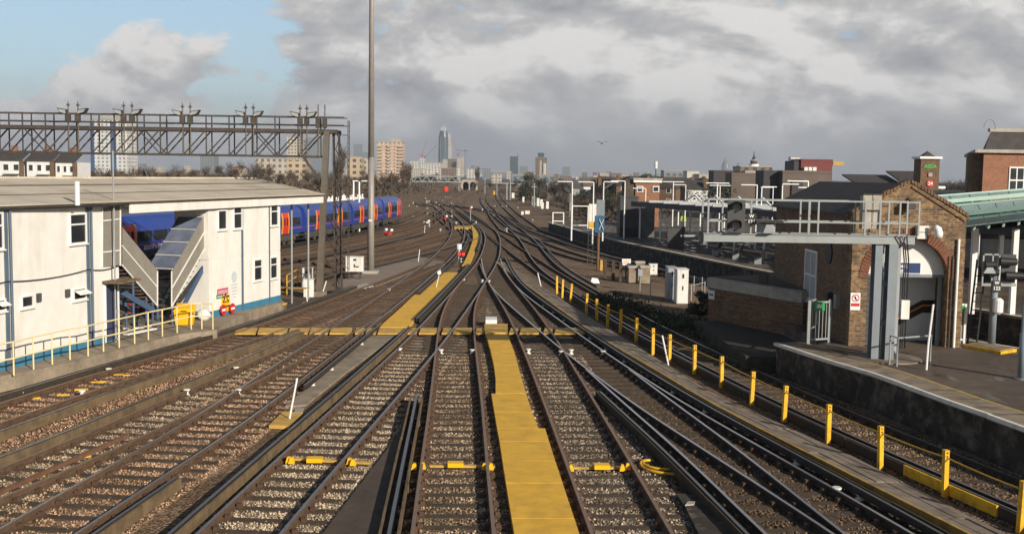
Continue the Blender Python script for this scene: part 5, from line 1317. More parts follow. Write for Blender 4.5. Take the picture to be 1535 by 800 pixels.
hr = MB(); hr.bar((ax, BY + 1.43, az + .02), (bx_, BY + 1.43, bz_ + .02), .05); hr.bar((bx_, BY + 1.43, bz_ + .02), (cx_, BY + 1.43, bz_ + .02), .05); hr.build('orange_handrail', m_orange, h_)
# way out sign
x0, z1 = AT(1318, 393.5, BY + .3); x1, z0 = AT(1380, 409.5, BY + .3)
sg = thing('direction_sign', 'dark blue direction sign with white lettering on the white arch panel', 'sign', ((x0 + x1) / 2, BY + .3, z0))
MB().box(x0, x1, BY + .34, BY + .38, z0, z1).build('plate', m_signblue, sg)
MB().box(x0 - .03, x1 + .03, BY + .35, BY + .385, z0 - .03, z1 + .03).build('rim', m_signwhite, sg)
xr = AT(1366, 400, BY)[0]
text('Way out', sg, m_text, (xr - .02, BY + .335, z0 + (z1 - z0) * .70), (1, 0), .215, align='RIGHT', bold=.004)
text('Buses', sg, m_text, (xr - .12, BY + .335, z0 + (z1 - z0) * .26), (1, 0), .215, align='RIGHT', bold=.004)
# prohibition notice
x0, z1 = AT(1275, 438.5, BY); x1, z0 = AT(1288.5, 464.5, BY)
sg = thing('warning_notice', 'white notice with a red no entry roundel on the brick pier', 'sign', ((x0 + x1) / 2, BY - .03, z0))
MB().box(x0, x1, BY - .035, BY - .004, z0, z1).build('plate', m_signwhite, sg)
cx0, cz0 = (x0 + x1) / 2, z0 + (z1 - z0) * .70; rr = (x1 - x0) * .40
mb = MB(); n = 24
for k in range(n):
    t0, t1 = 2 * math.pi * k / n, 2 * math.pi * (k + 1) / n
    mb.extr([(cx0 + r_ * math.cos(t), BY - .036, cz0 + r_ * math.sin(t)) for r_, t in ((rr, t0), (rr, t1), (rr * .78, t1), (rr * .78, t0))], (0, -.004, 0))
mb.bar((cx0 - rr * .6, BY - .042, cz0 + rr * .6), (cx0 + rr * .6, BY - .042, cz0 - rr * .6), .03, .006); mb.build('red_roundel', m_red, sg)
mb = MB(); mb.tube([(cx0, BY - .036, cz0 + rr * .45), (cx0, BY - .039, cz0 + rr * .45)], rr * .14, 10); mb.bar((cx0, BY - .038, cz0 + rr * .3), (cx0 - .01, BY - .038, cz0 - rr * .15), .045, .004)
for (a, b) in (((0, .2), (.3, -.1)), ((0, .2), (-.3, 0)), ((0, -.15), (.25, -.6)), ((0, -.15), (-.28, -.55))): mb.bar((cx0 + rr * a[0], BY - .038, cz0 + rr * a[1]), (cx0 + rr * b[0], BY - .038, cz0 + rr * b[1]), .028, .004)
mb.build('walking_figure', m_dktext, sg)
MB().box(x0 + .02, x1 - .02, BY - .040, BY - .036, z0 + (z1 - z0) * .22, z0 + (z1 - z0) * .40).build('red_band', m_red, sg)
# fittings of the gable
x0, z1 = AT(1372.5, 338, BY); x1, z0 = AT(1386, 357.5, BY)
o = thing('junction_box', 'white rectangular box fixed above the arch', 'box', (x0, BY, z0)); MB().box(x0, x1, BY - .22, BY, z0, z1).build('body', m_cabwhite, o); MB().box(x0 - .01, x1 + .01, BY - .235, BY - .22, z0 + (z1 - z0) * .5, z0 + (z1 - z0) * .54).build('seam', m_steel, o)
x, z = AT(1404, 346, BY - .5)
o = thing('security_camera', 'white domed security camera on a bracket beside the arch', 'camera', (x, BY - .4, z))
MB().tube([(x - .2, BY, z + .03), (x - .2, BY - .3, z + .08), (x + .05, BY - .45, z + .10)], .035, 8).build('bracket', m_cabwhite, o)
MB().tube([(x + .08, BY - .45, z - .22), (x + .10, BY - .45, z - .1), (x + .06, BY - .45, z + .05), (x - .02, BY - .45, z + .13), (x - .06, BY - .45, z + .15)], [.13, .14, .13, .09, .03], 14).build('hood', m_signwhite, o, smooth=True)
MB().box(x - .3, x - .12, BY - .15, BY - .01, z - .05, z + .15).build('mount', m_cabwhite, o)
x, z = AT(1361, 308, BY); o = thing('wall_lamp', 'dark lamp on a bracket high on the brick gable', 'lamp', (x, BY, z)); MB().box(x - .16, x + .12, BY - .4, BY - .05, z - .12, z + .14).build('hood', m_steel, o); MB().bar((x, BY, z + .25), (x, BY - .3, z + .1), .05).build('arm', m_steel, o); MB().box(x - .12, x + .08, BY - .36, BY - .1, z - .15, z - .12).build('lens', m_lsteel, o)
x, _ = AT(1432, 440, BY); zt = AT(1437, 358, BY)[1]
o = MB().tube([(x, BY - .07, ZP), (x, BY - .07, zt)], .05, 10).build('downpipe', m_cabwhite); tag(o, 'white downpipe on the right edge of the brick gable', 'pipe')
for px, r_, mat, lab in ((1425, .025, m_steel, 'thin dark pipe left of the white downpipe'), (1419.5, .02, m_brickd, 'rusty thin conduit at the right edge of the arch')):
    x, _ = AT(px, 440, BY); o = MB().tube([(x, BY - .05, ZP), (x, BY - .05, zs + .8)], r_, 8).build('conduit', mat); tag(o, lab, 'pipe')
# side wall window and fittings (face at BX0)
def side(px, py):
    d = ray(px, py); t = BX0 / d.x; return d.y * t, CAMH + d.z * t
y0, z1 = side(1226, 377); y1, _ = side(1208, 377); _, z0 = side(1217, 450)
w = MB(); t = .07
for (a, b, c, d) in ((y0, y1, z0, z0 + t), (y0, y1, z1 - t, z1), (y0, y0 + t, z0 + t, z1 - t), (y1 - t, y1, z0 + t, z1 - t), (y0 + t, y1 - t, (z0 + z1) / 2 - .03, (z0 + z1) / 2 + .03)): w.box(BX0 - .04, BX0 + .05, a, b, c, d)
w.box(BX0 - .03, BX0 + .04, (y0 + y1) / 2 - .02, (y0 + y1) / 2 + .02, z0 + t, z1 - t)
wo = w.build('window', m_upvc, bb); MB().box(BX0 - .012, BX0 + .06, y0 + t, y1 - t, z0 + t, z1 - t).build('pane', m_cabgrey, wo); MB().box(BX0 - .14, BX0 - .002, y0 - .08, y1 + .08, z0 - .10, z0 - .003).build('sill', m_concl, wo)
y, z = side(1243, 379); o = MB().tube([(BX0 - .05, y, z), (BX0 - .004, y, z)], .42, 20).build('wall_disc', m_rubber); tag(o, 'black round disc on the dark side wall of the brick building', 'disc')
for (px, py, w_, h_, mat, lab) in ((1246, 447, .3, .45, m_rubber, 'small black box low on the dark side wall'), (1258, 452, .25, .5, m_cabgrey, 'small grey box low on the dark side wall')):
    y, z = side(px, py); o = thing('wall_box', lab, 'box', (BX0, y, z)); MB().box(BX0 - .15, BX0 - .002, y - w_ / 2, y + w_ / 2, z - h_ / 2, z + h_ / 2).build('body', mat, o); MB().box(BX0 - .165, BX0 - .15, y - w_ / 2 + .03, y + w_ / 2 - .03, z - h_ / 2 + .03, z + h_ / 2 - .03).build('cover', mat, o)
# gate at the platform end, with its green notice
gx0, gy0 = G(1211, 515, ZP); gx1, gy1 = G(1242, 513, ZP)
gt = thing('platform_gate', 'pale grey framed gate with a green notice closing off the platform end', 'gate', (gx0, gy0, ZP))
zt = ZP + 1.52
for (x, y, w_) in ((gx0, gy0, .10), (gx1, gy1, .10)): MB().rbox((x, y), w_, w_, ZP, zt).build('post', m_lsteel, gt)
for z in (ZP + .14, zt - .08): MB().bar((gx0, gy0, z), (gx1, gy1, z), .06).build('rail', m_lsteel, gt)
for k in range(5): t_ = (k + 1) / 6; MB().bar((gx0 + (gx1 - gx0) * t_, gy0 + (gy1 - gy0) * t_, ZP + .14), (gx0 + (gx1 - gx0) * t_, gy0 + (gy1 - gy0) * t_, zt - .08), .022).build('bar', m_lsteel, gt)
MB().box(gx0 + .15, gx0 + .52, gy0 - .07, gy0 - .045, zt - .34, zt - .04).build('green_notice', m_green, gt); MB().box(gx0 + .24, gx0 + .42, gy0 - .078, gy0 - .07, zt - .26, zt - .12).build('white_symbol', m_signwhite, gt)
xw, yw = G(1203, 497, ZP); MB().bar((gx0, gy0, zt - .05), (xw, gy0 + 1.1, zt - .05), .05).build('rail', m_lsteel, gt); MB().bar((gx0, gy0, ZP + .5), (xw, gy0 + 1.1, ZP + .5), .05).build('rail', m_lsteel, gt); MB().rbox((xw, gy0 + 1.1), .06, .06, ZP - .3, zt - .02).build('post', m_lsteel, gt)
# second gate right of the arch
x0, z0 = AT(1437, 512, 37.5); x1, z1 = AT(1448, 455, 37.5)
gt = thing('platform_gate', 'narrow white framed gate with a green notice right of the brick building', 'gate', (x0, 37.5, ZP))
for x in (x0, x1): MB().box(x - .05, x + .05, 37.45, 37.55, ZP, z1).build('post', m_upvc, gt)
for z in (ZP + .1, z1 - .06): MB().box(x0 + .05, x1 - .05, 37.47, 37.53, z, z + .06).build('rail', m_upvc, gt)
MB().box(x0 + .07, x1 - .07, 37.49, 37.51, ZP + .16, z1 - .06).build('mesh_panel', m_greysteel, gt); MB().box(x0 - .02, x1 - .05, 37.42, 37.448, z1 - .3, z1 - .06).build('green_notice', m_green, gt)
# annex with the pale coping
ax0, ay0 = 8.75, 47.2; ax1, ay1 = 11.45, 41.6
an = thing('brick_annex', 'low dark brick annex with a pale coping band, left of the gabled building', 'building', (ax0, ay0, -.2))
aa = math.atan2(ax1 - ax0, ay1 - ay0); FA = frame((ax0, ay0), aa); La = math.hypot(ax1 - ax0, ay1 - ay0)
u0, z0 = FA.hit(1063, 413); u1, z1 = FA.hit(1152, 432); zc = (z0 + z1) / 2
MB().fbox(FA, 0, La, -5, 0, -.4, zc - .45).build('wall', m_brickd, an)
for k in range(3): MB().fbox(FA, La * k / 3 - .05, La * (k + 1) / 3 - .06, -5.05, .07, zc - .447, zc).build('coping', m_concl, an)
MB().fbox(FA, .1, La - .1, -4.9, -.3, zc + .002, zc + .05).build('flat_roof', m_dktimber, an)
u, z = FA.hit(1144, 413, -.4); o = MB().fbox(FA, u - .28, u + .28, -.45, -.40, zc + .05, zc + .42).build('name_board', m_dktimber); tag(o, 'small dark board with a pale plate standing on the annex roof', 'board')
for (px, py, w_, h_, lab) in ((1067, 441, .42, .42, 'white square plate on the left end of the low brick annex'), (1068, 429, .3, .35, 'small dark plate above the white one on the annex end')):
    u, z = FA.hit(px, py); u = max(u, .26); o = thing('wall_plate', lab, 'plate', FA(u, .02, z)); MB().fbox(FA, u - w_ / 2, u + w_ / 2, .004, .03, z - h_ / 2, z + h_ / 2).build('plate', m_signwhite if 'white sq' in lab else m_siggrey, o); MB().fbox(FA, u - w_ / 3, u + w_ / 3, .03, .034, z - .05, z + .02).build('printed_line', m_dktext if 'white sq' in lab else m_cabgrey, o)
# ------------------------------------------------------------------ cantilever signal gantry
YS = 34.1
sgn = thing('signal_gantry', 'pale grey cantilever signal gantry standing before the brick arch', 'gantry', (AT(1325, 540, YS)[0], YS, ZP))
def X(px, Y=YS): return AT(px, 400, Y)[0]
xb0, zb1 = AT(1051, 350, YS); xb1, zb1r = AT(1363, 352.5, YS)
zb1 = (zb1 + zb1r) / 2; zb0 = zb1 - .245
for (y_) in (YS - .45, YS + .45):
    MB().box(xb0, xb1, y_ - .05, y_ + .05, zb0, zb1).build('beam', m_lsteel, sgn)
    MB().box(xb0 - .02, xb1 + .02, y_ - .09, y_ + .09, zb1, zb1 + .03).build('flange', m_lsteel, sgn)
MB().box(xb0, xb1, YS - .36, YS + .36, zb1 - .08, zb1 - .03).build('deck', m_steel, sgn)
MB().box(xb1 - 1.1, xb1, YS - .40, YS + .40, zb0 - .02, zb0 + .1).build('head_plate', m_lsteel, sgn)
for (px0, px1, y_) in ((1309, 1320, YS - .25), (1329.5, 1343, YS - .40)):
    x0, x1 = X(px0, y_), X(px1, y_)
    c = MB(); c.box(x0, x1, y_ - .16, y_ - .12, ZP, zb0).box(x0, x1, y_ + .20, y_ + .24, ZP, zb0).box((x0 + x1) / 2 - .02, (x0 + x1) / 2 + .02, y_ - .12, y_ + .20, ZP, zb0); c.build('column', m_lblue, sgn)
for (px0, px1, y_) in ((1318, 1323, YS + .3), (1341, 1348, YS + .3)):
    MB().box(X(px0, y_), X(px1, y_), y_ - .12, y_ + .12, ZP, zb0).build('column', m_cabgrey, sgn)  # back columns in paler grey, standing in for sunlit faces
for py in (424, 482): z = AT(1325, py, YS)[1]; MB().box(X(1318), X(1331), YS - .35, YS - .2, z - .09, z + .09).build('tie', m_lblue, sgn)
zr1, zr2 = AT(1200, 300.5, YS)[1], AT(1200, 332, YS)[1]
for y_ in (YS - .5, YS + .5):
    for z in (zr1, zr2): MB().bar((X(1054), y_, z), (X(1366), y_, z), .046).build('handrail', m_lsteel, sgn)
    for px in (1055, 1085, 1118, 1203, 1217, 1286, 1308, 1337, 1365): MB().box(X(px) - .026, X(px) + .026, y_ - .025, y_ + .025, zb1 + .03, zr1 + .03).build('handrail_post', m_lsteel, sgn)
MB().bar((xb0 - .6, YS + .35, zb1 - .12), (xb0 + .1, YS + .35, zb1 - .12), .06).build('end_strut', m_lsteel, sgn)
cb = MB()
for k, px in enumerate((1346, 1349, 1352.5)): 
    x = X(px); cb.tube([(x - .3 + .1 * k, YS - .55, zb1 + .02), (x - .1, YS - .6, zb0 + .05), (x, YS - .52, zb0 - .5), (x, YS - .52, ZP + .4)], .022, 6)
cb.build('cables', m_rubber, sgn)
x = X(1348); MB().box(x - .12, x + .14, YS - .68, YS - .5, ZP + 1.35, ZP + 1.95).build('telephone_box', m_cabwhite, sgn)
o = MB().tube([(X(1330), YS - .1, ZP - .05), (X(1330), YS - .1, ZP + .031)], 1.15, 24).build('base_pad', m_timber, sgn)
# signal head on the beam, number plate, lamp, boxes
def signal_on_beam(name, x, y, z0, w, h, lab, mat=m_siggrey, n=2, face=-1):
    r = thing(name, lab, 'signal', (x, y, z0))
    MB().box(x - w / 2, x + w / 2, y, y + .06, z0, z0 + h).build('backboard', mat, r)
    for k in range(n):
        zc_ = z0 + h * (.22 + .56 * k / max(1, n - 1))
        rr_ = .17; hm = MB(); m_ = 12; L_ = .42
        for i in range(m_ + 1):
            t = math.pi * (-.15 + 1.3 * i / m_); hm.v += [(x + rr_ * math.cos(t), y - .003, zc_ + rr_ * math.sin(t)), (x + .05 * face + rr_ * 1.05 * math.cos(t), y - L_ * (.55 + .45 * math.sin(max(0, min(math.pi, t)))), zc_ + rr_ * 1.05 * math.sin(t))]
        nn = len(hm.v)
        hm.v += [(a, b - .0, c + .02) for (a, b, c) in hm.v[:nn]]
        for i in range(m_):
            a = 2 * i; hm.f += [(a, a + 2, a + 3, a + 1), (nn + a, nn + a + 1, nn + a + 3, nn + a + 2), (a + 1, a + 3, nn + a + 3, nn + a + 1)]; hm.m += [0, 0, 0]
        hd = hm.build('hood', m_sigblack, r)
        MB().tube([(x, y - .02, zc_), (x, y - .004, zc_)], .13, 14).build('lens', m_cabgrey, hd)
    return r
x0, z0 = AT(1089, 349, YS - .62); x1, z1 = AT(1117, 301, YS - .62)
signal_on_beam('beam_signal', (x0 + x1) / 2, YS - .70, z0 + .02, x1 - x0, z1 - z0, 'dark two lamp signal head on the cantilever gantry, beside its number plate')
def numplate(px0, px1, py0, py1, Y, lines, lab):
    x0, z1 = AT(px0, py0, Y); x1, z0 = AT(px1, py1, Y)
    r = thing('number_plate', lab, 'plate', ((x0 + x1) / 2, Y, z0)); MB().box(x0, x1, Y, Y + .02, z0, z1).build('plate', m_rubber, r)
    h = (z1 - z0)
    text(lines[0], r, m_text, ((x0 + x1) / 2, Y - .006, z0 + h * .76), (1, 0), h * .40, bold=.003); text(lines[1], r, m_text, ((x0 + x1) / 2, Y - .006, z0 + h * .29), (1, 0), h * .44, bold=.003)
numplate(1119.5, 1133.5, 320, 337, YS - .62, ('W', '124'), 'black plate reading W 124 on the cantilever gantry')
x, z = AT(1150, 349, YS - .6); r = thing('gantry_lamp', 'dark hooded box with a pale trapezoid face on the gantry beam', 'lamp', (x, YS - .6, z)); MB().hexa([(x - .16, YS - .75, z), (x + .18, YS - .75, z), (x + .3, YS - .4, z), (x - .3, YS - .4, z), (x - .08, YS - .8, z + .26), (x + .1, YS - .8, z + .26), (x + .3, YS - .4, z + .32), (x - .3, YS - .4, z + .32)]).build('face', m_cabgrey, r); MB().box(x - .4, x + .45, YS - .82, YS - .4, z + .325, z + .40).build('hood', m_sigblack, r)
for k, (px0, px1) in enumerate(((1290, 1301), (1304, 1315))):
    x0, z1 = AT(px0, 292, YS + .4); x1, z0 = AT(px1, 340, YS + .4); r = thing('relay_box', ('left' if k == 0 else 'right') + ' of two tall cream boxes on the gantry walkway', 'box', ((x0 + x1) / 2, YS + .3, z0)); MB().box(x0, x1, YS + .1, YS + .42, z0 - .05, z1).build('body', m_concl, r); MB().box(x0 - .02, x1 + .02, YS + .08, YS + .44, z1, z1 + .03).build('cap', m_steel, r); MB().box(x0 + .03, x1 - .03, YS + .085, YS + .098, z0 + .05, z1 - .08).build('door', m_concl, r)
# hoop rail and leaning rod on the platform
hx0, hy0 = G(1344, 549, ZP); hx1, hy1 = G(1394, 541, ZP)
r = thing('hoop_rail', 'pale tubular hoop rail beside the gantry columns', 'railing', (hx0, hy0, ZP)); MB().tube([(hx0, hy0, ZP), (hx0, hy0, ZP + .88), (hx1, hy1, ZP + .82), (hx1, hy1, ZP)], .03, 8).build('hoop', m_lsteel, r); MB().tube([(hx0 - .12, hy0 + .3, ZP), (hx0 - .12, hy0 + .3, ZP + .92), (hx0, hy0, ZP + .88)], .03, 8).build('leg', m_lsteel, r)
x, y = G(1388.5, 554, ZP); X2, Z2 = AT(1399, 456, y); o = MB().tube([(x, y, ZP), (x + .02, y, ZP + .75), (X2, y, Z2)], .035, 8).build('leaning_pole', m_upvc); tag(o, 'bent white pole leaning on the platform before the arch', 'pole')
# ------------------------------------------------------------------ post signal on the right
x, y = G(1486, 519, ZP); s2 = thing('post_signal', 'grey post signal on a yellow edged base, right of the brick building', 'signal', (x, y, ZP))
MB().tube([(x, y, ZP + .05), (x, y, ZP + 2.5)], .125, 14).build('post', m_lblue, s2, smooth=True)
b_ = [G(1444, 520, ZP), G(1500, 531, ZP), G(1524, 527, ZP), G(1466, 516.5, ZP)]
MB().prism(b_, ZP - .002, ZP + .10).build('base_edge', m_yellow, s2)
MB().prism([(b_[i][0] * .9 + x * .1, b_[i][1] * .9 + (y - .1) * .1) for i in range(4)], ZP + .1, ZP + .115).build('base_top', m_coping, s2)
x0, z1 = AT(1473, 380, y - .1); x1, z0 = AT(1522, 429, y - .1)
MB().box(x0, x1, y - .15, y - .1, z0, z0 + .09).build('platform_beam', m_lsteel, s2)
for px in (1473, 1487, 1497): xx = AT(px, 400, y - .1)[0]; MB().box(xx - .025, xx + .025, y - .15, y - .1, z0 + .09, z1).build('frame_bar', m_lsteel, s2)
MB().box(x0, AT(1497, 400, y)[0], y - .15, y - .1, z1 - .05, z1).build('frame_bar', m_lsteel, s2)
xb, _ = AT(1500, 400, y); MB().box(xb, x1, y - .06, y, z0 + .1, z1 - .02).build('backboard', m_siggrey, s2)
for (px, py, L_) in ((1478, 397, .55), (1500, 392, .9), (1484, 408, .5), (1508, 413, .95)):
    xx, zz = AT(px, py, y - .25); h = MB().tube([(xx, y - .2, zz), (xx + L_ * .6, y - .28, zz)], [.15, .12], 12).build('hood', m_sigblack, s2)
xx, zz = AT(1478, 404, y - .3); MB().hexa([(xx - .12, y - .4, zz - .12), (xx + .3, y - .4, zz - .12), (xx + .3, y - .3, zz - .12), (xx - .12, y - .3, zz - .12), (xx, y - .4, zz + .08), (xx + .2, y - .4, zz + .08), (xx + .2, y - .3, zz + .08), (xx, y - .3, zz + .08)]).build('pale_face', m_cabgrey, s2)
numplate(1488.5, 1500, 420, 437, y - .2, ('W', '122'), 'black plate reading W 122 on the post signal')
xx, zz = AT(1494, 458, y - .2); MB().tube([(xx, y - .3, zz - .28), (xx, y - .3, zz - .2), (xx, y - .3, zz + .2), (xx, y - .3, zz + .28)], [.08, .17, .17, .08], 12).build('gear_case', m_signwhite, s2)
lx0, lx1 = AT(1454, 440, y + .6)[0], AT(1468, 440, y + .6)[0]
ld = thing('signal_ladder', 'black steel ladder behind the post signal', 'ladder', (lx0, y + .6, ZP))
for xx in (lx0, lx1): MB().bar((xx, y + .6, ZP), (xx + .15, y + .5, ZP + 3.0), .05).build('stile', m_rubber, ld)
for k in range(9): MB().bar((lx0 + .02 * k, y + .6, ZP + .3 + k * .3), (lx1 + .02 * k, y + .6, ZP + .3 + k * .3), .03).build('rung', m_rubber, ld)
x, y = G(1531, 568, ZP); r = thing('lamp_column', 'pale blue grey lamp column on the platform at the frame edge', 'post', (x, y, ZP)); MB().tube([(x, y, ZP), (x, y, ZP + 1.35), (x, y, ZP + 1.36), (x, y, ZP + 2.4)], [.11, .11, .085, .08], 14).build('shaft', m_lblue, r, smooth=True); MB().tube([(x, y, ZP), (x, y, ZP + .04)], .2, 12).build('foot', m_lblue, r); MB().tube([(x, y, ZP + 2.4), (x + 1.6, y - 1.4, ZP + 2.5)], .06, 8).build('arm', m_lblue, r)
# ------------------------------------------------------------------ far curved platform
edge = [(float(a), float(b)) for a, b in zip(eX, eY)][::-1]       # runs toward the camera
edge = edge[::4]
edge.append((edge[-1][0] + .28 * 26, edge[-1][1] - 26))
poly = edge + [(60, edge[-1][1]), (60, 80), (40, 120), (26, 150), (edge[0][0] + 2.5, edge[0][1] + .5)]
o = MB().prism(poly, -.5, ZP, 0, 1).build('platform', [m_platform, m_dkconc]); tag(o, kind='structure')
ec = cr(edge, 2.0)
o = solid_strip(ec, -.10, .5, .80, ZP + .02).build('platform_coping', m_coping); tag(o, kind='structure')
o = inset_strip(ec, -.10, .10, ZP + .026).build('platform_edge_line', m_edge); tag(o, kind='structure')
ar = [(edge[i][0], edge[i][1]) for i in range(len(edge))]
# awning along the platform
A0, A1 = (AT(947, 304, 99)), (AT(1185, 322, 74)); az0 = 4.12
aw = thing('platform_awning', 'long dark fascia platform awning with slim white posts on the curved platform', 'awning', (A0[0], 99, ZP))
Wd = 5.0
dirx, diry = A1[0] - A0[0], 74 - 99; l = math.hypot(dirx, diry); nx, ny = -diry / l, dirx / l
fa = math.atan2(dirx, diry); FW_ = frame((A0[0], 99), fa)
Lw = l + 22
MB().fbox(FW_, 0, Lw, .0, -Wd, az0, az0 + .12).build('deck', m_siggrey, aw)
MB().fbox(FW_, -.05, Lw, .05, .002, az0 - .25, az0 + .2).build('fascia', m_siggrey, aw)
MB().fbox(FW_, -.06, -.01, 0, -Wd, az0 - .25, az0 + .2).build('fascia', m_siggrey, aw)
MB().fbox(FW_, .0, Lw, -.02, -Wd, az0 - .14, az0 - .02).build('soffit', m_bluegrey, aw)
for k in range(11):
    for v in (-.6, -Wd + .5): MB().tube([FW_(.6 + k * 4.3, v, ZP), FW_(.6 + k * 4.3, v, az0 - .14)], .075, 10).build('post', m_upvc, aw)
for k in range(16): MB().fbox(FW_, 1 + k * 3, 1.12 + k * 3, -1.2, -Wd + .3, az0 + .12, az0 + .32).build('roof_rib', m_cabgrey, aw)
# white trussed canopy behind it
xw0, zw0 = AT(1035, 309, 96); 
cn = thing('white_canopy', 'bright white trussed canopy roof behind the dark awning', 'canopy', (18, 92, ZP))
FC = frame((AT(1000, 309, 104)[0], 104), fa); zc = 4.0
MB().fbox(FC, 0, 52, -1, -9, zc, zc + .15).build('deck', m_white2, cn)
for k in range(13):
    MB().tube([FC(2 + k * 4, -1.5, ZP), FC(2 + k * 4, -1.5, zc)], .08, 8).build('post', m_upvc, cn)
    MB().bar(FC(1 + k * 4, -1.2, zc + .2), FC(3.4 + k * 4, -1.2, zc + .95), .14).build('truss', m_upvc, cn); MB().bar(FC(3.4 + k * 4, -1.2, zc + .95), FC(5 + k * 4, -1.2, zc + .2), .14).build('truss', m_upvc, cn)
# dark lift tower, signal box
def tower(px0, px1, pyt, pyb, Y, depth, lab, cat, mat, zb=ZP, name='building'):
    x0, zt = AT(px0, pyt, Y); x1, _ = AT(px1, pyt, Y)
    r = thing(name, lab, cat, ((x0 + x1) / 2, Y, zb)); MB().box(x0, x1, Y, Y + depth, zb, zt).build('wall', mat, r); return r, x0, x1, zt
r, x0, x1, zt = tower(930, 957, 296, 354, 101, 3.0, 'dark grey glazed lift tower at the end of the long awning', 'lift tower', m_siggrey, name='lift_tower')
MB().box(x1 + .01, x1 + 1.6, 101.1, 103.9, ZP, zt - .5).build('glazed_side', glassy('grey_glass', (.13, .14, .145), .15), r); MB().box(x0 - .06, x1 + .06, 100.94, 104.06, zt, zt + .12).build('roof', m_siggrey, r); MB().box(x0 - .01, x1 + .01, 100.98, 101, ZP, ZP + .9).build('plinth', m_rubber, r)
r, x0, x1, zt = tower(953, 989, 270, 340, 122, 6, 'red brick signal cabin with two white windows and flat roof behind the lift tower', 'signal box', m_brickred, name='signal_cabin')
MB().box(x0 - .3, x1 + .3, 121.7, 128.3, zt, zt + .25).build('roof', m_concl, r); MB().box(x0 - .25, x1 + .25, 121.75, 121.99, zt - .25, zt - .003).build('fascia', m_upvc, r)
for px in (959.5, 983.5):
    xa, za = AT(px - 5, 279, 122); xb, zb_ = AT(px + 4.5, 288, 122); w = MB().box(xa, xb, 121.9, 121.995, zb_, za).build('window', m_upvc, r); MB().box(xa + .1, xb - .1, 121.86, 121.9, zb_ + .1, za - .1).build('pane', m_pane, w)
MB().box(x0 - 1.1, x0 - .01, 122.2, 127, ZP, zt - .1).build('stair_bay', m_dktimber, r)
# platform lamps: slim white columns with outreach arms
lamps = [(858,333,273,94,-1),(890,343,273.5,90,-1),(905,345,273,94,1),(937,352,272,98,-1),(968,350,283,108,-1),(1009.5,330,273,112,0),(1028,330,277.5,118,-1),(1075.5,330,275,100,0),(1079.5,330,278.5,112,0),(1135,330,278,86,-1),(1142,330,280.5,95,1),(1159,330,281.5,112,-1),(1173,330,276.5,86,1),(1211.5,330,272.5,66,-1),(1219,330,282,78,0),(1231,330,284,92,-1)]
for i, (px, pyb, pyt, Y, s) in enumerate(lamps):
    x, z = AT(px, pyt, Y)
    near = ['leftmost, at the platform ramp', 'left of a close pair by the blue hooded signal', 'right of a close pair by the blue hooded signal', 'just left of the dark lift tower', 'before the brick signal cabin', 'right of the signal cabin, twin armed', 'far one over the awning middle', 'left of a close twin over the awning', 'right of a close twin over the awning', 'tall one over the white canopy', 'short neighbour of the tall one over the white canopy', 'small one left of the dark shed', 'one before the dark shed left end', 'large one before the brown shed, nearest the brick gable', 'small twin armed one beside the brick gable', 'rightmost small one beside the brick gable'][i]
    r = thing('platform_lamp', 'white platform lamp column, ' + near, 'lamp', (x, Y, ZP), 'white lamp columns on the curved platform')
    MB().tube([(x, Y, ZP), (x, Y, z)], [.075, .05], 10).build('column', m_upvc, r)
    if s: MB().box(min(x, x + s * 1.3), max(x, x + s * 1.3), Y - .12, Y + .12, z, z + .075).build('lantern', m_upvc, r)
    else:
        MB().box(x - 1.1, x + 1.1, Y - .12, Y + .12, z, z + .075).build('lantern', m_upvc, r)
# goods on the platform: shelters, benches, totems
x, Y = AT(1019, 366, 84)[0], 86
r = thing('platform_cabinet', 'dark tapering poster cabinet on the platform under the awning', 'cabinet', (x, Y, ZP)); MB().hexa([(x - .65, Y, ZP), (x + .65, Y, ZP), (x + .65, Y + .4, ZP), (x - .65, Y + .4, ZP), (x - .72, Y, ZP + 1.65), (x + .72, Y, ZP + 1.65), (x + .72, Y + .4, ZP + 1.65), (x - .72, Y + .4, ZP + 1.65)]).build('body', m_siggrey, r); MB().box(x - .75, x + .75, Y - .03, Y + .43, ZP + 1.65, ZP + 1.72).build('cap', m_rubber, r)
bench_p = None
for i, (px, py, Y) in enumerate(((1074, 366, 80), (1105, 371, 76), (1138, 376, 72), (1060, 352, 92))):
    x = AT(px, py, Y)[0]
    if bench_p is None:
        o = bench_p = thing('platform_bench', '', 'bench', (x, Y, ZP), 'dark benches on the curved platform')
        MB().box(-1.2, 1.2, -.25, .2, .42, .47).build('seat', m_sigblack, o, local=True); MB().hexa([(-1.2, .2, .5), (1.2, .2, .5), (1.2, .25, .5), (-1.2, .25, .5), (-1.2, .32, .95), (1.2, .32, .95), (1.2, .36, .95), (-1.2, .36, .95)]).build('backrest', m_sigblack, o, local=True)
        for s in (-1, 1): MB().box(s * .9 - .04, s * .9 + .04, -.2, .25, 0, .42).build('leg', m_lsteel, o, local=True)
    else: o = copy_tree(bench_p)
    o.location = (x, Y, ZP); o.rotation_euler = (0, 0, fa + math.pi / 2); o['label'] = 'dark metal bench on the curved platform, ' + ['second from the lift tower', 'third from the lift tower', 'nearest to the brick building', 'closest to the lift tower'][i]
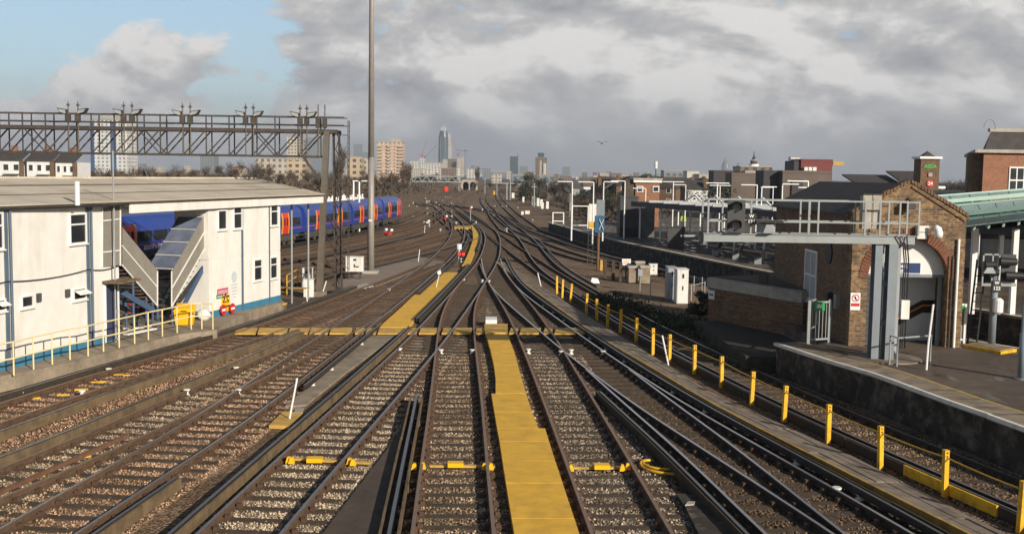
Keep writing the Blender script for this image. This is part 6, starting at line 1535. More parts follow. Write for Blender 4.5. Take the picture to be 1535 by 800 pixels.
# white shelter frames at the far platform end
for i, (px0, px1, pyt, pyb, Y) in enumerate(((829, 845, 318, 333, 126), (858, 882, 308, 330, 116))):
    x0, z1 = AT(px0, pyt, Y); x1, _ = AT(px1, pyt, Y); r = thing('ramp_gate', ('left' if i == 0 else 'right') + ' white gate frame at the far end of the curved platform', 'gate', ((x0 + x1) / 2, Y, ZP))
    for x in (x0, x1): MB().box(x - .06, x + .06, Y - .06, Y + .06, ZP, z1).build('post', m_upvc, r)
    for z in (ZP + .3, z1 - .1): MB().box(x0 + .06, x1 - .06, Y - .04, Y + .04, z, z + .1).build('rail', m_upvc, r)
    if i: MB().box(x1 + .07, x1 + .9, Y - .1, Y + .4, ZP, z1 + .2).build('kiosk', m_cabwhite, r)
x, z = AT(1014.5, 333, 62)[0], 0
# man in a high visibility jacket
def person(x, y, z0, h, jacket, lab, trousers=None):
    k = h / 1.75
    r = thing('person', lab, 'person', (x, y, z0))
    V = {'hip': (0, 0, .95), 'waist': (0, 0, 1.1), 'chest': (0, -.01, 1.32), 'neck': (0, 0, 1.47), 'head0': (0, -.01, 1.56), 'head1': (0, -.02, 1.68),
         'shl': (-.19, 0, 1.42), 'ell': (-.25, .02, 1.14), 'wrl': (-.24, -.10, .92), 'shr': (.19, 0, 1.42), 'elr': (.25, .02, 1.14), 'wrr': (.22, -.12, .93),
         'hl': (-.09, 0, .90), 'knl': (-.10, -.02, .50), 'anl': (-.11, .02, .08), 'ftl': (-.11, -.14, .04), 'hr': (.09, 0, .90), 'knr': (.10, -.03, .50), 'anr': (.12, .0, .08), 'ftr': (.12, -.16, .04)}
    R = {'hip': .14, 'waist': .13, 'chest': .16, 'neck': .06, 'head0': .085, 'head1': .10, 'shl': .075, 'ell': .055, 'wrl': .04, 'shr': .075, 'elr': .055, 'wrr': .04, 'hl': .095, 'knl': .065, 'anl': .045, 'ftl': .045, 'hr': .095, 'knr': .065, 'anr': .045, 'ftr': .045}
    E_ = [('hip', 'waist'), ('waist', 'chest'), ('chest', 'neck'), ('neck', 'head0'), ('head0', 'head1'), ('chest', 'shl'), ('shl', 'ell'), ('ell', 'wrl'), ('chest', 'shr'), ('shr', 'elr'), ('elr', 'wrr'), ('hip', 'hl'), ('hl', 'knl'), ('knl', 'anl'), ('anl', 'ftl'), ('hip', 'hr'), ('hr', 'knr'), ('knr', 'anr'), ('anr', 'ftr')]
    ks = list(V); me = bpy.data.meshes.new('body'); me.from_pydata([tuple(c * k for c in V[q]) for q in ks], [(ks.index(a), ks.index(b)) for a, b in E_], [])
    o = bpy.data.objects.new('body', me); COL.objects.link(o); o.parent = r
    md = o.modifiers.new('skin', 'SKIN')
    if not me.skin_vertices: 
        bpy.context.view_layer.objects.active = o; me.attributes.new if False else None
    try:
        sk = me.skin_vertices[0].data
    except Exception:
        bpy.context.view_layer.objects.active = o
        with bpy.context.temp_override(object=o, active_object=o): bpy.ops.mesh.customdata_skin_add()
        sk = me.skin_vertices[0].data
    for i, q in enumerate(ks): sk[i].radius = (R[q] * k * (1.2 if q in ('chest', 'hip', 'waist') else 1), R[q] * k * (.8 if q in ('chest', 'hip', 'waist') else 1)); sk[i].use_root = (q == 'hip')
    s_ = o.modifiers.new('sub', 'SUBSURF'); s_.levels = 1; s_.render_levels = 2
    # trousers, jacket, skin by height on the one body
    m, nt, b = new_mat('clothing'); tc = nd(nt, 'ShaderNodeTexCoord'); sp = nd(nt, 'ShaderNodeSeparateXYZ'); nt.links.new(tc.outputs['Object'], sp.inputs[0])
    mr = nd(nt, 'ShaderNodeMath', operation='DIVIDE'); nt.links.new(sp.outputs[2], mr.inputs[0]); mr.inputs[1].default_value = 1.8 * k
    c = ramp(nt, mr.outputs[0], [(0, (.03, .03, .035)), (.03, trousers or (.03, .035, .06)), (.52, jacket), (.83, (.42, .26, .19)), (.92, (.05, .035, .025))], 'CONSTANT')
    nt.links.new(c.outputs['Color'], b.inputs['Base Color']); b.inputs['Roughness'].default_value = .8
    me.materials.append(m); return r
person(AT(1024.5, 320, 116)[0], 116, ZP, 1.78, (.55, .75, .04), 'person in a bright yellow high visibility jacket standing on the platform')
# ------------------------------------------------------------------ green glass canopy and concourse, right
gc = thing('glass_canopy', 'pale green glass canopy with white beams behind the brick gable', 'canopy', (24, 46, ZP))
def GP(s, t):
    a = np.array([*[AT(1440, 341, 44)[0], 44, AT(1440, 341, 44)[1]]]); b = np.array([AT(1600, 322, 40)[0], 40, AT(1600, 322, 40)[1]])
    c = np.array([AT(1600, 284, 64)[0], 64, AT(1600, 284, 64)[1]]); d = np.array([AT(1392, 300, 64)[0], 64, AT(1392, 300, 64)[1]])
    p = (a * (1 - s) + b * s) * (1 - t) + (d * (1 - s) + c * s) * t
    return Vector(p)
for i in range(7):
    for j in range(4):
        s0, s1, t0, t1 = i / 7 + .004, (i + 1) / 7 - .004, j / 4 + .006, (j + 1) / 4 - .006; zz = Vector((0, 0, .10 * ((j % 2))))
        q = [GP(s0, t0) + zz, GP(s1, t0) + zz, GP(s1, t1) + zz * 2, GP(s0, t1) + zz * 2]; MB().hexa([tuple(p - Vector((0, 0, .03))) for p in q] + [tuple(p) for p in q]).build('glass_panel', m_greendeck, gc)
for j in range(5): MB().bar(tuple(GP(-.02, j / 4) + Vector((0, 0, .16))), tuple(GP(1.02, j / 4) + Vector((0, 0, .16))), .14, .22).build('beam', m_greensteel, gc)
for i in range(0, 8): MB().bar(tuple(GP(i / 7, 0) - Vector((0, 0, .12))), tuple(GP(i / 7, 1) - Vector((0, 0, .02))), .09, .14).build('rafter', m_greensteel, gc)
for k, (px, Y) in enumerate(((1460, 46), (1521, 46), (1425, 60), (1500, 60))):
    x = AT(px, 380, Y)[0]; MB().box(x - .11, x + .11, Y - .11, Y + .11, ZP, AT(px, 342, Y)[1]).build('column', m_upvc, gc)
MB().hexa([(AT(1482, 345, 43)[0], 43, AT(1482, 346, 43)[1]), (AT(1600, 338, 40)[0], 40, AT(1600, 338, 40)[1]), (AT(1600, 330, 44)[0], 44, AT(1600, 330, 44)[1]), (AT(1482, 336, 47)[0], 47, AT(1482, 336, 47)[1])] + [(AT(1482, 345, 43)[0], 43, AT(1482, 346, 43)[1] + .1), (AT(1600, 338, 40)[0], 40, AT(1600, 338, 40)[1] + .1), (AT(1600, 330, 44)[0], 44, AT(1600, 330, 44)[1] + .1), (AT(1482, 336, 47)[0], 47, AT(1482, 336, 47)[1] + .1)]).build('grey_valance', m_siggrey, gc)
r = thing('concourse', 'dark glazed station concourse under the green canopy', 'building', (30, 66, ZP))
xq = AT(1400, 380, 66)[0]; MB().box(xq, xq + 16, 66, 70, ZP, 5.0).build('wall', m_rubber, r); MB().box(xq + .2, xq + 16, 65.9, 65.98, ZP + .4, 3.1).build('glazing', glassy('blue_grey_glazing', (.16, .20, .24), .12), r)
for k in range(7): MB().box(xq + .2 + k * 2.4, xq + .3 + k * 2.4, 65.84, 65.9, ZP + .3, 4.4).build('mullion', m_lsteel, r)
MB().box(xq - .3, xq + 16, 65.5, 70.5, 5.0, 5.15).build('roof', m_siggrey, r)
# ------------------------------------------------------------------ trackside things, middle right
cabinet(1014, 1031, 455, 404, 'large rusty cream relay cabinet, right one of the pair', feet=False, depth=1.1, mat=m_cabwhite, d2=.2)
cabinet(1000, 1013, 449, 401, 'grey blue relay cabinet, left one of the pair beside the cream one', feet=False, depth=1.0, mat=m_cabgrey)
cabinet(973, 985, 420, 396, 'white cabinet on a thin post left of the relay cabinets', feet=True, depth=.4)
for i, (px0, px1, pyb, pyt, lab) in enumerate(((797, 803, 308, 295, 'first of three slim white cabinets in a row by the distant tracks'), (804.5, 808.5, 309, 297, 'second of three slim white cabinets in a row by the distant tracks'), (809.5, 813.5, 309.5, 299, 'third of three slim white cabinets in a row by the distant tracks'), (811, 815, 313, 303.5, 'slim white cabinet in front of the row of three'), (818.5, 822.5, 313, 302, 'white cabinet near the platform ramp end'), (783, 786, 303, 295, 'small white cabinet left of the row of three'), (767, 771, 297, 289, 'white cabinet below the far grey gantry'), (781, 785, 322, 317, 'low white cabinet on the far ballast, left one'), (787, 794, 321, 316, 'low wide white cabinet on the far ballast, right one'))):
    cabinet(px0, px1, pyb, pyt, lab, feet=False, depth=.5, marks=False)
x, y = G(938, 418, -.2); r = thing('track_sign', 'white sign board with small print on a dark post beside the rails', 'sign', (x, y, -.2)); MB().tube([(x, y, -.2), (x, y, 1.1)], .05, 8).build('post', m_steel, r); MB().box(x - .28, x + .30, y - .09, y - .05, .72, 1.15).build('plate', m_signwhite, r)
for z in (.85, .98): MB().box(x - .2, x + .2, y - .1, y - .09, z, z + .04).build('printed_line', m_orange, r)
x, y = G(959, 436, -.2); r = thing('location_post', 'grey box on a thin post among the weeds', 'post', (x, y, -.2)); MB().tube([(x, y, -.2), (x, y, .7)], .035, 8).build('post', m_lsteel, r); MB().box(x - .13, x + .13, y - .12, y + .12, .7, 1.1).build('box', m_cabgrey, r)
for i, px in enumerate((907, 919, 930)):
    x, y = G(px, 416 + i * 3, -.2); o = MB().rbox((x, y), .2, .2, -.2, 1.05).build('stub_post', m_sleeper); tag(o, ['left', 'middle', 'right'][i] + ' of three dark timber stub posts beside the blue hooded signal', 'post')
for i, (px, py, w_, h_) in enumerate(((948, 423, .6, .75), (958, 420, .55, .95), (966, 424, .6, .8))):
    x, y = G(px, py, -.2); r = thing('concrete_block', ['left', 'middle', 'right'][i] + ' of three mossy concrete posts among the weeds', 'block', (x, y, -.2)); MB().rbox((x, y), w_, .5, -.2, h_, .1).build('block', m_conc, r); MB().rbox((x, y), w_ + .1, .6, h_, h_ + .12, .1).build('cap', m_concl, r)
# signal with a blue hood and a white cross
x, y = G(896, 405, -.2); r = thing('post_signal', 'brown post carrying a blue hooded signal marked with a white cross', 'signal', (x, y, -.2))
MB().tube([(x, y, -.2), (x, y, 2.6)], .10, 10).build('post', M('rusty_brown_post', (.17, .095, .05), .8, var=.3), r)
hx, hz = AT(897.5, 337, y); 
MB().box(x - .28, x + .40, y - .1, y + .25, 2.55, 3.75).build('wrapped_head', M('blue_wrap', (.025, .11, .20), .6, var=.3, scale=5), r)
MB().box(x - .18, x + .42, y + .1, y + .2, 3.76, 4.9).build('backboard', m_lblue, r)
mb = MB(); mb.bar((x + .02, y - .13, 2.75), (x + .34, y - .13, 3.5), .09, .03); mb.bar((x + .34, y - .16, 2.75), (x + .02, y - .16, 3.5), .09, .03); mb.build('white_cross', m_signwhite, r)
MB().box(x - .7, x - .3, y, y + .3, 2.85, 3.3).build('yellow_case', m_yellow, r)
for s in (-.75, -.38): MB().bar((x + s, y + .2, .1), (x + s + .05, y + .2, 3.3), .04).build('ladder_rail', m_steel, r)
for k in range(9): MB().bar((x - .74, y + .2, .3 + k * .33), (x - .35, y + .2, .3 + k * .33), .03).build('rung', m_steel, r)
x, y = G(899, 405, -.2); o = MB().rbox((x + .1, y - .1), .2, .2, -.2, .55).build('stub_block', m_yboardw); tag(o, 'short yellowed block at the foot of the blue hooded signal', 'block')
for i, (px, py, s) in enumerate(((892, 423, .5), (914, 446, .3), (921, 447, .2))):
    x, y = G(px, py, -.15); mb = MB(); mb.hexa([(x - s * .6, y - .1, -.2), (x + s * .6, y - .1, -.2), (x + s * .5, y + .2, -.2), (x - s * .5, y + .25, -.2), (x - s * .4, y, .02 + s * .25), (x + s * .35, y - .02, .0 + s * .2), (x + s * .3, y + .1, s * .2), (x - s * .3, y + .1, s * .25)]); o = mb.build('litter_bag', m_signwhite); tag(o, ['largest scrap of white litter on the brown ballast', 'white scrap left of the long rail', 'smallest white scrap beside the long rail'][i], 'litter')
o = MB().bar((*G(950, 455, -.15), -.12), (*G(984, 478, -.15), -.12), .3, .08).build('loose_sleeper', m_sleeper); tag(o, 'loose dark sleeper lying on the ballast before the relay cabinets', 'sleeper')
fr_ = [G(p, q, -.2) for p, q in ((975, 445), (1036, 452), (1056, 447))]
r = thing('low_fence', 'low thin wire fence on pale posts around the relay cabinets', 'fence', (*fr_[0], -.2))
for (x, y) in fr_ + [G(1040, 437, -.2), G(1052, 439, -.2)]: MB().tube([(x, y, -.2), (x, y, .75)], .03, 6).build('post', m_cabgrey, r)
MB().tube([(*fr_[0], .7), (*fr_[1], .7), (*fr_[2], .7)], .018, 6).build('wire', m_cabgrey, r)
# ------------------------------------------------------------------ trees
def bare_tree_mesh(seed, spread=.38, upright=.0, twigs=900, h=1.0):
    """unit height winter tree: limbs as tapering tubes, twigs as slim blades"""
    R = random.Random(seed); tr = MB(); cr_ = MB(); tips = []
    def limb(p, d, L, r, depth):
        q = p + d * L; mid = p + d * L * .5 + Vector((R.uniform(-.06, .06), R.uniform(-.06, .06), R.uniform(-.02, .03))) * L
        (tr if depth == 0 else cr_).tube([p, mid, q], [r, r * .8, r * .6], 5 if depth else 7, caps=False)
        tips.append((mid, d, depth)); tips.append((q, d, depth))
        if depth >= 3: return
        for k in range(3 if depth else 5):
            a = R.uniform(0, 6.28); s = R.uniform(.45, .95) * (1 - upright)
            nd_ = (d * (.75 + upright * .5) + Vector((math.cos(a) * s, math.sin(a) * s, R.uniform(.0, .35) + upright * .5))).normalized()
            st = p + d * L * R.uniform(.55, 1.0)
            limb(st, nd_, L * R.uniform(.55, .78), r * .5, depth + 1)
    limb(Vector((0, 0, 0)), Vector((R.uniform(-.05, .05), R.uniform(-.05, .05), 1)).normalized(), .33, .022, 0)
    for k in range(twigs):
        p, d, dep = R.choice(tips[2:]); a = R.uniform(0, 6.28); b = R.uniform(-.2, 1)
        dd = (Vector(d) * .6 + Vector((math.cos(a), math.sin(a), b)) * .7).normalized(); L = R.uniform(.06, .16)
        s = dd.cross(Vector((R.uniform(-1, 1), R.uniform(-1, 1), R.uniform(-1, 1)))).normalized() * R.uniform(.0022, .0045)
        o = Vector(p) + Vector((R.uniform(-.02, .02), R.uniform(-.02, .02), R.uniform(-.03, .03)))
        cr_.face([o - s, o + s, o + dd * L]); 
        m = o + dd * L * .5; d2 = (dd + Vector((R.uniform(-.8, .8), R.uniform(-.8, .8), R.uniform(-.3, .8)))).normalized()
        cr_.face([m - s * .7, m + s * .7, m + d2 * L * .7])
    return tr, cr_
def leaf_mesh(seed, n=1500, shape='round', size=.05):
    R = random.Random(seed); mb = MB(); C = []
    for k in range(16):
        t = R.random(); w = (.5 * math.sin(math.pi * (.15 + .8 * t))) if shape == 'round' else (.22 * (1 - t) + .05)
        a = R.uniform(0, 6.28); C.append((Vector((math.cos(a) * w * R.uniform(.2, .9), math.sin(a) * w * R.uniform(.2, .9), .18 + .78 * t)), R.uniform(.10, .2)))
    for k in range(n):
        c, r = R.choice(C); v = Vector((R.gauss(0, 1), R.gauss(0, 1), R.gauss(0, .8))).normalized() * r * R.uniform(.55, 1.05); p = c + v
        a = Vector((R.uniform(-1, 1), R.uniform(-1, 1), R.uniform(-1, 1))).normalized(); b = a.cross(v + Vector((.01, .02, .03))).normalized(); s = size * R.uniform(.5, 1.1)
        mb.face([p - a * s * .5, p + b * s * .35, p + a * s * .5, p - b * s * .35])
    return mb
TREES = {}
def tree(kind, x, y, h, w, label, group=None, z0=-.4, mat=None):
    if kind not in TREES:
        r = thing('bare_tree' if 'bare' in kind or 'poplar' in kind else 'evergreen_tree', '', 'tree', (0, 0, 0))
        if kind.startswith('bare') or kind.startswith('poplar'):
            t, c = bare_tree_mesh(int(kind[-1]) * 7 + 3, upright=.55 if 'poplar' in kind else 0.0)
            t.build('trunk', m_bark, r, local=True); c.build('crown', m_twigd if 'dark' in kind else m_twig, r, local=True)
        else:
            MB().tube([(0, 0, 0), (.01, 0, .3), (0, .01, .7)], [.03, .022, .008], 7).build('trunk', m_bark, r, local=True)
            leaf_mesh(int(kind[-1]) * 5 + 1, shape='cone' if 'cone' in kind else 'round').build('crown', m_ever, r, local=True)
        TREES[kind] = r; o = r
    else: o = copy_tree(TREES[kind])
    o.location = (x, y, z0); o.scale = (w, w, h); o.rotation_euler = (0, 0, U(0, 6.28)); o['label'] = label
    if group: o['group'] = group
    return o
def tree_px(kind, px, pyt, Y, w, label, group=None):
    x, z = AT(px, pyt, Y); return tree(kind, x, Y, z + .4, w * (z + .4), label, group)
i = 0
for px in range(92, 470, 13):
    Y = U(260, 400); i += 1
    tree_px('bare%d' % (i % 3 + 1), px + U(-4, 4), U(232, 248) - (8 if px < 140 else 0) - (4 if 330 < px < 400 else 0), Y, U(.8, 1.25), 'bare brown winter tree in the long tree belt behind the corrugated roof', 'bare trees of the left tree belt')
for px in range(480, 690, 9):
    Y = U(230, 400) if px < 605 else U(470, 620); i += 1
    tree_px('bare%d' % (i % 3 + 1), px + U(-4, 4), U(240, 256) + (12 if px > 605 else 0), Y, U(.8, 1.3), 'bare brown winter tree behind the blue train', 'bare trees behind the train')
for (px, pt, Y, lab) in ((606, 236, 330, 'tall slim bare poplar right of the pink tower block, left one'), (613, 240, 320, 'slim bare poplar right of the pink tower block, right one'), (716, 246, 520, 'lone dark pointed bare tree above the white arches'), (510, 212, 210, 'big bare tree top behind the gantry ladder')):
    tree_px('poplar1', px, pt, Y, .8, lab)
for (px, pt, Y, w, k, lab) in ((797, 258, 270, 1.3, 'round1', 'dark olive evergreen left of the black winter tree, bushiest'), (788, 262, 275, 1.0, 'cone2', 'narrow dark evergreen beside the bushy one'), (808, 262, 285, 1.0, 'round2', 'low evergreen right of the bushy one'), (838, 250, 240, .8, 'bare_dark4', 'tall blackish winter tree above the tracks, left stem'), (831, 255, 235, .8, 'bare_dark5', 'blackish winter tree above the tracks, middle stem'), (846, 256, 245, .8, 'bare_dark4', 'blackish winter tree above the tracks, right stem'), (968, 258, 300, 1.3, 'round1', 'dark evergreen over the brick signal cabin'), (985, 262, 290, 1.4, 'round2', 'low dark evergreen right of the thin mobile mast'), (1075, 262, 200, 1.3, 'round2', 'dark tree left of the big dark shed')):
    tree_px(k, px, pt, Y, w, lab)
for k in range(14):
    px = 1405 + k * 5.2; tree_px('bare_dark%d' % (4 + k % 2), px, 252 - 12 * (k / 14) + U(-4, 6), U(150, 210), U(.8, 1.1), 'dark bare tree in the clump between the green lettered tower and the big brick block', 'dark bare trees by the brick block')
for k in range(10):
    px = 690 + k * 12 + U(-4, 4); tree_px('bare_dark%d' % (4 + k % 2), px, U(266, 272), U(430, 600), U(.9, 1.4), 'small dark bare tree at the far throat of the tracks', 'small trees at the far throat')
for k in range(16):
    px = 850 + k * 7 + U(-3, 3); tree_px(['round1', 'bare1', 'round2', 'bare_dark4'][k % 4], px, U(276, 290), U(150, 230), U(.9, 1.5), 'scrubby low tree in the rough ground beyond the platform ramp', 'scrub trees beyond the platform ramp')
# low brush masses nobody could count
def brush(name, pts, n, hmax, mat, size):
    R = random.Random(len(name) + n); mb = MB()
    for k in range(n):
        i = R.randrange(len(pts) - 1); t = R.random(); x = pts[i][0] + (pts[i + 1][0] - pts[i][0]) * t + R.gauss(0, pts[i][2]); y = pts[i][1] + (pts[i + 1][1] - pts[i][1]) * t + R.gauss(0, pts[i][2]); h = hmax * R.random() ** .7 * (.6 + .4 * math.sin(x * .7) * math.cos(y * .5))
        a = Vector((R.uniform(-1, 1), R.uniform(-1, 1), R.uniform(-.2, 1.4))).normalized(); b = a.cross(Vector((R.uniform(-1, 1), R.uniform(-1, 1), R.uniform(-1, 1)))).normalized(); s = size * R.uniform(.5, 1.3); p = Vector((x, y, h - .3))
        mb.face([p - b * s * .18, p + b * s * .18, p + a * s])
    o = mb.build(name, mat); tag(o, kind='stuff'); return o
brush('undergrowth', [(-75, 190, 9), (-55, 230, 9), (-60, 300, 14), (-50, 400, 14)], 9000, 4.5, m_twig, 1.6)
brush('undergrowth', [(-160, 260, 14), (-110, 280, 14), (-75, 250, 12)], 9000, 6, m_twig, 2.0)
brush('undergrowth', [(15, 150, 2.5), (20, 190, 3), (25, 260, 4), (26, 420, 5)], 7000, 2.4, m_twigd, .9)
brush('weeds', [(4.6, 58, .5), (6.2, 53, .7), (7.6, 49, .8), (8.4, 46, .6)], 5000, .75, m_leaf, .22)
brush('weeds', [(8.3, 45, .5), (9.6, 41, .7), (9.9, 38.5, .6)], 1500, .55, m_leaf, .18)
x, y = G(1048, 478, -.2); sb = leaf_mesh(31, 2600, size=.09)
r = thing('bush', 'dark green bush before the low brick annex', 'bush', (x, y, -.2)); r.scale = (1.9, 1.7, 1.25); sb.build('foliage', m_leaf, r, local=True); MB().tube([(0, 0, 0), (.05, 0, .4), (0, .05, .8)], [.03, .02, .008], 6).build('stem', m_bark, r, local=True)

# ------------------------------------------------------------------ city
def block(name, label, cat, px0, px1, pyt, Y, mat, depth=None, parapet=None, group=None, zb=-.5, rz=0.0, extras=None):
    x0, zt = AT(px0, pyt, Y); x1, _ = AT(px1, pyt, Y); w = x1 - x0; d = depth or w
    r = thing(name, label, cat, ((x0 + x1) / 2, Y, zb), group)
    MB().box(x0, x1, Y, Y + d, zb, zt).build('wall', mat, r)
    MB().box(x0 - w * .01, x1 + w * .01, Y - w * .01, Y + d * 1.01, zt, zt + max(.4, w * .02)).build('roof', parapet or (mat if 'shed' in name or 'maroon' in name or 'hut' in name else m_concl), r)
    if extras: extras(r, x0, x1, zt, Y, d)
    return r
f_white = facade('white_tower_facade', (.62, .62, .60), (.16, .18, .20), 3.2, 2.75, .45, .45)
f_blue = M('blue_cladding', (.05, .10, .22), .5, var=.2, scale=.2)
f_cream = facade('cream_flats_facade', (.48, .38, .26), (.09, .085, .08), 3.4, 2.9, .5, .5)
f_pale = facade('pale_flats_facade', (.52, .46, .38), (.14, .14, .14), 2.8, 2.8, .5, .5)
f_pink = facade('pink_tower_facade', (.57, .42, .31), (.22, .17, .15), 3.6, 2.8, .42, .45)
f_glass = facade('dark_glass_facade', (.065, .10, .115), (.035, .06, .07), 3.0, 3.4, .8, .7)
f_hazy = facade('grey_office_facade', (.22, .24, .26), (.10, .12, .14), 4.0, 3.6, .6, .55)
f_brown = facade('brown_office_facade', (.20, .14, .10), (.06, .06, .065), 4.0, 3.4, .5, .5)
f_mixw = facade('white_riverside_facade', (.60, .57, .52), (.16, .16, .17), 5.0, 3.3, .45, .55)
m_darkshed = M('dark_shed_cladding', (.045, .042, .045), .7, var=.2, scale=.4)
m_brownshed = M('brown_shed_cladding', (.13, .10, .082), .75, var=.2, scale=.4)
m_maroon = M('maroon_cladding', (.16, .028, .024), .6, var=.15, scale=.5)
def stripes(r, x0, x1, zt, Y, d):
    w = x1 - x0
    for (a, b) in ((.0, .10), (.55, .70)): MB().box(x0 + w * a, x0 + w * b, Y - .3, Y - .01, 0, zt - 2).build('blue_stripe', f_blue, r)
    MB().box(x0 + w * .30, x0 + w * .68, Y + 3, Y + 10, zt + .6, zt + 4.5).build('roof_house', m_concl, r)
    MB().box(x0 - .5, x0 + w * .55, Y - .5, Y + d, zt + .6, zt + 1.6).build('crown_band', m_cabgrey, r)
block('tower_block', 'white tower block with blue stripes seen through the lattice gantry', 'tower block', 135, 190, 180, 800, f_white, 22, extras=stripes)
def balc(r, x0, x1, zt, Y, d):
    w = x1 - x0; n = int(zt / 2.8)
    for k in range(2, n):
        for (a, b) in ((-.02, .20), (.40, .52), (.80, 1.02)): MB().box(x0 + w * a, x0 + w * b, Y - 1.3, Y - .02, k * 2.8, k * 2.8 + 1.0).build('balcony', m_concl, r)
    MB().box(x0 + w * .5, x0 + w * .9, Y + 3, Y + 12, zt + .5, zt + 3.4).build('roof_house', m_concl, r)
block('tower_block', 'pink and cream tower block with balconies right of the tall mast', 'tower block', 565, 604, 213, 900, f_pink, 22, extras=balc)
block('tower_block', 'plain cream tower block behind the gantry legs', 'tower block', 430, 451, 205, 950, f_pale, 14)
block('tower_block', 'grey side of the plain cream tower, a slab close on its right', 'tower block', 452, 458, 208, 960, f_hazy, 12)
block('flats', 'long five storey cream block of flats seen under the gantry, left length', 'flats', 384, 428, 238, 520, f_pale, 12)
block('flats', 'long five storey cream block of flats seen under the gantry, right length', 'flats', 429, 458, 240, 525, f_cream, 12)
block('flats', 'orange cream flats left of the tall mast', 'flats', 521, 541, 236, 520, f_cream, 12); block('flats', 'paler flats close left of the tall mast', 'flats', 541.5, 552, 238, 560, f_pale, 12)
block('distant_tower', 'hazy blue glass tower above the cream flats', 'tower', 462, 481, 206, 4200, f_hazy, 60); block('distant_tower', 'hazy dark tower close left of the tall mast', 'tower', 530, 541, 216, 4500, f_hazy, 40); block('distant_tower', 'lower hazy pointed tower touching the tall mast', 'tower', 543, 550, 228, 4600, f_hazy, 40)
block('distant_building', 'low grey block on the horizon under the gantry middle', 'building', 300, 322, 232, 1500, f_hazy, 20)
m_redroof = M('red_roof', (.30, .08, .05), .8); block('house', 'low house with a red roof amid the tree belt under the gantry', 'house', 342, 362, 252, 420, f_pale, 8, parapet=m_redroof)
# white terrace on the left
for i, (a, b, pt) in enumerate(((-14, 32, 240), (40, 78, 241), (83, 112, 243))):
    Y = 215; x0, zt = AT(a, pt, Y); x1, _ = AT(b, pt, Y); w = x1 - x0; lab = ['leftmost', 'middle', 'rightmost'][i] + ' of three white fronted houses above the corrugated roof'
    r = thing('terrace_house', lab, 'house', ((x0 + x1) / 2, Y, -.5), 'white fronted houses'); MB().box(x0, x1, Y, Y + 8, -.5, zt).build('wall', m_white2, r)
    MB().extr([(x0 - .3, Y - .4, zt), (x1 + .3, Y - .4, zt), (x1 + .3, Y + 4, zt + 1.9), (x0 - .3, Y + 4, zt + 1.9)], (0, .01, .15)).build('roof', m_slate, r)
    MB().box(x1 - .3, x1 + .5, Y - .3, Y - .01, -.5, zt).build('brick_pier', m_brickd, r)
    MB().box((x0 + x1) / 2 - .5, (x0 + x1) / 2 + .5, Y + 3.4, Y + 4.4, zt + 1.2, zt + 3).build('chimney', m_brickred, r)
    n = 3
    for fl in range(3):
        for k in range(n):
            xa = x0 + w * (k + .18) / n; xb = x0 + w * (k + .8) / n; za = zt - 2.7 * fl - 2.1
            wd = MB().box(xa, xb, Y - .06, Y - .003, za, za + 1.45).build('window', m_upvc, r); MB().box(xa + .15, xb - .15, Y - .09, Y - .06, za + .15, za + 1.3).build('pane', m_pane, wd)
    for fl in range(2): MB().box(x0 + w * .45, x1 - .3, Y - 1.2, Y - .1, zt - 2.75 - 2.7 * fl, zt - 2.6 - 2.7 * fl).build('balcony', m_concl, r)
# the glass river tower with its white shoulder and needle crown
Y = 4000; cx, _ = AT(664.5, 240, Y); R_ = 14.6 * Y / FOC / 2; zt = AT(665, 205, Y)[1]; zt2 = AT(665, 196, Y)[1]; zc_ = AT(665, 190, Y)[1]
r = thing('glass_tower', 'round teal glass skyscraper with a white shoulder and needle crown', 'skyscraper', (cx, Y, -.5))
mb = MB(); n = 24
mb.tube([(cx, Y, -.5), (cx, Y, zt - 2), (cx, Y, zt), (cx, Y, zt2)], [R_ * .95, R_, R_ * .98, R_ * .72], n); mb.build('shaft', f_glass, r)
for k in range(6): a = k * math.pi / 3; MB().box(cx + R_ * .9 * math.cos(a) - 2, cx + R_ * .9 * math.cos(a) + 2, Y + R_ * .9 * math.sin(a) - 2, Y + R_ * .9 * math.sin(a) + 2, 0, zt).build('fin', f_hazy, r)
for k in range(7): a = k * 2 * math.pi / 7; MB().tube([(cx + R_ * .45 * math.cos(a), Y + R_ * .45 * math.sin(a), zt2), (cx + R_ * .40 * math.cos(a), Y + R_ * .40 * math.sin(a), zc_ + U(-4, 5))], [1.0, .4], 6).build('needle', m_upvc, r)
x0 = AT(671.5, 238, Y)[0]; x1 = AT(678.5, 238, Y)[0]; zz = AT(675, 198, Y)[1]
MB().extr([(x0, Y + 2, 0), (x1, Y + 2, 0), (x0 + (x1 - x0) * .7, Y + 2, zz - 60), (x0 + (x1 - x0) * .35, Y + 2, zz), (x0, Y + 2, zz - 5)], (0, 14, 0)).build('white_shoulder', f_mixw, r)
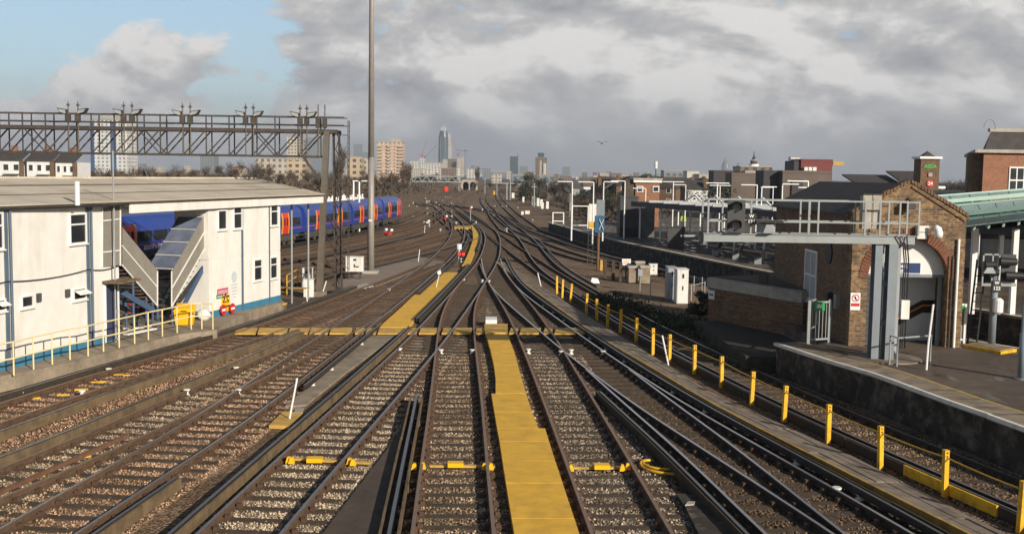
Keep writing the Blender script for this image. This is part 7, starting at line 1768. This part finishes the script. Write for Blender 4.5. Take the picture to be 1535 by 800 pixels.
# construction around it
def crane(px, pyb, pyt, jx, jy, Y, mat, lab, counter=-6):
    x, z0 = AT(px, pyb, Y); _, z1 = AT(px, pyt, Y); X1, Z1 = AT(jx, jy, Y); s = Y / FOC
    r = thing('tower_crane', lab, 'crane', (x, Y, max(z0 - 40, 0))); w = .8 * s
    MB().bar((x, Y, max(z0 - 40, 0)), (x, Y, z1), w).build('mast', mat, r); MB().bar((x, Y, z1), (X1, Y, Z1), w * .7).build('jib', mat, r)
    MB().bar((x, Y, z1), (x + counter * s, Y, z1 + 1 * s), w).build('counter_jib', mat, r); MB().box(x - 1.3 * s, x + 1.3 * s, Y - s, Y + s, z1 - 1.5 * s, z1 + 1.5 * s).build('cab', mat, r)
m_crane = M('crane_red', (.50, .05, .09), .5, var=.1); m_crgrey = M('crane_grey', (.12, .14, .15), .6)
crane(632.5, 238, 233, 640, 209, 2600, m_crane, 'red luffing crane left of the glass tower, jib raised right'); crane(637, 240, 236, 655, 217, 2700, m_crgrey, 'thin grey crane jib just left of the glass tower', -3)
crane(686, 238, 232, 678, 206, 2600, m_crane, 'red luffing crane right of the glass tower, jib raised left', 4); crane(697, 252, 226, 705, 227, 2600, m_crgrey, 'grey hammerhead crane right of the red crane', -14)
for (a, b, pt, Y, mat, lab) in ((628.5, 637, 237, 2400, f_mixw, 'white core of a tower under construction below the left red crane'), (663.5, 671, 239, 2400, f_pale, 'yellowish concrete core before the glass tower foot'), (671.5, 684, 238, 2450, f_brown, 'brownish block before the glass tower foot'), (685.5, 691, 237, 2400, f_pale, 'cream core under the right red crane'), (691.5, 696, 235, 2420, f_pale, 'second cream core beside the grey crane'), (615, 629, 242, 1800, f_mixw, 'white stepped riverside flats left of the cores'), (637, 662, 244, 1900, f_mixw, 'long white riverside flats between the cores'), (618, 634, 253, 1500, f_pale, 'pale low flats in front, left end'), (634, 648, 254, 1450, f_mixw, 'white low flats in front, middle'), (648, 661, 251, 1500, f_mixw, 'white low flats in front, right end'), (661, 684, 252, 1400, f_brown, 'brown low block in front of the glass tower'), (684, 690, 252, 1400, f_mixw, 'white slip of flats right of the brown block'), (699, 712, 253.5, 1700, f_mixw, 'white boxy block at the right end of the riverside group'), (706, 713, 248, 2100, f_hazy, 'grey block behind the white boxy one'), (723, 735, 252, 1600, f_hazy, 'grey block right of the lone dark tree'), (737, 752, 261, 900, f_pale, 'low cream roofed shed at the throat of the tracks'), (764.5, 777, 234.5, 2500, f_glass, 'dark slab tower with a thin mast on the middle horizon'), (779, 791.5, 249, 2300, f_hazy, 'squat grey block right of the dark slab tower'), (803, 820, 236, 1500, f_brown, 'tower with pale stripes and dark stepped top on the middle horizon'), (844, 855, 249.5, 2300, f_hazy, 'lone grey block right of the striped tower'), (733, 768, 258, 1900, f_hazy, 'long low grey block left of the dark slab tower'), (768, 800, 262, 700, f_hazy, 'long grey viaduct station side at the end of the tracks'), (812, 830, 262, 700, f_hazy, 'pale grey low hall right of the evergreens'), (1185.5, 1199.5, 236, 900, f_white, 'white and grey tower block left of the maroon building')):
    r = block('distant_building', lab, 'building', a, b, pt, Y, mat)
    if 'with pale stripes' in lab:
        x0, zt = AT(a, pt, Y); x1, _ = AT(b, pt, Y)
        MB().box(x0 + 3, x1 - 4, Y + 2, Y + 10, zt, AT(810, 229, Y)[1]).build('stepped_top', f_glass, r); MB().box(x0 + 5.5, x0 + 8.5, Y - 1, Y - .02, 0, zt - 4).build('pale_stripe', m_concl, r); MB().box(x0 + 10.5, x1 - 1, Y - 1, Y - .02, 0, zt - 8).build('pale_stripe', f_mixw, r)
    if 'thin mast' in lab: xm, zm = AT(776, 231, Y); MB().bar((xm, Y, zm - 30), (xm, Y, zm), 2).build('mast', m_crgrey, r)
R = random.Random(5)
for k in range(70):
    px = R.choice([R.uniform(700, 1150), R.uniform(855, 1100)]); Y = R.uniform(1100, 3800); pw = R.uniform(4, 16); yh = 262 + .015 * (px - 767); pt = yh - R.uniform(-1.5, 5.5) - (2 if R.random() < .1 else 0)
    block('distant_building', 'small hazy building on the far right skyline', 'building', px, px + pw, pt, Y, R.choice([f_hazy, f_mixw, f_pale, f_brown, f_hazy]), group='small hazy buildings on the far skyline')
for k in range(26):
    px = R.uniform(190, 620); Y = R.uniform(900, 2500); pw = R.uniform(6, 18); yh = 262 + .015 * (px - 767); block('distant_building', 'small hazy building on the far left skyline', 'building', px, px + pw, yh - R.uniform(1, 9), Y, R.choice([f_hazy, f_pale, f_brown, f_hazy]), group='small hazy buildings on the far left skyline')
for (px, pw, pt, lab) in ((1088, 13, 238, 'ghostly rounded glass tower on the right horizon, wider one'), (1107, 9, 243, 'ghostly rounded glass tower on the right horizon, slimmer one')):
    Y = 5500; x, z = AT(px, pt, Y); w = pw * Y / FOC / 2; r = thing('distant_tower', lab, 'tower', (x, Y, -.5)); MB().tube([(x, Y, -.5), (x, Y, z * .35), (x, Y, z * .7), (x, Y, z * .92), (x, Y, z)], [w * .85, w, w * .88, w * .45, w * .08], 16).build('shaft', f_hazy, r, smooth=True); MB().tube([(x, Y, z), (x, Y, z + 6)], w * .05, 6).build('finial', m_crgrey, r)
# spired civic building
r = block('civic_building', 'brown brick civic block with a dark lantern spire', 'building', 1110, 1158, 250, 520, f_brown, 18); x, z = AT(1132.5, 250, 520)
for (z0, z1, r0, r1, mat) in ((250, 246, 2.6, 2.4, m_upvc), (246, 241, 1.6, 1.6, m_slate), (241, 239, 1.9, 1.2, m_concl), (239, 234, 1.0, .5, m_slate), (234, 226, .3, .08, m_slate)): MB().tube([(x, 524, AT(1132, z0, 520)[1]), (x, 524, AT(1132, z1, 520)[1])], [r0, r1], 10).build('spire_stage', mat, r)
MB().box(x - 6, x + 7, 515, 519.9, 0, AT(1132, 256, 520)[1]).build('white_wing', m_concl, r)
# big sheds and shops on the right
r = block('retail_shed', 'big dark windowless shed, darker left half', 'shed', 1145, 1173, 259, 180, m_darkshed, 6)
r = block('retail_shed', 'big brown windowless shed, lighter right half', 'shed', 1173.5, 1246, 259, 178, m_brownshed, 6)
MB().box(AT(1189, 270, 177)[0], AT(1206, 270, 177)[0], 177.7, 177.98, 2, AT(1200, 269, 177)[1]).build('dark_door', m_darkshed, r); MB().box(AT(1239, 272, 177)[0], AT(1246, 272, 177)[0], 177.6, 177.95, 1, AT(1240, 272, 177)[1]).build('rust_panel', m_maroon, r)
block('retail_shed', 'low dark lean-to left of the dark shed', 'shed', 1097, 1144, 262, 200, m_brownshed, 6); block('retail_shed', 'dark gabled shed far left of the dark shed', 'shed', 1070, 1100, 258, 230, m_darkshed, 6)
def acs(r, x0, x1, zt, Y, d):
    for px in (1206, 1212.5, 1219): a, z = AT(px, 250.5, Y - 1); b, z2 = AT(px + 4.8, 258.5, Y - 1); MB().box(a, b, Y - 1, Y - .02, z2, z).build('air_unit', m_cabwhite, r)
    MB().box(x0 - 1.5, x0 - .01, Y + .5, Y + d, 0, zt).build('dark_side', m_darkshed, r)
block('maroon_building', 'maroon clad building with three white air units', 'building', 1201, 1248, 241, 250, m_maroon, 9, extras=acs)
block('yellow_hut', 'small yellow plant box on the roofs right of the maroon building', 'box', 1249, 1265, 244.5, 265, m_yboardw, 2, zb=AT(1257, 248, 265)[1])
# long slate roofs
for i, (a, b, pt, pb, Y, lab) in enumerate(((1262, 1328, 263, 280, 150, 'long dark slate roof with a white gutter, left length'), (1328, 1382, 258, 280, 148, 'dark slate roof with a white gutter, length beside the green lettered tower'))):
    x0, z1 = AT(a, pt, Y + 8); x1, _ = AT(b, pt, Y + 8); z0 = AT(a, pb, Y)[1]
    r = thing('shop_building', lab, 'building', ((x0 + x1) / 2, Y, -.5)); MB().box(x0, x1, Y, Y + 7.5, -.5, z0).build('wall', m_brickd, r); MB().extr([(x0, Y - .4, z0), (x1, Y - .4, z0), (x1, Y + 8, z1), (x0, Y + 8, z1)], (0, .02, .2)).build('roof', m_slate, r); MB().box(x0, x1, Y - .75, Y - .42, z0 - .15, z0 + .2).build('gutter', m_upvc, r)
r = thing('flat_roof_building', 'low building with a pale flat roof before the green lettered tower', 'building', (58, 118, -.5)); x0, z = AT(1385, 290, 105); x1 = AT(1475, 290, 105)[0]; MB().box(x0, x1, 105, 110, -.5, z).build('wall', m_concl, r); MB().box(x0 - .3, x1, 104.7, 110, z, z + .3).build('roof', m_white2, r)
# supermarket tower
Y = 140; x0, zt = AT(1381, 238, Y); x1, _ = AT(1409, 238, Y); zb = AT(1390, 282, Y)[1]; w = x1 - x0
r = thing('sign_tower', 'square brick tower with green lettering and a red round sign', 'tower', ((x0 + x1) / 2, Y, -.5)); MB().box(x0, x1, Y, Y + w, -.5, zt).build('wall', m_brickd, r); MB().box(x0 - .25, x1 + .25, Y - .25, Y + w + .25, zt, zt + .3).build('cornice', m_upvc, r)
mb = MB(); c = ((x0 + x1) / 2, Y + w / 2, zt + .3 + .75); n0 = [(x0 + .4, Y + .4, zt + .3), (x1 - .4, Y + .4, zt + .3), (x1 - .4, Y + w - .4, zt + .3), (x0 + .4, Y + w - .4, zt + .3)]
for k in range(4): mb.face([n0[k], n0[(k + 1) % 4], c])
mb.face(n0[::-1]); mb.build('pyramid_roof', m_slate, r)
em_g, nt, b = new_mat('green_lit_letters'); n_ = nd(nt, 'ShaderNodeTexNoise', i_Scale=6.0); nt.links.new(ramp(nt, n_.outputs['Fac'], [(.3, (.03, .35, .05)), (.7, (.06, .5, .08))]).outputs['Color'], b.inputs['Base Color'])
text('ASDA', r, em_g, ((x0 + x1) / 2, Y - .03, AT(1395, 249.5, Y)[1]), (1, 0), .62, ext=.02, bold=.02)
xc_, zc_ = AT(1394, 275, Y); d = MB().tube([(xc_, Y - .12, zc_), (xc_, Y - .01, zc_)], .47, 20).build('round_sign', m_red, r); text('24', d, m_text, (xc_, Y - .14, zc_), (1, 0), .62, ext=.008, bold=.01)
xa, za = AT(1394, 262, Y); MB().box(xa - .25, xa + .25, Y - .15, Y - .01, za - .25, za + .25).build('emblem', m_concl, r)
# big brick block, top right
Y = 92; x0, zt = AT(1475, 229, Y); x1 = AT(1640, 229, Y)[0]
r = thing('brick_block', 'large red brick block with a dark mansard roof at the right edge', 'building', (x0, Y, -.5)); SK = 6.9
MB().hexa([(x0, Y, -.5), (x1, Y, -.5), (x1 + SK, Y + 18, -.5), (x0 + SK, Y + 18, -.5), (x0, Y, zt), (x1, Y, zt), (x1 + SK, Y + 18, zt), (x0 + SK, Y + 18, zt)]).build('wall', m_brickred, r)
MB().hexa([(x0 - .8, Y + 1.2, -.5), (x0 - .01 + .38, Y + 1.0, -.5), (x0 + SK, Y + 18, -.5), (x0 + SK - .8, Y + 18, -.5), (x0 - .8, Y + 1.2, zt), (x0 + .37, Y + 1.0, zt), (x0 + SK, Y + 18, zt), (x0 + SK - .8, Y + 18, zt)]).build('side_wall', m_brickd, r)
MB().hexa([(x0 - .9, Y - .35, zt), (x1, Y - .35, zt), (x1 + SK, Y + 18.3, zt), (x0 - .9 + SK, Y + 18.3, zt), (x0 - .9, Y - .35, zt + .28), (x1, Y - .35, zt + .28), (x1 + SK, Y + 18.3, zt + .28), (x0 - .9 + SK, Y + 18.3, zt + .28)]).build('cornice', m_concl, r); zm = AT(1490, 198, Y + 2)[1]
MB().hexa([(x0 + .2, Y + .3, zt + .28), (x1, Y + .3, zt + .28), (x1 + SK, Y + 17, zt + .28), (x0 + .2 + SK, Y + 17, zt + .28), (x0 + 1.2, Y + 1.6, zm), (x1, Y + 1.6, zm), (x1 + SK, Y + 15, zm), (x0 + 1.2 + SK, Y + 15, zm)]).build('mansard_roof', m_slate, r); MB().box(x0 + 1.1, x1, Y + 1.5, Y + 2.0, zm, zm + .3).build('roof_rim', m_concl, r)
for (a, b) in ((1513, 1534), (1560, 1580)):
    xa, z1 = AT(a, 250, Y); xb, z0 = AT(b, 290, Y); wd = MB().box(xa, xb, Y - .08, Y - .003, z0, z1).build('window', m_upvc, r)
    for k in range(2):
        for j in range(2): MB().box(xa + .12 + k * (xb - xa - .1) / 2, xa - .02 + (k + 1) * (xb - xa - .1) / 2, Y - .12, Y - .08, z0 + .12 + j * (z1 - z0 - .1) / 2, z0 - .02 + (j + 1) * (z1 - z0 - .1) / 2).build('pane', m_pane, wd)
MB().tube([(x0 + 1.0 + .5 * math.cos(t), Y + 1.4, zm + .3 + .75 * math.sin(t)) for t in [math.pi * k / 8 for k in range(9)]], .04, 6).build('ladder_hoop', m_lsteel, r)
# little houses of the far bank
hp = None
for k in range(60):
    px = R.uniform(895, 1160); Y = R.uniform(230, 560); x, _ = AT(px, 300, Y)
    if k % 4 == 0 or hp is None:
        hp = thing('brick_house', '', 'house', (x, Y, -.5), 'small brick houses on the right bank'); w, d, h = U(5.5, 8), U(7, 9), U(4, 5.2)
        wl = MB().box(-w / 2, w / 2, 0, d, 0, h).build('wall', R.choice([m_brickd, m_brickd, m_brownshed, m_concl, m_white2]), hp, local=True)
        MB().extr([(-w / 2 - .2, -.2, h), (w / 2 + .2, -.2, h), (0, -.2, h + 2.2)], (0, d + .4, 0)).build('roof', R.choice([m_slate, m_slate, m_dktimber, m_brownshed]), hp, local=True)
        MB().box(-w / 2 + .3, -w / 2 + 1.1, d / 2, d / 2 + .9, h, h + 2.4).build('chimney', m_brickd, hp, local=True)
        for fl in (0, 1):
            for s in (-1, 1): wd = MB().box(s * w * .25 - .55, s * w * .25 + .55, -.06, -.003, .9 + fl * 2.7, 2.3 + fl * 2.7).build('window', m_upvc, hp, local=True); MB().box(s * w * .25 - .42, s * w * .25 + .42, -.09, -.06, 1.0 + fl * 2.7, 2.2 + fl * 2.7).build('pane', m_pane, wd, local=True)
        o = hp
    else: o = copy_tree(hp)
    o.location = (x, Y, -.5); o.rotation_euler = (0, 0, R.choice([0, .3, -.4, 1.4, 1.6])); o['label'] = 'small dark roofed house on the bank beyond the curved platform'
for (a, b, pt, Y, mat, lab) in ((858, 905, 286, 270, m_cabgrey, 'long low grey shed beyond the platform ramp'), (820, 838, 277, 310, m_brownshed, 'cream fronted low hut right of the dark trees'), (995, 1018, 281, 270, m_brownshed, 'low brown shed right of the signal cabin'), (1030, 1048, 257, 600, f_mixw, 'bright white stepped flats on the right skyline'), (1048, 1072, 262, 480, f_cream, 'cream and orange flats on the right skyline'), (995, 1030, 256, 700, f_hazy, 'grey flat topped office on the right skyline')):
    block('low_building', lab, 'building', a, b, pt, Y, mat, 14)
x, z = AT(983.5, 242, 330); r = thing('mobile_mast', 'slender mobile phone mast above the brick signal cabin', 'mast', (x, 330, -.5)); MB().tube([(x, 330, -.5), (x, 330, z - 2)], [.35, .2], 8).build('pole', m_crgrey, r); MB().tube([(x, 330, z - 2.2), (x, 330, z)], .5, 8).build('antenna', m_cabwhite, r)
# ------------------------------------------------------------------ far railway structures
Y = 430; x0, zt = AT(613.5, 263.5, Y); x1, _ = AT(690, 264.5, Y); zb = AT(650, 272.5, Y)[1]
r = thing('signal_gantry', 'far pale grey lattice gantry spanning the left hand lines', 'gantry', (x0, Y, -.2))
for yy in (Y, Y + 1.5):
    for z in (zt, zb): MB().bar((x0, yy, z), (x1, yy, z), .42).build('chord', m_lsteel, r)
    n = 12
    for k in range(n):
        a, b = x0 + (x1 - x0) * k / n, x0 + (x1 - x0) * (k + 1) / n; MB().bar((a, yy, zb if k % 2 else zt), (b, yy, zt if k % 2 else zb), .22).build('lattice', m_lsteel, r)
for x in (x0 + .3, x1 - .3): MB().box(x - .4, x + .4, Y, Y + 1.5, -.3, zt + .2).build('leg', m_lsteel, r)
MB().box(x0 + .8, x0 + 4, Y, Y + 2, -.3, zb).build('equipment_room', m_darkshed, r)
Y = 460; x0, zt = AT(690, 269, Y); x1, _ = AT(716, 269, Y); zm = AT(703, 283, Y)[1]; w = x1 - x0
r = thing('arched_bridge', 'small white bridge front with twin arches at the far throat', 'bridge', (x0, Y, -.5))
def arch_pts(c, rad, z0): return [(c + rad * math.cos(t), z0 + rad * math.sin(t)) for t in [math.pi - math.pi * k / 12 for k in range(13)]]
z0 = -.5; ou = [(x0, z0), (x0, zt - 1.0), (x0 + w * .15, zt), (x1 - w * .15, zt), (x1, zt - 1.0), (x1, z0)]
rad = w * .17
inn = []
for c in (x1 - w * .28, x0 + w * .32): inn += [(c + rad, z0)] + arch_pts(c, rad, zt - rad - 1.0)[::-1] + [(c - rad, z0)]
MB().extr([(x, Y, z) for x, z in ou + inn], (0, 3, 0)).build('front_wall', m_concl, r); MB().box(x0 + .1, x1 - .1, Y + 12, Y + 13, z0, zt - 1.2).build('rear_wall', m_darkshed, r); MB().box(x0, x1, Y + 3.01, Y + 12, zt - 1.2, zt - .8).build('deck', m_conc, r)
Y = 290; x0, z = AT(738, 274.5, Y); x1, _ = AT(835, 275.5, Y); r = thing('wire_gantry', 'thin grey far gantry beam crossing the right hand lines', 'gantry', (x1, Y, -.2)); MB().bar((x0, Y, z), (x1, Y, z), .30).build('beam', m_lsteel, r)
for x in (x1 - .1, x0 + 4): MB().bar((x, Y, -.3), (x, Y, z - .16), .34).build('post', m_lsteel, r)
xx, zz = AT(765, 290, Y); MB().bar((xx, Y - .3, -.3), (xx, Y - .3, AT(765, 266, Y)[1]), .3).build('signal_post', m_lsteel, r)
x, y = G(671, 287, -.2); x, Y = AT(669, 285, 330)[0], 330; r = thing('red_board', 'red square board standing far up the left hand lines', 'board', (x, Y, -.2)); MB().box(x - .55, x + .55, Y, Y + .1, 1.2, 2.6).build('plate', M('bright_red_board', (.75, .06, .03), .4, var=.08), r)
for s in (-.3, .3): MB().bar((x + s, Y + .05, -.3), (x + s, Y + .05, 1.2), .1).build('leg', m_steel, r)
x, Y = AT(741, 284, 320)[0], 320; r = thing('yellow_marker', 'small yellow marker board at the far throat', 'board', (x, Y, -.2)); MB().box(x - .25, x + .25, Y, Y + .08, .6, 1.7).build('plate', m_yellow, r); MB().bar((x, Y + .04, -.3), (x, Y + .04, .6), .1).build('leg', m_steel, r)
# signal with a diagonal indicator, right bank
x, Y = AT(854, 330, 165)[0], 165; r = thing('route_signal', 'tall far signal with a slanted indicator box beside the white lamp', 'signal', (x, Y, -.2)); MB().tube([(x, Y, -.2), (x, Y, AT(854, 290, Y)[1])], .12, 8).build('post', m_lsteel, r); a = AT(847, 281, Y); b = AT(854, 288, Y); MB().bar((a[0], Y, a[1]), (b[0], Y, b[1]), .35, .45).build('indicator', m_siggrey, r); MB().box(x - .4, x + .4, Y - .1, Y + .2, AT(854, 303, Y)[1], AT(854, 291, Y)[1]).build('head', m_siggrey, r)
for i, (px, pt, Y) in enumerate(((587, 256, 200), (745, 262, 360), (727, 266, 380), (801, 275, 220))):
    x, z = AT(px, pt, Y); r = thing('line_post', ['dark timber pole behind the train end', 'slim grey post at the throat under the dark lone tree, right one', 'slim grey post with a green lamp near the arches', 'thin grey post before the evergreens'][i], 'post', (x, Y, -.2)); MB().tube([(x, Y, -.3), (x, Y, z)], [.16, .11], 8).build('shaft', m_steel if i == 0 else m_lsteel, r); MB().box(x - .5, x + .5, Y - .1, Y + .1, z - .8, z - .6).build('crossarm', m_steel if i == 0 else m_lsteel, r)
x, z = AT(723, 271, 379); MB
# ground position signals and small boxes scattered over the throat
R = random.Random(9)
sg = None
for k in range(46):
    Y = R.uniform(125, 330); px = R.uniform(610, 720) if R.random() < .55 else R.uniform(700, 800); x = AT(px, 300, Y)[0]
    if sg is None:
        sg = o = thing('trackside_box', '', 'trackside box', (x, Y, -.2), 'small pale boxes scattered along the tracks')
        MB().box(-.18, .18, -.14, .14, 0, .42).build('body', m_cabgrey, o, local=True); MB().box(-.21, .21, -.17, .17, .42, .46).build('lid', m_cabgrey, o, local=True)
    else: o = copy_tree(sg)
    s = R.uniform(.35, .85); o.scale = (s, s, s * R.uniform(.7, 1.4)); o.location = (x, Y, -.22); o.rotation_euler = (0, 0, R.uniform(0, 3)); o['label'] = 'small pale box on the ballast of the distant track throat'
for i, (px, py) in enumerate(((577, 352), (585, 353), (668, 330), (705, 332), (641, 338))):
    x, y = G(px, py, -.2); r = thing('ground_signal', ['small red and white ground signal by the train tracks, left one', 'small red and white ground signal by the train tracks, right one', 'red and white ground signal inside the bending main line', 'white topped signal post with a red arm at the head of the far yellow walkway', 'tiny round white ground signal on the far sidings'][i], 'signal', (x, y, -.2)); h = 2.0 if i == 3 else .55
    MB().box(x - .18, x + .18, y, y + .2, -.2 if i < 3 else h - .45, .2 if i < 3 else h - .25).build('red_head', m_red if i != 4 else m_signwhite, r); MB().tube([(x + .18, y - .05, h - .15), (x + .18, y + .05, h - .15)], .15, 12).build('white_disc', m_signwhite, r); MB().tube([(x, y + .1, -.2), (x, y + .1, h)], .07, 8).build('post', m_lsteel, r)
# pale fence and frame behind the train
fx0, fx1 = AT(430, 298, 128)[0], AT(545, 292, 150)[0]
r = thing('palisade_fence', 'pale palisade fence behind the blue train', 'fence', (fx0, 128, -.3))
for k in range(60):
    t = k / 59; x = fx0 + (fx1 - fx0) * t; y = 128 + 22 * t; MB().box(x - .10, x + .10, y, y + .05, -.3, 3.3 + U(-.3, .4)).build('pale', m_upvc, r)
for z in (.5, 2.4): MB().bar((fx0, 128.1, z), (fx1, 150.1, z), .08).build('rail', m_upvc, r)
for k, px in enumerate((530, 538.5)):
    x, z = AT(px, 272, 120); r = thing('lamp_column', ('left' if k == 0 else 'right') + ' of two slim white lamp columns behind the train, by the tall mast', 'lamp', (x, 120, -.3)); MB().tube([(x, 120, -.3), (x, 120, z)], [.12, .09], 8).build('column', m_upvc, r); MB().box(x - .1, x + .9, 119.9, 120.1, z, z + .12).build('lantern', m_upvc, r)
# gull
x, z = AT(902, 215, 120); r = thing('gull', 'lone dark gull gliding high over the tracks', 'bird', (x, 120, z))
mb = MB(); bz = z
mb.tube([(x - .10, 120.25, bz), (x - .06, 120.1, bz), (x, 120, bz + .01), (x + .08, 119.85, bz), (x + .11, 119.75, bz + .01)], [.01, .06, .08, .05, .015], 8)
for s in (-1, 1):
    mb.face([(x + s * .05, 120.1, bz + .03), (x + s * .05, 119.9, bz + .03), (x + s * .40, 119.93, bz + .26), (x + s * .40, 120.12, bz + .22)]); mb.face([(x + s * .40, 120.12, bz + .22), (x + s * .40, 119.93, bz + .27), (x + s * .78, 120.12, bz + .06)])
mb.build('body', M('gull_plumage', (.10, .10, .11), .8, var=.4, scale=8), r)

# ------------------------------------------------------------------ light, sky, air, camera
EL, AZX, AZY = math.radians(22), -.62, .785
sun = bpy.data.lights.new('sun', 'SUN'); sun.energy = SUN_E; sun.angle = math.radians(.55); sun.color = (1, .90, .76)
so = bpy.data.objects.new('sun', sun); COL.objects.link(so)
d = Vector((AZX * math.cos(EL), AZY * math.cos(EL), -math.sin(EL))); so.rotation_euler = d.to_track_quat('-Z', 'Y').to_euler(); so.location = (0, -20, 40)
W = bpy.data.worlds.new('World'); SC.world = W; W.use_nodes = True; nt = W.node_tree; L = nt.links
bg = nt.nodes['Background']; bg.inputs['Strength'].default_value = .10
sky = nd(nt, 'ShaderNodeTexSky'); sky.sky_type = 'NISHITA'; sky.sun_disc = False; sky.sun_elevation = EL; sky.sun_rotation = math.atan2(-AZX, -AZY); sky.altitude = 30; sky.air_density = 1.0; sky.dust_density = 1.5; sky.ozone_density = 1.2
tc = nd(nt, 'ShaderNodeTexCoord'); sp = nd(nt, 'ShaderNodeSeparateXYZ'); L.new(tc.outputs['Generated'], sp.inputs[0])
def ma(op, a, b=None, c=None):
    n = nd(nt, 'ShaderNodeMath', operation=op)
    for i, v in enumerate((a, b, c)):
        if v is None: continue
        if isinstance(v, (int, float)): n.inputs[i].default_value = v
        else: L.new(v, n.inputs[i])
    return n.outputs[0]
zc = ma('MAXIMUM', sp.outputs[2], .0)
cb = nd(nt, 'ShaderNodeCombineXYZ'); L.new(sp.outputs[0], cb.inputs[0]); L.new(sp.outputs[1], cb.inputs[1]); L.new(ma('MULTIPLY', zc, 1.75), cb.inputs[2])
def cloud(scale, loc, det=9.0, rough=.56, dist=.25):
    mp = nd(nt, 'ShaderNodeMapping'); L.new(cb.outputs[0], mp.inputs[0]); mp.inputs['Location'].default_value = loc
    n = nd(nt, 'ShaderNodeTexNoise', i_Scale=scale, i_Detail=det, i_Roughness=rough, i_Distortion=dist); L.new(mp.outputs[0], n.inputs['Vector']); return n.outputs['Fac']
C0 = (SKY_X, SKY_Y, SKY_SEED)
n1 = cloud(5.2, C0, 11.0, .58, .22); n1b = cloud(5.2, (C0[0] + .012, C0[1], C0[2] + .036), 11.0, .58, .22)
n2 = cloud(13.0, (C0[0] + 3, C0[1] + 1, 2.0), 8.0, .6); n3 = cloud(2.6, (C0[0] + 7, C0[1] + 2, 4.0), 3.0, .5)
# open sky high on the left, thick overcast to the right
gap = ma('MULTIPLY', ma('MAXIMUM', ma('ADD', ma('MULTIPLY', sp.outputs[0], -1.0), -.02), 0.0), ma('MULTIPLY', ma('ADD', zc, -.015), 6.6))
cov = ma('SUBTRACT', ma('ADD', n1, .20), ma('MAXIMUM', gap, 0.0))
cov = ma('SUBTRACT', cov, ma('MULTIPLY', zc, .38))
mask = ramp(nt, cov, [(.48, (0, 0, 0)), (.52, (1, 1, 1))]).outputs['Color']
edge_ = ma('MULTIPLY', ma('SUBTRACT', n1, n1b), 1.9)
lum = ma('ADD', ma('ADD', edge_, ma('MULTIPLY', n2, .36)), ma('ADD', ma('MULTIPLY', n3, .70), ma('MULTIPLY', sp.outputs[0], -.16)))
shade = ramp(nt, lum, [(.27, (2.9, 2.95, 3.2)), (.43, (3.9, 3.92, 4.08)), (.55, (4.9, 4.82, 4.8)), (.70, (7.3, 7.1, 6.9))]).outputs['Color']
hz = ramp(nt, zc, [(0.0, (1, 1, 1)), (.035, (.55,) * 3), (.085, (0, 0, 0))]).outputs['Color']
hcol = mixc(nt, ramp(nt, sp.outputs[0], [(.0, (0, 0, 0)), (.45, (1, 1, 1))]).outputs['Color'], (4.6, 4.75, 5.0), (3.1, 3.25, 3.55))
cl = mixc(nt, ma('MULTIPLY', hz, .72), shade, hcol)
skyb = mixc(nt, 1.0, sky.outputs[0], SKYMUL, 'MULTIPLY')
skyb = mixc(nt, .4, skyb, (4.2, 5.4, 6.6))
mask2 = ma('MAXIMUM', mask, ma('MULTIPLY', hz, .9))
# sky above the view darkened, added only to cut fill and deepen shadows
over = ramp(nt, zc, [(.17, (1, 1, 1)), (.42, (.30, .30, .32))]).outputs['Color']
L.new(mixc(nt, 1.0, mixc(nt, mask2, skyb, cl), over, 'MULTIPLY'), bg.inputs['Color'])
# air
mh = bpy.data.materials.new('haze'); mh.use_nodes = True; nt2 = mh.node_tree; nt2.nodes.remove(nt2.nodes['Principled BSDF'])
pv = nt2.nodes.new('ShaderNodeVolumePrincipled'); pv.inputs['Color'].default_value = (.80, .88, 1, 1); pv.inputs['Density'].default_value = HAZE; pv.inputs['Anisotropy'].default_value = .2
nt2.links.new(pv.outputs[0], nt2.nodes['Material Output'].inputs['Volume'])
if HAZE > 0:
    o = MB().box(-6200, 6200, -150, 9200, -1.5, 240).build('haze', mh); tag(o, kind='stuff')
cam = bpy.data.cameras.new('camera'); co = bpy.data.objects.new('camera', cam); COL.objects.link(co); SC.camera = co
cam.sensor_width = 36; cam.lens = 36 * FOC / 1535; cam.clip_start = .1; cam.clip_end = 20000
from mathutils import Matrix
Mx = Matrix((RT, UPV, -FW)).transposed().to_4x4(); Mx.translation = Vector((0, 0, CAMH)); co.matrix_world = Mx
v = SC.view_settings; v.view_transform = 'Standard'; v.look = 'None'; v.exposure = EXPO; v.gamma = 1; v.use_curve_mapping = False
SC.render.engine = 'CYCLES'; SC.cycles.max_bounces = 5; SC.cycles.diffuse_bounces = 3; SC.cycles.glossy_bounces = 2; SC.cycles.transmission_bounces = 2; SC.cycles.volume_bounces = 0; SC.cycles.use_denoising = True
